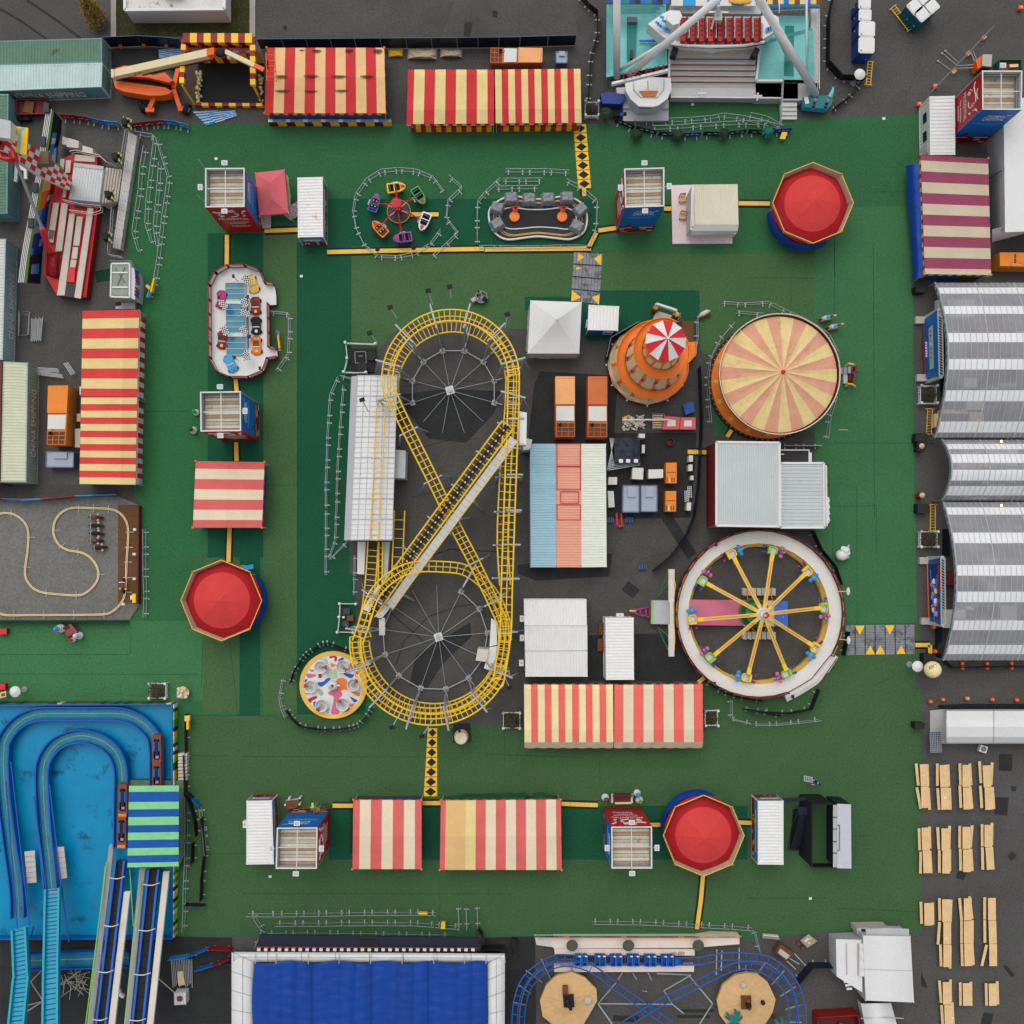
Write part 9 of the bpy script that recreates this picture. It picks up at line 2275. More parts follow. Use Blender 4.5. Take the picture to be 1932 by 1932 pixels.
pz(lf,'station_deck',PP(WQ(.9,((905,230),(1280,235),(1282,760),(1245,850),(900,840))),.15,.9,'bg','pale_deck' if mat('pale_deck',(92,112,86),.8,.2,1.)else 0))
for i in rg(8):pz(lf,'exit_step',PP(WQ(.95-.05*i,((1245,45+24*i),(1305,45+24*i),(1302,64+24*i),(1240,64+24*i))),.05,.95-.05*i,'dw'))
fb=MB()
for i in rg(12):fb.tu([W(905+12*i,268-18*sin(i/11*PI*.6),3.),W(915+12*i,250-18*sin(i/11*PI*.6),3.)],.03,'stl',4)
for(a,b)in(((215,1640),(300,1770)),((180,1850),(320,1760)),((195,1800),(320,1770)),((440,1650),(560,1560)),((1100,1610),(1225,1720)),((210,1640),(290,1560))):pz(lf,'support_strut',TT([W(*a,1.5),W(*b,.3)],.06,'st',5))
tr_=MB()
rr=random.Random(6)
for i in rg(26):p=G(rr.uniform(440,620),rr.uniform(1580,1690),rr.uniform(.1,.5));d=V(rr.uniform(-1,1),rr.uniform(-1,1),0).normalized()*rr.uniform(.5,1.2);tr_.tu([p-d,p+d],.03,'st',4)
t_=tz('scrap_tubes','tangle of grey steel tubes under the flume lifts','scrap',G(530,1640))
pz(t_,'tube_heap',tr_,kind='stuff')
mfe('black hoop fence running down the right of the flume',[(1300,40),(1310,300)],1.2,'black fences of the flume',m='tar')
qz('right of the flume station',[(1310,330),(1312,485),(1312,640),(1308,800),(1300,960),(1298,1120),(1290,1270)],6,'from the top')
qz('on the outer side of the black flume fences',[(1408,410),(1432,590),(1445,740)],2,'from the top')
mfe('upper black slanted fence right of the flume canopy',[(1320,320),(1370,480),(1385,610)],1.2,'black fences of the flume')
mfe('short black panel right of the flume canopy',[(1358,655),(1355,800)],1.2,'black fences of the flume')
mfe('lower black fence right of the flume',[(1420,480),(1440,720),(1420,900),(1415,1060)],1.2,'black fences of the flume')
pfe('colourful printed panel at the top of the black flume fences',[(1305,300),(1360,345),(1410,400)],('navy','sb'),1.2,group=None)
pfe('black printed panel across the bottom of the flume fences',[(1300,1085),(1440,1090)],('np_','bk'),1.,group=None)
tile(0,1400)
mfe('black bollard rail with a yellow sign right of the flume pool',[(1310,1590),(1308,1720),(1310,1932)],1.,'black fences of the flume',m='tar')
[cbn(('upper','lower')[i]+' yellow sign on the rail right of the flume pool',[(x0,y0),(x1,y0),(x1,y1),(x0,y1)],1.2,'yellow','yellow','sign','yellow_sign',zb=.7)for i,(x0,y0,x1,y1)in en(((1287,1612,1322,1650),(1300,1650,1315,1708)))]
tile(0,2158)
pfe('lower blue and red printed fence left of the bumper car hall',[(1380,1535),(1500,1500),(1620,1450)],('sb','dr'),1.2)
pfe('upper blue and red printed fence left of the bumper car hall',[(1195,1455),(1330,1440),(1470,1385),(1630,1390)],('skb','sb','dr'),1.2)
t_=tz('pole_stack','stack of grey steel poles with boards beside the bumper hall','pole stack',G(1275,1560))
pz(t_,'pole',join(*[TT([G(1200+12*i,1470,.3+.04*(i%3)),G(1215+11*i,1670-10*(i%4),.3)],.05,'gv',5)for i in rg(13)]))
pz(t_,'boards',PP([G(x,y)for x,y in((1248,1555),(1285,1550),(1300,1645),(1255,1650))],.4,.5,'bd'))
t_=tz('cube_tank','white cube tank with a brown centre left of the bumper car hall','tank',G(1262,1745))
pz(t_,'body',PP(WQ(1.2,((1215,1715),(1295,1712),(1298,1795),(1217,1800))),.1,1.2,'wh'))
pz(t_,'lid',LL(W(1255,1755,1.21),[(.3,0),(.3,.06),(0,.07)],'br',12))
pz(t_,'cage',join(*[BB(W(1215+20*i,1712,1.24),W(1217+20*i,1800,1.24),.05,'lg_')for i in rg(5)]))
for x,y in((838,1695),(850,1720),(862,1730)):solo('white_canister',('upper','middle','lower')[int((x-838)/12)]+' white canister between the two flume lifts','canister',LL(G(x,y),[(.2,.02),(.2,.35),(.1,.45),(0,.45)],'ow',10),G(x,y),'white canisters under the flume')
tile(1740,0,520)
ps=tz('swinging_boat_ride','white swinging boat ride with red seats, teal pools and grey deck','fairground ride',G(1200,500))
def deck(q,z,n='deck_panel',m='ad',zb=.05):return pz(ps,n,PP([W(x,y,z)for x,y in q],zb,z,m))
deck([(720,880),(1925,885),(1930,1050),(735,1040)],1.2)
for i in rg(6):deck([(740,570+62*i),(1645,575+62*i),(1640,628+62*i),(738,622+62*i)],1.25+.28*(5-i),'tier')
ln=MB()
for i in rg(5):ln.bar(W(735,634+62*i,1.3+.28*(5-i)),W(1640,640+62*i,1.3+.28*(5-i)),.07,'br')
pz(ps,'tier_edge',ln)
deck([(800,510),(1140,515),(1140,568),(800,570)],2.9,'tier','canvas')
deck([(1235,515),(1655,520),(1600,570),(1235,570)],2.9,'tier','canvas')
deck([(725,50),(1700,55),(1700,150),(725,140)],2.4,'back_deck','lg_')
deck([(225,1060),(715,1075),(710,1165),(222,1160)],.8,'ramp','lg_')
deck([(225,1175),(712,1180),(710,1295),(222,1300)],.45,'ramp','lg_')
deck([(150,940),(330,930),(340,1060),(160,1050)],1.,'deck_panel')
deck([(1935,890),(2100,890),(2100,1060),(1935,1060)],1.2)
pz(ps,'front_skirt',BB(G(735,1085,.6),G(1925,1100,.6),.1,'bk',h=1.1))
pz(ps,'front_edge',BB(W(735,1042,1.25),W(1930,1052,1.25),.12,'wh',h=.1))
rb_=MB()
for i in rg(16):rb_.bar(W(745,895+9*i,1.215),W(1920,900+9*i,1.215),.03,'grey',h=.02)
def pool(q,seed,hole):
 mb=MB();mb.grid(lambda u,t:W(*bil(q,u,t),1.6-.75*min(1,6*min(u,1-u,t,1-t))+.07*noise.noise(V(u*5,t*7,seed))),16,20,'tt');o=pz(ps,'teal_sheet',mb);pz(o,'dark_trench',PP([W(x,y,1.05)for x,y in hole],.5,1.06,'td'));return o
o=pool([(45,40),(680,45),(700,700),(42,830)],1,[(268,180),(375,185),(350,780),(265,770)])
pz(o,'motor_hatch',PP(WQ(1.5,((275,180),(375,185),(370,235),(272,232))),1.,1.5,'mg'))
pz(o,'black_post',PP(WQ(1.5,((302,535),(330,535),(328,625),(300,625))),1.,1.5,'np_'))
pz(o,'blue_strip',BB(W(395,440,1.2),W(590,438,1.2),.2,'sb',h=.05))
o=pool([(1690,450),(2260,290),(2280,860),(1650,850)],2,[(2110,330),(2180,350),(2140,840),(2070,830)])
for a,b in(((1690,510),(1650,870)),((1650,868),(1935,870)),((725,500),(715,830))):pz(ps,'white_kerb',BB(W(*a,1.8),W(*b,1.8),.22,'wh',h=.25))
pz(ps,'stage_speaker',XX(W(768,575,3.4),(.6,.9,.7),'bk',-.3))
pz(ps,'stage_speaker',XX(W(1635,580,3.4),(.55,.9,.7),'bk',-.5))
hullp=[(490,255),(640,150),(720,110),(830,115),(860,180),(1690,180),(1800,140),(1890,180),(1900,260),(1830,350),(1680,450),(1180,490),(760,455),(640,390)]
pz(ps,'boat_hull',PP([W(x,y,4.2)for x,y in hullp],2.6,4.2,'wh'))
pz(ps,'boat_well',PP(WQ(4.24,((850,185),(1680,185),(1690,440),(1180,470),(790,440))),4.15,4.24,'grey'))
pz(ps,'hull_edge',TT(WQ(4.3,((735,470),(900,490),(1180,500),(1500,490),(1740,450))),.14,'wh',6))
pz(ps,'hull_stripe',TT(WQ(3.6,((735,478),(900,500),(1180,512),(1500,505),(1760,462))),.12,'td',6))
for i in rg(9):
 x=848+97*i+(6 if i>3 else 0);q=[(x,190),(x+50,190),(x+52-6*(i<1),440),(x-2,440)]
 o=pz(ps,'seat_row',PP([W(a,b,4.75)for a,b in q],4.2,4.75,'brd' if i==3 else 'seat_red' if mat('seat_red',(168,44,38),.6,.12,1.5)else 0));pz(o,'backrest',BB(W(x+58,195,4.8),W(x+60,435,4.8),.16,'mr',h=.5));pz(o,'lap_bar',join(*[BB(W(x+60,210+60*k,5.),W(x+82,210+60*k,5.),.05,'ow')for k in rg(4)],BB(W(x+84,210,5.),W(x+84,410,5.),.05,'ow')));pz(o,'seat_gap',join(*[AA(W(x+26,225+50*k,4.76),.12,'mr',6,4,(1,1,.4))for k in rg(4)]));pz(o,'foot_floor',PP([W(a,b,4.3)for a,b in((x+64,250),(x+94,250),(x+92,470),(x+62,470))],4.24,4.3,'mr'))
cab=[(720,112),(830,115),(825,250),(760,270),(690,215),(700,150)]
pz(ps,'boat_cabin',PP([W(x,y,5.6)for x,y in cab],4.2,5.6,'wh'))
for x,y in((640,185),(660,225),(695,240),(730,262),(780,275),(590,245),(610,270),(640,290),(675,310),(710,325)):pz(ps,'cabin_window',XX(W(x,y,4.9 if x+y<960 else 4.5),(.42,.24,.06),'skb',-.5))
for x,y in((1770,320),(1790,310),(1815,300)):pz(ps,'cabin_window',XX(W(x,y,4.4),(.3,.4,.06),'skb'))
pz(ps,'counter_gear',join(XX(W(1240,180,6.),(.7,.9,.5),'st'),BB(W(1250,60,7.),W(1230,200,6.),.3,'lg_'),BB(W(1140,130,6.),W(1350,135,6.),.16,'ow'),BB(W(1200,200,6.),W(1170,310,5.2),.14,'ow')))
def leg(a,b,r_,n='frame_leg'):pz(ps,n,TT([W(*a),W(*b)],r_,'wh',10),smooth=1)
leg((155,-160,10.),(155,830,1.3),.36)
leg((1250,-20,12.5),(290,800,1.6),.34)
leg((1240,0,12.),(300,790,2.),.2)
leg((900,320,6.5),(190,750,1.8),.2)
leg((1700,-20,12.5),(2010,620,2.),.3)
leg((1660,-60,12.5),(2260,920,1.4),.3)
tile(2158,0)
leg((60,-40,12.),(480,655,1.4),.36)
leg((415,-60,6.),(415,540,1.4),.1,'mast')
leg((225,-60,5.),(225,90,5.),.06,'mast')
deck([(445,60),(500,60),(500,640),(445,640)],1.2)
deck([(60,580),(500,580),(500,690),(60,690)],1.2)
deck([(240,690),(500,690),(350,700),(240,700)],1.2)
rlg(ps,[(505,60),(505,620)],1.2,1.1,'wh')
rlg(ps,[(110,60),(500,40)],1.2,1.1,'wh')
mb=MB()
tl_q=[(230,108),(435,112),(410,550),(75,545),(95,330)]
mb=MB()
mb.face([W(x,y,1.25)for x,y in tl_q][::-1],'tt')
pz(ps,'teal_sheet',mb)
pz(ps,'dark_trench',PP(WQ(1.3,((265,180),(328,180),(325,540),(258,530))),1.2,1.3,'td'))
st_=[deck([(240,715+30*i),(348,715+30*i),(348,742+30*i),(240,742+30*i)],.95-.22*i,'stair','ow')for i in rg(4)]
rlg(ps,[(255,560),(240,850)],1.,1.1,'stl')
pz(ps,'top_screen',join(*[BB(W(140+38*i,8,3.2),W(178+38*i,8,3.2),.6,('gold','br','bd','sb')[i%4],h=.1)for i in rg(10)],BB(W(140,45,2.4),W(505,30,2.4),.5,'skb',h=.1)))
tile(1740,0,520)
pz(ps,'top_screen',join(*[BB(W(50+60*i,-5,3.4),W(110+60*i,-5,3.4),.9,('db','navy','sb','td')[i%4],h=.1)for i in rg(11)],*[BB(W(740+130*i,5,3.2),W(865+130*i,5,3.2),1.1,'skb' if i%2 else 'ow',h=.1)for i in rg(7)],AA(W(1480,-5,3.4),.8,'gold',12,5,(1.5,.6,.3))))
pz(ps,'sign_beam',BB(W(100,905,4.6),W(700,760,4.6),.22,'wh',h=.5))
A,B=W(150,880,4.9),W(690,745,4.9)
d=(B-A).normalized()
upd=V(-d.y,d.x,0)
pz(ps,'lettering',strokes_text('DAS FUN','dr',A.lerp(B,.55)+ZV(.1),d,(upd+ZV(.35)),(B-A).length*.82,M_(52)))
bo=[(245,880),(330,820),(735,835),(742,960),(700,1060),(600,1130),(540,1145),(395,1140),(300,1060),(250,970)]
pz(ps,'booth_wall',PP([p.lerp(V(W(500,960,2.7).x,W(500,960,2.7).y,p.z),.06)for p in[W(x,y,2.7)for x,y in bo]],.3,2.6,'lg_'))
pz(ps,'booth_roof',PP([W(x,y,2.8)for x,y in bo],2.55,2.8,'wh'))
pz(ps,'booth_roof_seam',TT(WQ(2.86,((335,850),(335,960),(410,1045),(590,1045),(660,960),(660,850))),.05,'lg_',5))
pz(ps,'sunbather_panel',PP(WQ(2.9,((395,975),(598,975),(570,1035),(440,1035))),2.8,2.92,'gen_rust'))
pz(ps,'parasol_mast',TT([W(488,870,3.6),W(490,985,2.9)],.05,'gold',5))
pz(ps,'booth_window',BB(W(400,1150,2.2),W(525,1152,2.2),.12,'bgy',h=.4))
sf=MB()
rr=random.Random(12)
sf.pm(WQ(1.4,((-20,1005),(60,985),(245,1010),(240,1080),(190,1115),(0,1110))),.1,1.4,'db')
o=pz(ps,'painted_board',sf)
[pz(ps,'prop_seabird',BB(W(x-45,y,2.),W(x+45,y,2.),.18,'ow',h=.06).tu([W(x,y-35,2.),W(x-8,y+50,1.9)],[.1,.08],'ow',6))for x,y in((1070,1000),(1670,1030))]
tile(2158,0)
t_=tz('teal_float','teal sea creature float with two striped posts on wheels','float',G(490,700))
pz(t_,'body',PP(WQ(1.3,((385,680),(440,665),(600,665),(590,730),(560,760),(400,745))),.4,1.3,'cyan','td'))
pz(t_,'tail',TT([W(575,680,1.2),W(595,640,1.3),W(602,605,1.4)],[.25,.18,.06],'tt',8).face([W(580,595,1.5),W(602,605,1.5),W(622,595,1.5),W(605,612,1.45)],'skb'))
for x,y in((462,725),(548,730)):pz(t_,'striped_post',join(*[TT([W(x-2+3.2*k,y-22*0+(30-12*k),1.3+.28*k),W(x-2+3.2*(k+1),y+(30-12*(k+1)),1.3+.28*(k+1))],.17,('lilac','db')[k%2],10)for k in rg(5)]));pz(t_,'post_cap',AA(W(x+16,y-22,2.75),.22,'red',9,6).ba(W(x+16,y-22,2.85),.15,'skb',8,5));pz(t_,'wheel',TT([G(x-30,y+45,.25),G(x-12,y+45,.25)],.25,'rb',12))
pz(t_,'white_eye',XX(W(415,700,1.35),(.4,.7,.08),'wh',.2))
mfe('black mesh fence curving between boat ride and toilets',[(590,-30),(552,150),(548,460),(640,560),(810,570)],1.3,'black mesh fences')
mfe('thin black mesh fence slanting to the turf corner',[(790,590),(705,690),(585,780)],1.0,'black mesh fences')
umbrella('white round umbrella at the fence beside the toilets',795,508,.55,2.3,'wh')
def ladder(label,x0,y0,x1,y1,w_,m='yellow',group='yellow ladders and barriers'):
 a,b=G(x0,y0,.3),G(x1,y1,.3);d=(b-a).normalized();n=V(-d.y,d.x,0)*w_/2;t_=tz('ladder_barrier',label,'barrier',(a+b)/2,group);[pz(t_,'side_rail',BB(a+n*s,b+n*s,.06,m))for s in(-1,1)];k=max(3,int((b-a).length/.28));pz(t_,'rungs',join(*[BB(a.lerp(b,i/k)-n,a.lerp(b,i/k)+n,.035,m)for i in rg(k+1)]));[pz(t_,'foot',BB(p-n*1.7,p+n*1.7,.06,m))for p in(a,b)];return t_
ladder('yellow barrier frame below the blue toilets',852,440,838,600,.45)
ladder('yellow barrier frame leaning on the teal toilets',1010,60,1130,215,.5)
tile(2158,700)
ladder('yellow ladder below the white planter by the marquee',1268,1165,1260,1340,.5)
tile(2158,1400)
ladder('yellow ladder above the white planter on the right',1288,140,1286,320,.5)
tile(2158,0)
def toilet(label,x,y,rz,m,door='s',w_=(92,100),group='portable toilets',bigs=1.):
 z=2.3;p=W(x,y,z);b=V(p.x,p.y,0);a=M_(w_[0])/2*(1-z/H);c=M_(w_[1])/2*(1-z/H);R_=Matrix.Rotation(rz,3,'Z');T=lambda u,v,zz:b+R_@V(u*a,v*c,0)+ZV(zz);t_=tz('portable_toilet',label,'toilet',b,group)
 pz(t_,'body',PP([T(-.95,-.95,0),T(.95,-.95,0),T(.95,.95,0),T(-.95,.95,0)],.1,z-.15,m));rr_=[T(-1+.0,-.8,0),T(-.8,-1,0),T(.8,-1,0),T(1,-.8,0),T(1,.8,0),T(.8,1,0),T(-.8,1,0),T(-1,.8,0)];c_=cen_(rr_);mb=MB();mb.pm(rr_,z-.15,z-.04,'wh');mb.pm([q.lerp(c_,.15)for q in rr_],z-.04,z,'wh');pz(t_,'roof',mb)
 n={'s':(0,-1),'w':(-1,0)}[door];dd=MB();
 e=(T(-.6*abs(n[1])+n[0],-.6*abs(n[0])+n[1],0),T(.6*abs(n[1])+n[0],.6*abs(n[0])+n[1],0));dd.bar(e[0]+ZV(1.15),e[1]+ZV(1.15),.06,m,h=1.9);o=pz(t_,'door',dd);pz(o,'handle',XX(e[0].lerp(e[1],.85)+R_@V(n[0]*.06,n[1]*.06,0)+ZV(1.1),(.1,.1,.12),'grey'));pz(t_,'vent_pipe',TT([T(-.7,-.7,z-.1),T(-.7,-.7,z+.15)],.05,'grey',8));return t_
for i,(x,y,w_,l)in en(((822,22,(86,75),'top blue toilet of the column left of the asphalt'),(825,103,(88,80),'second blue toilet of the column'),(838,200,(112,108),'third and wider blue toilet of the column'),(835,313,(112,112),'lowest and wider blue toilet of the column'))):toilet(l,x,y,-.02,'blue_dark' if mat('blue_dark',(16,62,130),.5,.1,.8)else 0,'w' if i<3 else 's',w_,'blue portable toilets')
for x,y,l in((1175,45,'upper left'),(1287,38,'upper right'),(1222,92,'lower'),(1238,-15,'topmost')):toilet(l+' teal toilet of the tilted block',x,y,-.87,'teal_toilet' if mat('teal_toilet',(14,86,96),.5,.1,.8)else 0,'s',(96,90),'teal portable toilets')
for i,((x,y),(x2,y2))in en((((1330,430),(1430,510)),((1380,358),(1465,445)),((1358,375),(1450,460)))):t_=tz('lying_pole',ORD[i]+' thin grey pole lying left of the long pole frame','pole',G((x+x2)/2,(y+y2)/2),'thin poles lying on the asphalt');pz(t_,'pole',TT([G(x,y,.1),G(x2,y2,.3)],.03,'gv',5));pz(t_,'foot',XX(G(x,y,.08),(.2,.2,.08),'grey'))
t_=tz('pole_trestle','long grey pole frame running towards the white windowed cabin','frame',G(1450,480))
pz(t_,'long_pole',TT([G(1705,200,.6),G(1240,690,1.6)],.07,'mg',6))
[pz(t_,'foot_block',XX(G(x,y,.2),(.45,.35,.3),'gp',.7))for x,y in((1645,270),(1535,383),(1435,508))]
[pz(t_,'brace',TT([G(*a,.5),G(*b,.9)],.04,'gv',5))for a,b in(((1560,370),(1590,490)),((1545,375),(1570,485)),((1420,495),(1600,500)),((1450,475),(1580,480)))]
for(x,y,l)in((1190,738,'at the corner of the white windowed cabin'),(1300,612,'beside the aluminium boards'),(1895,68,'at the top right frame edge')):solo('orange_block','orange plastic block '+l,'block',XX(G(x,y,.3),(.45,.35,.4),'lo').box(G(x,y,.53),(.2,.2,.08),'gp'),G(x,y))
t_=tz('orange_lifter','orange machine under a grey lid above the top right tower','machine',G(1650,440))
pz(t_,'body',PP(WQ(1.4,((1595,420),(1640,385),(1650,460),(1610,480))),.2,1.4,'lo'))
pz(t_,'lid',PP(WQ(1.7,((1645,378),(1710,380),(1705,465),(1640,458))),1.5,1.7,'st'))
pz(t_,'chassis',XX(G(1640,470,.5),(1.,1.,.6),'bk'))
t_=tz('green_skip','dark green skip full of brown timber above the top right tower','skip',G(1838,450))
pz(t_,'wall',join(*[BB(W(*a,1.4)-ZV(.6),W(*b,1.4)-ZV(.6),.08,'green_skip' if mat('green_skip',(30,92,76),.6,.1,.8)else 0,h=1.2)for a,b in(((1760,415),(1915,415)),((1915,415),(1918,500)),((1918,500),(1762,500)),((1762,500),(1760,415)))]))
pz(t_,'timber_load',PP(WQ(.9,((1765,420),(1912,420),(1912,496),(1766,496))),.2,.9,'br'))
pz(t_,'pale_offcut',BB(W(1830,462,1.1),W(1890,458,1.1),.3,'bd',h=.15))
t_=tz('white_big_tent','large white marquee roof at the right edge beside the plum stall','tent',G(1900,1200))
mb=MB()
mb.grid(lambda u,t:W(*bil([(1790,760),(2250,500),(2300,1600),(1800,1620)],u,t),4.2+.4*sin(PI*u)),10,10,'wc')
pz(t_,'canopy',mb,smooth=1)
mb=MB()
mb.grid(lambda u,t:W(lerp(1790,1800,t),lerp(800,1620,t),4.2).lerp(V(*G(lerp(1668,1705,t),lerp(985,1600,t)).xy,.1),u)+ZV(.12*noise.noise(V(u*3,t*14,3))),6,30,'side_grey' if mat('side_grey',(176,176,178),.7,.08,.6,.5,1.2)else 0)
pz(t_,'side_wall',mb)
mb=MB()
mb.grid(lambda u,t:W(lerp(1710,1932,u),lerp(1690,1600,t)-60*u,1.+3.*t),8,5,'wc')
pz(t_,'end_wall',mb)
pz(t_,'gutter',BB(W(1690,1245,1.),W(1775,1190,4.),.04,'dg',h=.1))
tile(2158,700)
generator('orange generator at the right edge below the plum stall',[(1760,70),(2050,72),(2050,160),(1765,165)],2.2,'go')if False else None
gq=[(1762,70),(2080,72),(2080,172),(1765,165)]
t_=tz('generator','orange generator with black letters at the right frame edge','generator',G(1850,130))
pz(t_,'body',PP([W(x,y,2.2)for x,y in gq],.2,2.2,'go'))
pz(t_,'skid',PP([W(x,y,.2)for x,y in gq],.02,.2,'bk'))
pz(t_,'letter_marks',join(*[BB(W(1865,88+13*k,2.23),W(1877,88+13*k,2.23),.12,'bk',h=.02)for k in rg(5)]))
pz(t_,'lifting_strap',TT([W(1820,180,2.25),W(1870,110,2.4),W(1932,160,2.25)],.02,'grey',4))
mat('roof_white',(222,223,223),.35,.05,.3,.25,1.5,alpha=.93)
mat('roof_clear',(168,168,172),.25,.14,.5,.3,1.5,alpha=.58)
mat('hall_floor',(70,70,72),.8,.2,.3)
def clear_hall(label,ox,oy,x0,y0,y1,rise,bands,xr=2330,ze=2.3,cols=26,group='clear roofed marquees'):
 tile(ox,oy);t_=tz('clear_marquee',label,'marquee',G(x0+300,(y0+y1)/2),group)
 z=lambda v:ze+rise*sin(PI*v)**.85;base=W(x0,(y0+y1)/2,ze)
 def Q(xf,v):
  yy=W(x0,lerp(y0,y1,v),ze).y;return V(base.x+xf,yy,z(v))
 Lx=(W(xr,y0,ze)-W(x0,y0,ze)).x;mb=MB();edges=[]
 for(a,b,w_)in bands:
  va,vb=(a-y0)/(y1-y0),(b-y0)/(y1-y0);n_=max(1,int((vb-va)/.03)+1)
  for i in rg(n_):
   v0,v1=lerp(va,vb,i/n_),lerp(va,vb,(i+1)/n_);k=8
   for j in rg(k):mb.face([Q(Lx*j/k,v0),Q(Lx*j/k,v1),Q(Lx*(j+1)/k,v1),Q(Lx*(j+1)/k,v0)],'roof_white' if w_ else 'roof_clear')
 pz(t_,'roof_sheet',mb)
 for j in rg(cols+1):pz(t_,'arch_rib',TT([Q(Lx*j/cols,i/16)+ZV(.03)for i in rg(17)],.022 if j%7 else.05,'lg_',4))
 pz(t_,'end_truss',TT([Q(0,i/20)for i in rg(21)],.09,'gv',6).tu([Q(0,i/20)-ZV(.45)for i in rg(21)],.06,'mg',5));zz=MB()
 for i in rg(20):zz.tu([Q(0,i/20),Q(0,(i+1)/20)-ZV(.45)],.035,'gv',4)
 pz(t_,'truss_brace',zz)
 for v in(.0,1.):
  for xf in(0,Lx*.5):p=Q(xf,v);pz(t_,'post',TT([V(p.x,p.y,0),p],.1,'mg',6))
 rr=random.Random(int(y0+oy));
 for k in rg(9):
  xf=rr.uniform(2,Lx*.5);v=rr.uniform(.12,.88);p=Q(xf,v);pz(t_,'covered_table',XX(V(p.x,p.y,.5),(rr.uniform(1.5,4.5),rr.uniform(.9,2.2),.9),rr.choice(['ow','bd','st','mr','bgy','ow'])))
 return t_
def bb(l):return[(a,b,i%2)for i,(a,b)in en(zip(l,l[1:]))]
clear_hall('upper clear roofed marquee with white bands behind the blue sponsor board',2158,700,1312,282,1362,3.0,bb([282,325,375,475,535,675,740,855,925,1060,1130,1260,1330,1362]))
clear_hall('small middle marquee with mostly white bands between two larger ones',2158,700,1362,1378,1800,2.2,bb([1378,1412,1452,1490,1552,1600,1672,1708,1768,1800]))
clear_hall('lower clear roofed marquee with white bands beside the grey trackway',2158,1400,1370,122,1225,3.0,bb([122,160,212,338,410,560,632,740,812,938,1006,1112,1178,1225]))
for ox,oy,x,y,l in((2158,700,1775,1388,'upper'),(2158,1400,1776,145,'lower')):
 tile(ox,oy);p=W(x,y,3.2);t_=tz('string_lamp',l+' lit warm bulb hanging at the marquee valley','lamp',p,'lit bulbs at the marquee roofs');em=bpy.data.materials.get('lit_bulb')or bpy.data.materials.new('lit_bulb');em.use_nodes=True;bs_=em.node_tree.nodes['Principled BSDF'];bs_.inputs['Emission Color'].default_value=(1,.75,.35,1);bs_.inputs['Emission Strength'].default_value=2.5;MATS['lit_bulb']=em;pz(t_,'bulb',AA(p,.13,'lit_bulb',8,6));pz(t_,'cap',LL(p+ZV(.1),[(.05,0),(.05,.12),(0,.12)],'bk',8))
tile(2158,700)
def sponsor(label,q,panel,trim,draw):
 z=3.4;a,b=W(*q[0],z),W(*q[1],z);c,d=V(*G(*q[2]).xy,.3),V(*G(*q[3]).xy,.3);t_=tz('sponsor_board',label,'billboard',(c+d)/2,'blue boards before the marquees');mb=MB();mb.face([a,d,c,b],panel);pz(t_,'panel',mb);P=lambda u,t,o=.03:a.lerp(b,t).lerp(d.lerp(c,t),u)+V(-.5,0,.5)*o*2;pz(t_,'print',draw(P));tr=MB();
 for s in rg(24):p,r_=a.lerp(b,s/24),a.lerp(b,(s+1)/24);tr.tu([p+V(.05,0,.1),r_+V(.45,0,.1)],.04,'lg_',4)
 tr.tu([a+V(.05,0,.1),b+V(.05,0,.1)],.06,'stl',5);tr.tu([a+V(.45,0,.1),b+V(.45,0,.1)],.06,'stl',5);pz(t_,'top_truss',tr);pz(t_,'lower_trim',TT([d,c],.09,trim,6));
 for p in(a,b):pz(t_,'truss_post',BB(V(p.x+.25,p.y,0),p+V(.25,0,0),.35,'lg_'))
 for p in(d,c):pz(t_,'ballast_block',XX(V(p.x-.3,p.y,.25),(1.1,.7,.5),'st'))
 return t_
d1=lambda P:join(MB().face([P(.3,.18),P(.3,.86),P(.62,.88),P(.62,.2)][::-1],'lg_'),*[BB(P(.46,.25+.07*i,.06),P(.46,.28+.07*i,.06),.12,('dr','bk','skb','gold','navy')[i%5],h=.02)for i in rg(8)],*[BB(P(.8,.4+.045*i,.06),P(.8,.43+.045*i,.06),.22,'ow',h=.02)for i in rg(6)],BB(P(1.02,.3,.05),P(1.02,.75,.05),.15,'dr',h=.1))
sponsor('blue sponsor board with a white logo panel before the upper marquee',[(1325,472),(1335,935),(1232,950),(1222,548)],'sb','dr',d1)
tile(2158,1400)
d2=lambda P:join(*[AA(P(.45+.16*sin(i*1.7),.35+.05*i,.05),.3,('ow','pink','skb','gold','lilac','cyan')[i%6],7,4,(.8,1,.25))for i in rg(11)],TT([P(.2,.25,.06),P(.5,.95,.06)],.04,'skb',4),TT([P(.75,.15,.06),P(.5,.95,.06)],.04,'skb',4),BB(P(.1,.1,.05),P(.12,.5,.05),.15,'dr',h=.05))
sponsor('blue painted board with a bright fairground scene before the lower marquee',[(1345,510),(1350,978),(1262,950),(1250,530)],'screen','orange',d2)
tile(2158,700)
mfe('navy wall before the upper clear marquee',[(1345,310),(1338,700),(1350,1130)],1.8,'navy walls before the marquees','np_',False,name='hoarding')
mfe('slanted navy wall beside the plum stall corner',[(1310,290),(1345,500)],1.5,'navy walls before the marquees','np_',False,name='hoarding')
tile(2158,1400)
mfe('upper navy wall before the lower clear marquee',[(1362,310),(1360,500)],1.8,'navy walls before the marquees','np_',False,name='hoarding')
mfe('lower navy wall before the lower clear marquee',[(1310,985),(1310,1190),(1390,1265)],1.8,'navy walls before the marquees','np_',False,name='hoarding')
mfe('low navy fence along the bottom of the lower marquee',[(1390,1270),(1932,1262),(2200,1258)],1.2,'navy walls before the marquees','np_',False,name='hoarding')
mfe('navy hoarding above the white tunnel tent',[(1330,1540),(1500,1530),(1932,1530),(2200,1530)],1.6,'navy walls before the marquees','np_',False,name='hoarding')
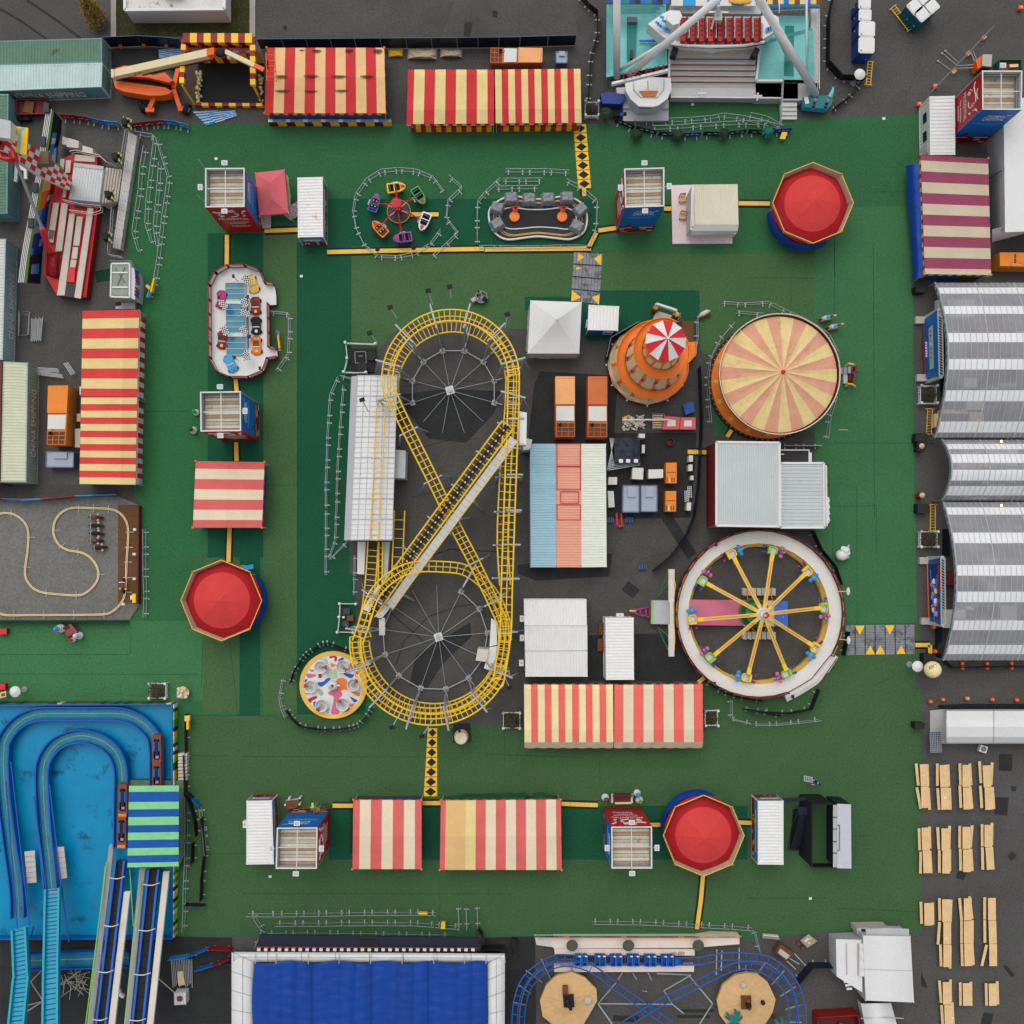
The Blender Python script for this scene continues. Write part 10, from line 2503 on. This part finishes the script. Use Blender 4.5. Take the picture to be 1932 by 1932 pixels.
for x,y,l in((1488,1245,'upper first'),(1662,1245,'upper second'),(1832,1245,'upper third'),(1490,1276,'lower first'),(1662,1276,'lower second'),(1832,1276,'lower third')):solo('orange_block','orange block '+l+' along the lower marquee edge','block',XX(G(x,y,.3),(.3,.3,.4),'lo').box(G(x,y,.53),(.12,.12,.08),'gp'),G(x,y),'orange blocks along the lower marquee')
for x,y,l in((1268,1510,'left'),(1355,1495,'second'),(1525,1488,'third'),(1698,1495,'fourth'),(1868,1498,'fifth')):solo('orange_block','orange block above the tunnel tent, '+l+' in its row','block',XX(G(x,y,.3),(.35,.3,.4),'lo' if x!=1525 else 'gp').box(G(x,y,.53),(.12,.12,.08),'gp'),G(x,y),'orange blocks above the tunnel tent')
for x,y,l in((1290,990,'below the painted board'),(1306,1160,'at the bent cable cover')):solo('orange_block','orange block '+l,'block',XX(G(x,y,.3),(.4,.35,.45),'lo').box(G(x,y,.56),(.15,.15,.08),'gp'),G(x,y))
for ox,oy,q,l in((2158,700,[(1178,1330),(1258,1332),(1255,1392),(1175,1390)],'upper black speaker box beside the red costumed figure'),(2158,700,[(1190,1395),(1242,1395),(1240,1455),(1190,1455)],'second black speaker box beside the red costumed figure'),(2158,1400,[(1190,130),(1270,135),(1268,200),(1190,198)],'black box beside the lower costumed figure'),(2158,1400,[(1232,1180),(1300,1180),(1298,1240),(1232,1240)],'black box beside the yellow paper lantern'),(2158,700,[(1175,300),(1250,300),(1248,350),(1178,348)],'black box below the plum stall corner'),(2158,1400,[(1170,1660),(1240,1662),(1240,1705),(1172,1705)],'black box left of the white tunnel tent')):tile(ox,oy);cbn(l,q,1.1,'bk','tar','speaker box','speaker_box')
tile(2158,1400)
umbrella('white umbrella beside the big yellow paper lantern',1198,1270,.55,2.4,'wh')
p=W(1295,1290,2.6)
t_=tz('exit_lantern','big round pale yellow lantern reading EXIT','lantern',V(p.x,p.y,0))
pz(t_,'globe',AA(p-ZV(.0),.83,'sc_',20,14),smooth=1)
pz(t_,'pole',TT([V(p.x,p.y,0),p-ZV(.7)],.05,'bk',6))
pz(t_,'lettering',strokes_text('EXIT','bk',p+V(-.35,.5,.62),(-.95,-.25,.1),(.2,-.8,.5),.85,.3))
t_=tz('tunnel_tent','long white tunnel tent with a grey end at the right edge','tent',G(1500,1690))
mb=MB()
prof=[(1565,1.0),(1580,2.3),(1640,3.0),(1690,3.2),(1760,2.9),(1800,2.2),(1808,.8)]
for(ya,za),(yb,zb_)in zip(prof,prof[1:]):
 a,b=W(1390,ya,za),W(1390,yb,zb_);x2=W(2300,1690,3.).x;mb.face([a,b,V(x2,b.y,b.z),V(x2,a.y,a.z)],'wc')
pz(t_,'canopy',mb,smooth=1)
e=MB()
pr=[W(1390,y,z)for y,z in prof]
base_x=G(1275,1690).x
e.face([V(base_x,G(0,1575).y,.05)]+pr+[V(base_x,G(0,1800).y,.05)],'sheet')
pz(t_,'end_wall',e)
for x in(1722,2050):pz(t_,'arch_rib',TT([W(x,y,z+.04)for y,z in prof],.05,'lg_',5))
pz(t_,'end_arch',TT([p+ZV(.03)for p in pr],.05,'lg_',5))
sp=tz('solar_panel','tilted solar panel standing on a green box','solar panel',G(1315,1790))
q_=[(1277,1725),(1350,1722),(1357,1865),(1280,1868)]
pz(sp,'panel',MB().hexa(WQ(1.2,(q_[3],q_[2],q_[1],q_[0]))+WQ(1.26,(q_[3],q_[2],q_[1],q_[0])),'solar'))
gr=MB()
for i in rg(7):gr.bar(W(*bil(q_,i/6,0),1.28),W(*bil(q_,i/6,1),1.28),.03,'lg_',h=.02)
for i in rg(11):gr.bar(W(*bil(q_,0,i/10),1.28),W(*bil(q_,1,i/10),1.28),.03,'lg_',h=.02)
pz(sp,'cell_grid',gr)
pz(sp,'stand',BB(G(1315,1795),G(1315,1795,1.2),.12,'grey'))
def vent_box(label,x,y):
 t_=cbn(label,[(x-38,y-30),(x+36,y-32),(x+36,y+28),(x-38,y+30)],1.2,'st','lg_','unit','vent_unit');pz(t_,'fan_cover',LL(W(x,y,1.21),[(.28,0),(.28,.06),(0,.07)],'ow',14));return t_
t_=tz('box_fan','square white fan unit lying below the tunnel tent','fan',G(1632,1838))
pz(t_,'casing',XX(G(1632,1838,.3),(.75,.7,.5),'ow',-.3))
pz(t_,'fan',LL(G(1632,1838,.56),[(.26,0),(.26,.03),(.06,.03),(0,.05)],['grey','mg','grey'],14))
tile(1400,0)
qz('in the front row of the swinging boat ride',[(1030,852),(1150,858),(1285,855),(1420,850),(1560,838),(1650,820),(1780,835),(1930,872),(2060,905)],8)
qz('in the middle row of the swinging boat ride',[(1160,908),(1320,902),(1480,890),(1640,880),(1800,872),(1932,875)],5)
tile(2158,0)
qz('slanting row right of the swinging boat ride',[(0,815),(120,840),(235,905)],2)
tile(1400,0)
cols5=('np_','bk','navy','db')
pfe('dark sponsor banner slanting below the boat ride ticket booth',[(905,850),(1040,905)],('bk',),.95,group='dark sponsor banners')
for i,(a,b,m)in en((((1050,905),(1195,940),'navy'),((1205,945),(1365,955),'bk'),((1370,955),(1505,950),'db'),((1518,945),(1675,950),'bk'),((1680,945),(1820,930),'navy'),((1830,930),(1990,940),'bk'))):pfe(f"dark printed sponsor banner, {ORD[i]} from the left below the boat ride",[a,b],(m,),.95,group='dark sponsor banners')
tile(2158,0)
pfe('dark blue sponsor banner at the right end below the boat ride',[(180,930),(300,920)],('db',),.95,group='dark sponsor banners')
t_=tz('yellow_a_board','small yellow tilted board at the banner row end','sign',G(255,945))
pz(t_,'panel',PP(WQ(.8,((245,920),(282,922),(265,970),(228,968))),.7,.8,'yellow'))
pz(t_,'leg',BB(G(255,945),G(255,945,.7),.06,'grey'))
tile(1400,0)
palm('potted palm at the left of the sponsor banners',1050,965,1.3,9,.6,'leaf','potted palms in the banner row')
palm('potted palm in the middle of the sponsor banners',1335,970,1.3,9,.6,'leaf','potted palms in the banner row')
palm('potted palm with a round pot between the banners',1655,960,1.4,8,.55,'leaf','potted palms in the banner row')
tile(2158,0)
palm('teal leaved palm at the right end of the sponsor banners',130,950,1.4,9,.6,'leaf_teal','potted palms in the banner row')
tile(1400,0)
palm('dark green palm beside the boat ride ticket ramp',835,835,1.8,9,.7,'leaf','potted palms in the banner row')
t_=tz('black_roll','black rolled cover with blue end beside the ticket ramp','roll',G(925,810))
pz(t_,'roll',TT([G(870,815,.3),G(985,808,.3)],.25,'bk',10))
pz(t_,'blue_band',TT([G(940,811,.32),G(965,809,.32)],.26,'blue',10))
rr=random.Random(77)
tile(0,0,2958,2958.)
for i,(x,y)in en(((624,459),(870,798),(780,2532),(2340,2595),(2552,343),(2000,302),(655,655),(1090,1350))):solo('paper_scrap',('white paper scrap on the '+('turf above the left tower','turf left of the coaster','turf below the left kiosk','turf right of the cable cover','turf below the toilets','turf below the boat ride deck','turf beside the red tower foot','dark strip beside the station')[i]),'litter',PP([G(x-4,y-3),G(x+4,y-4),G(x+5,y+3),G(x-3,y+4)],.03,.05,'wh'),G(x,y,.03))
tile(0,0)
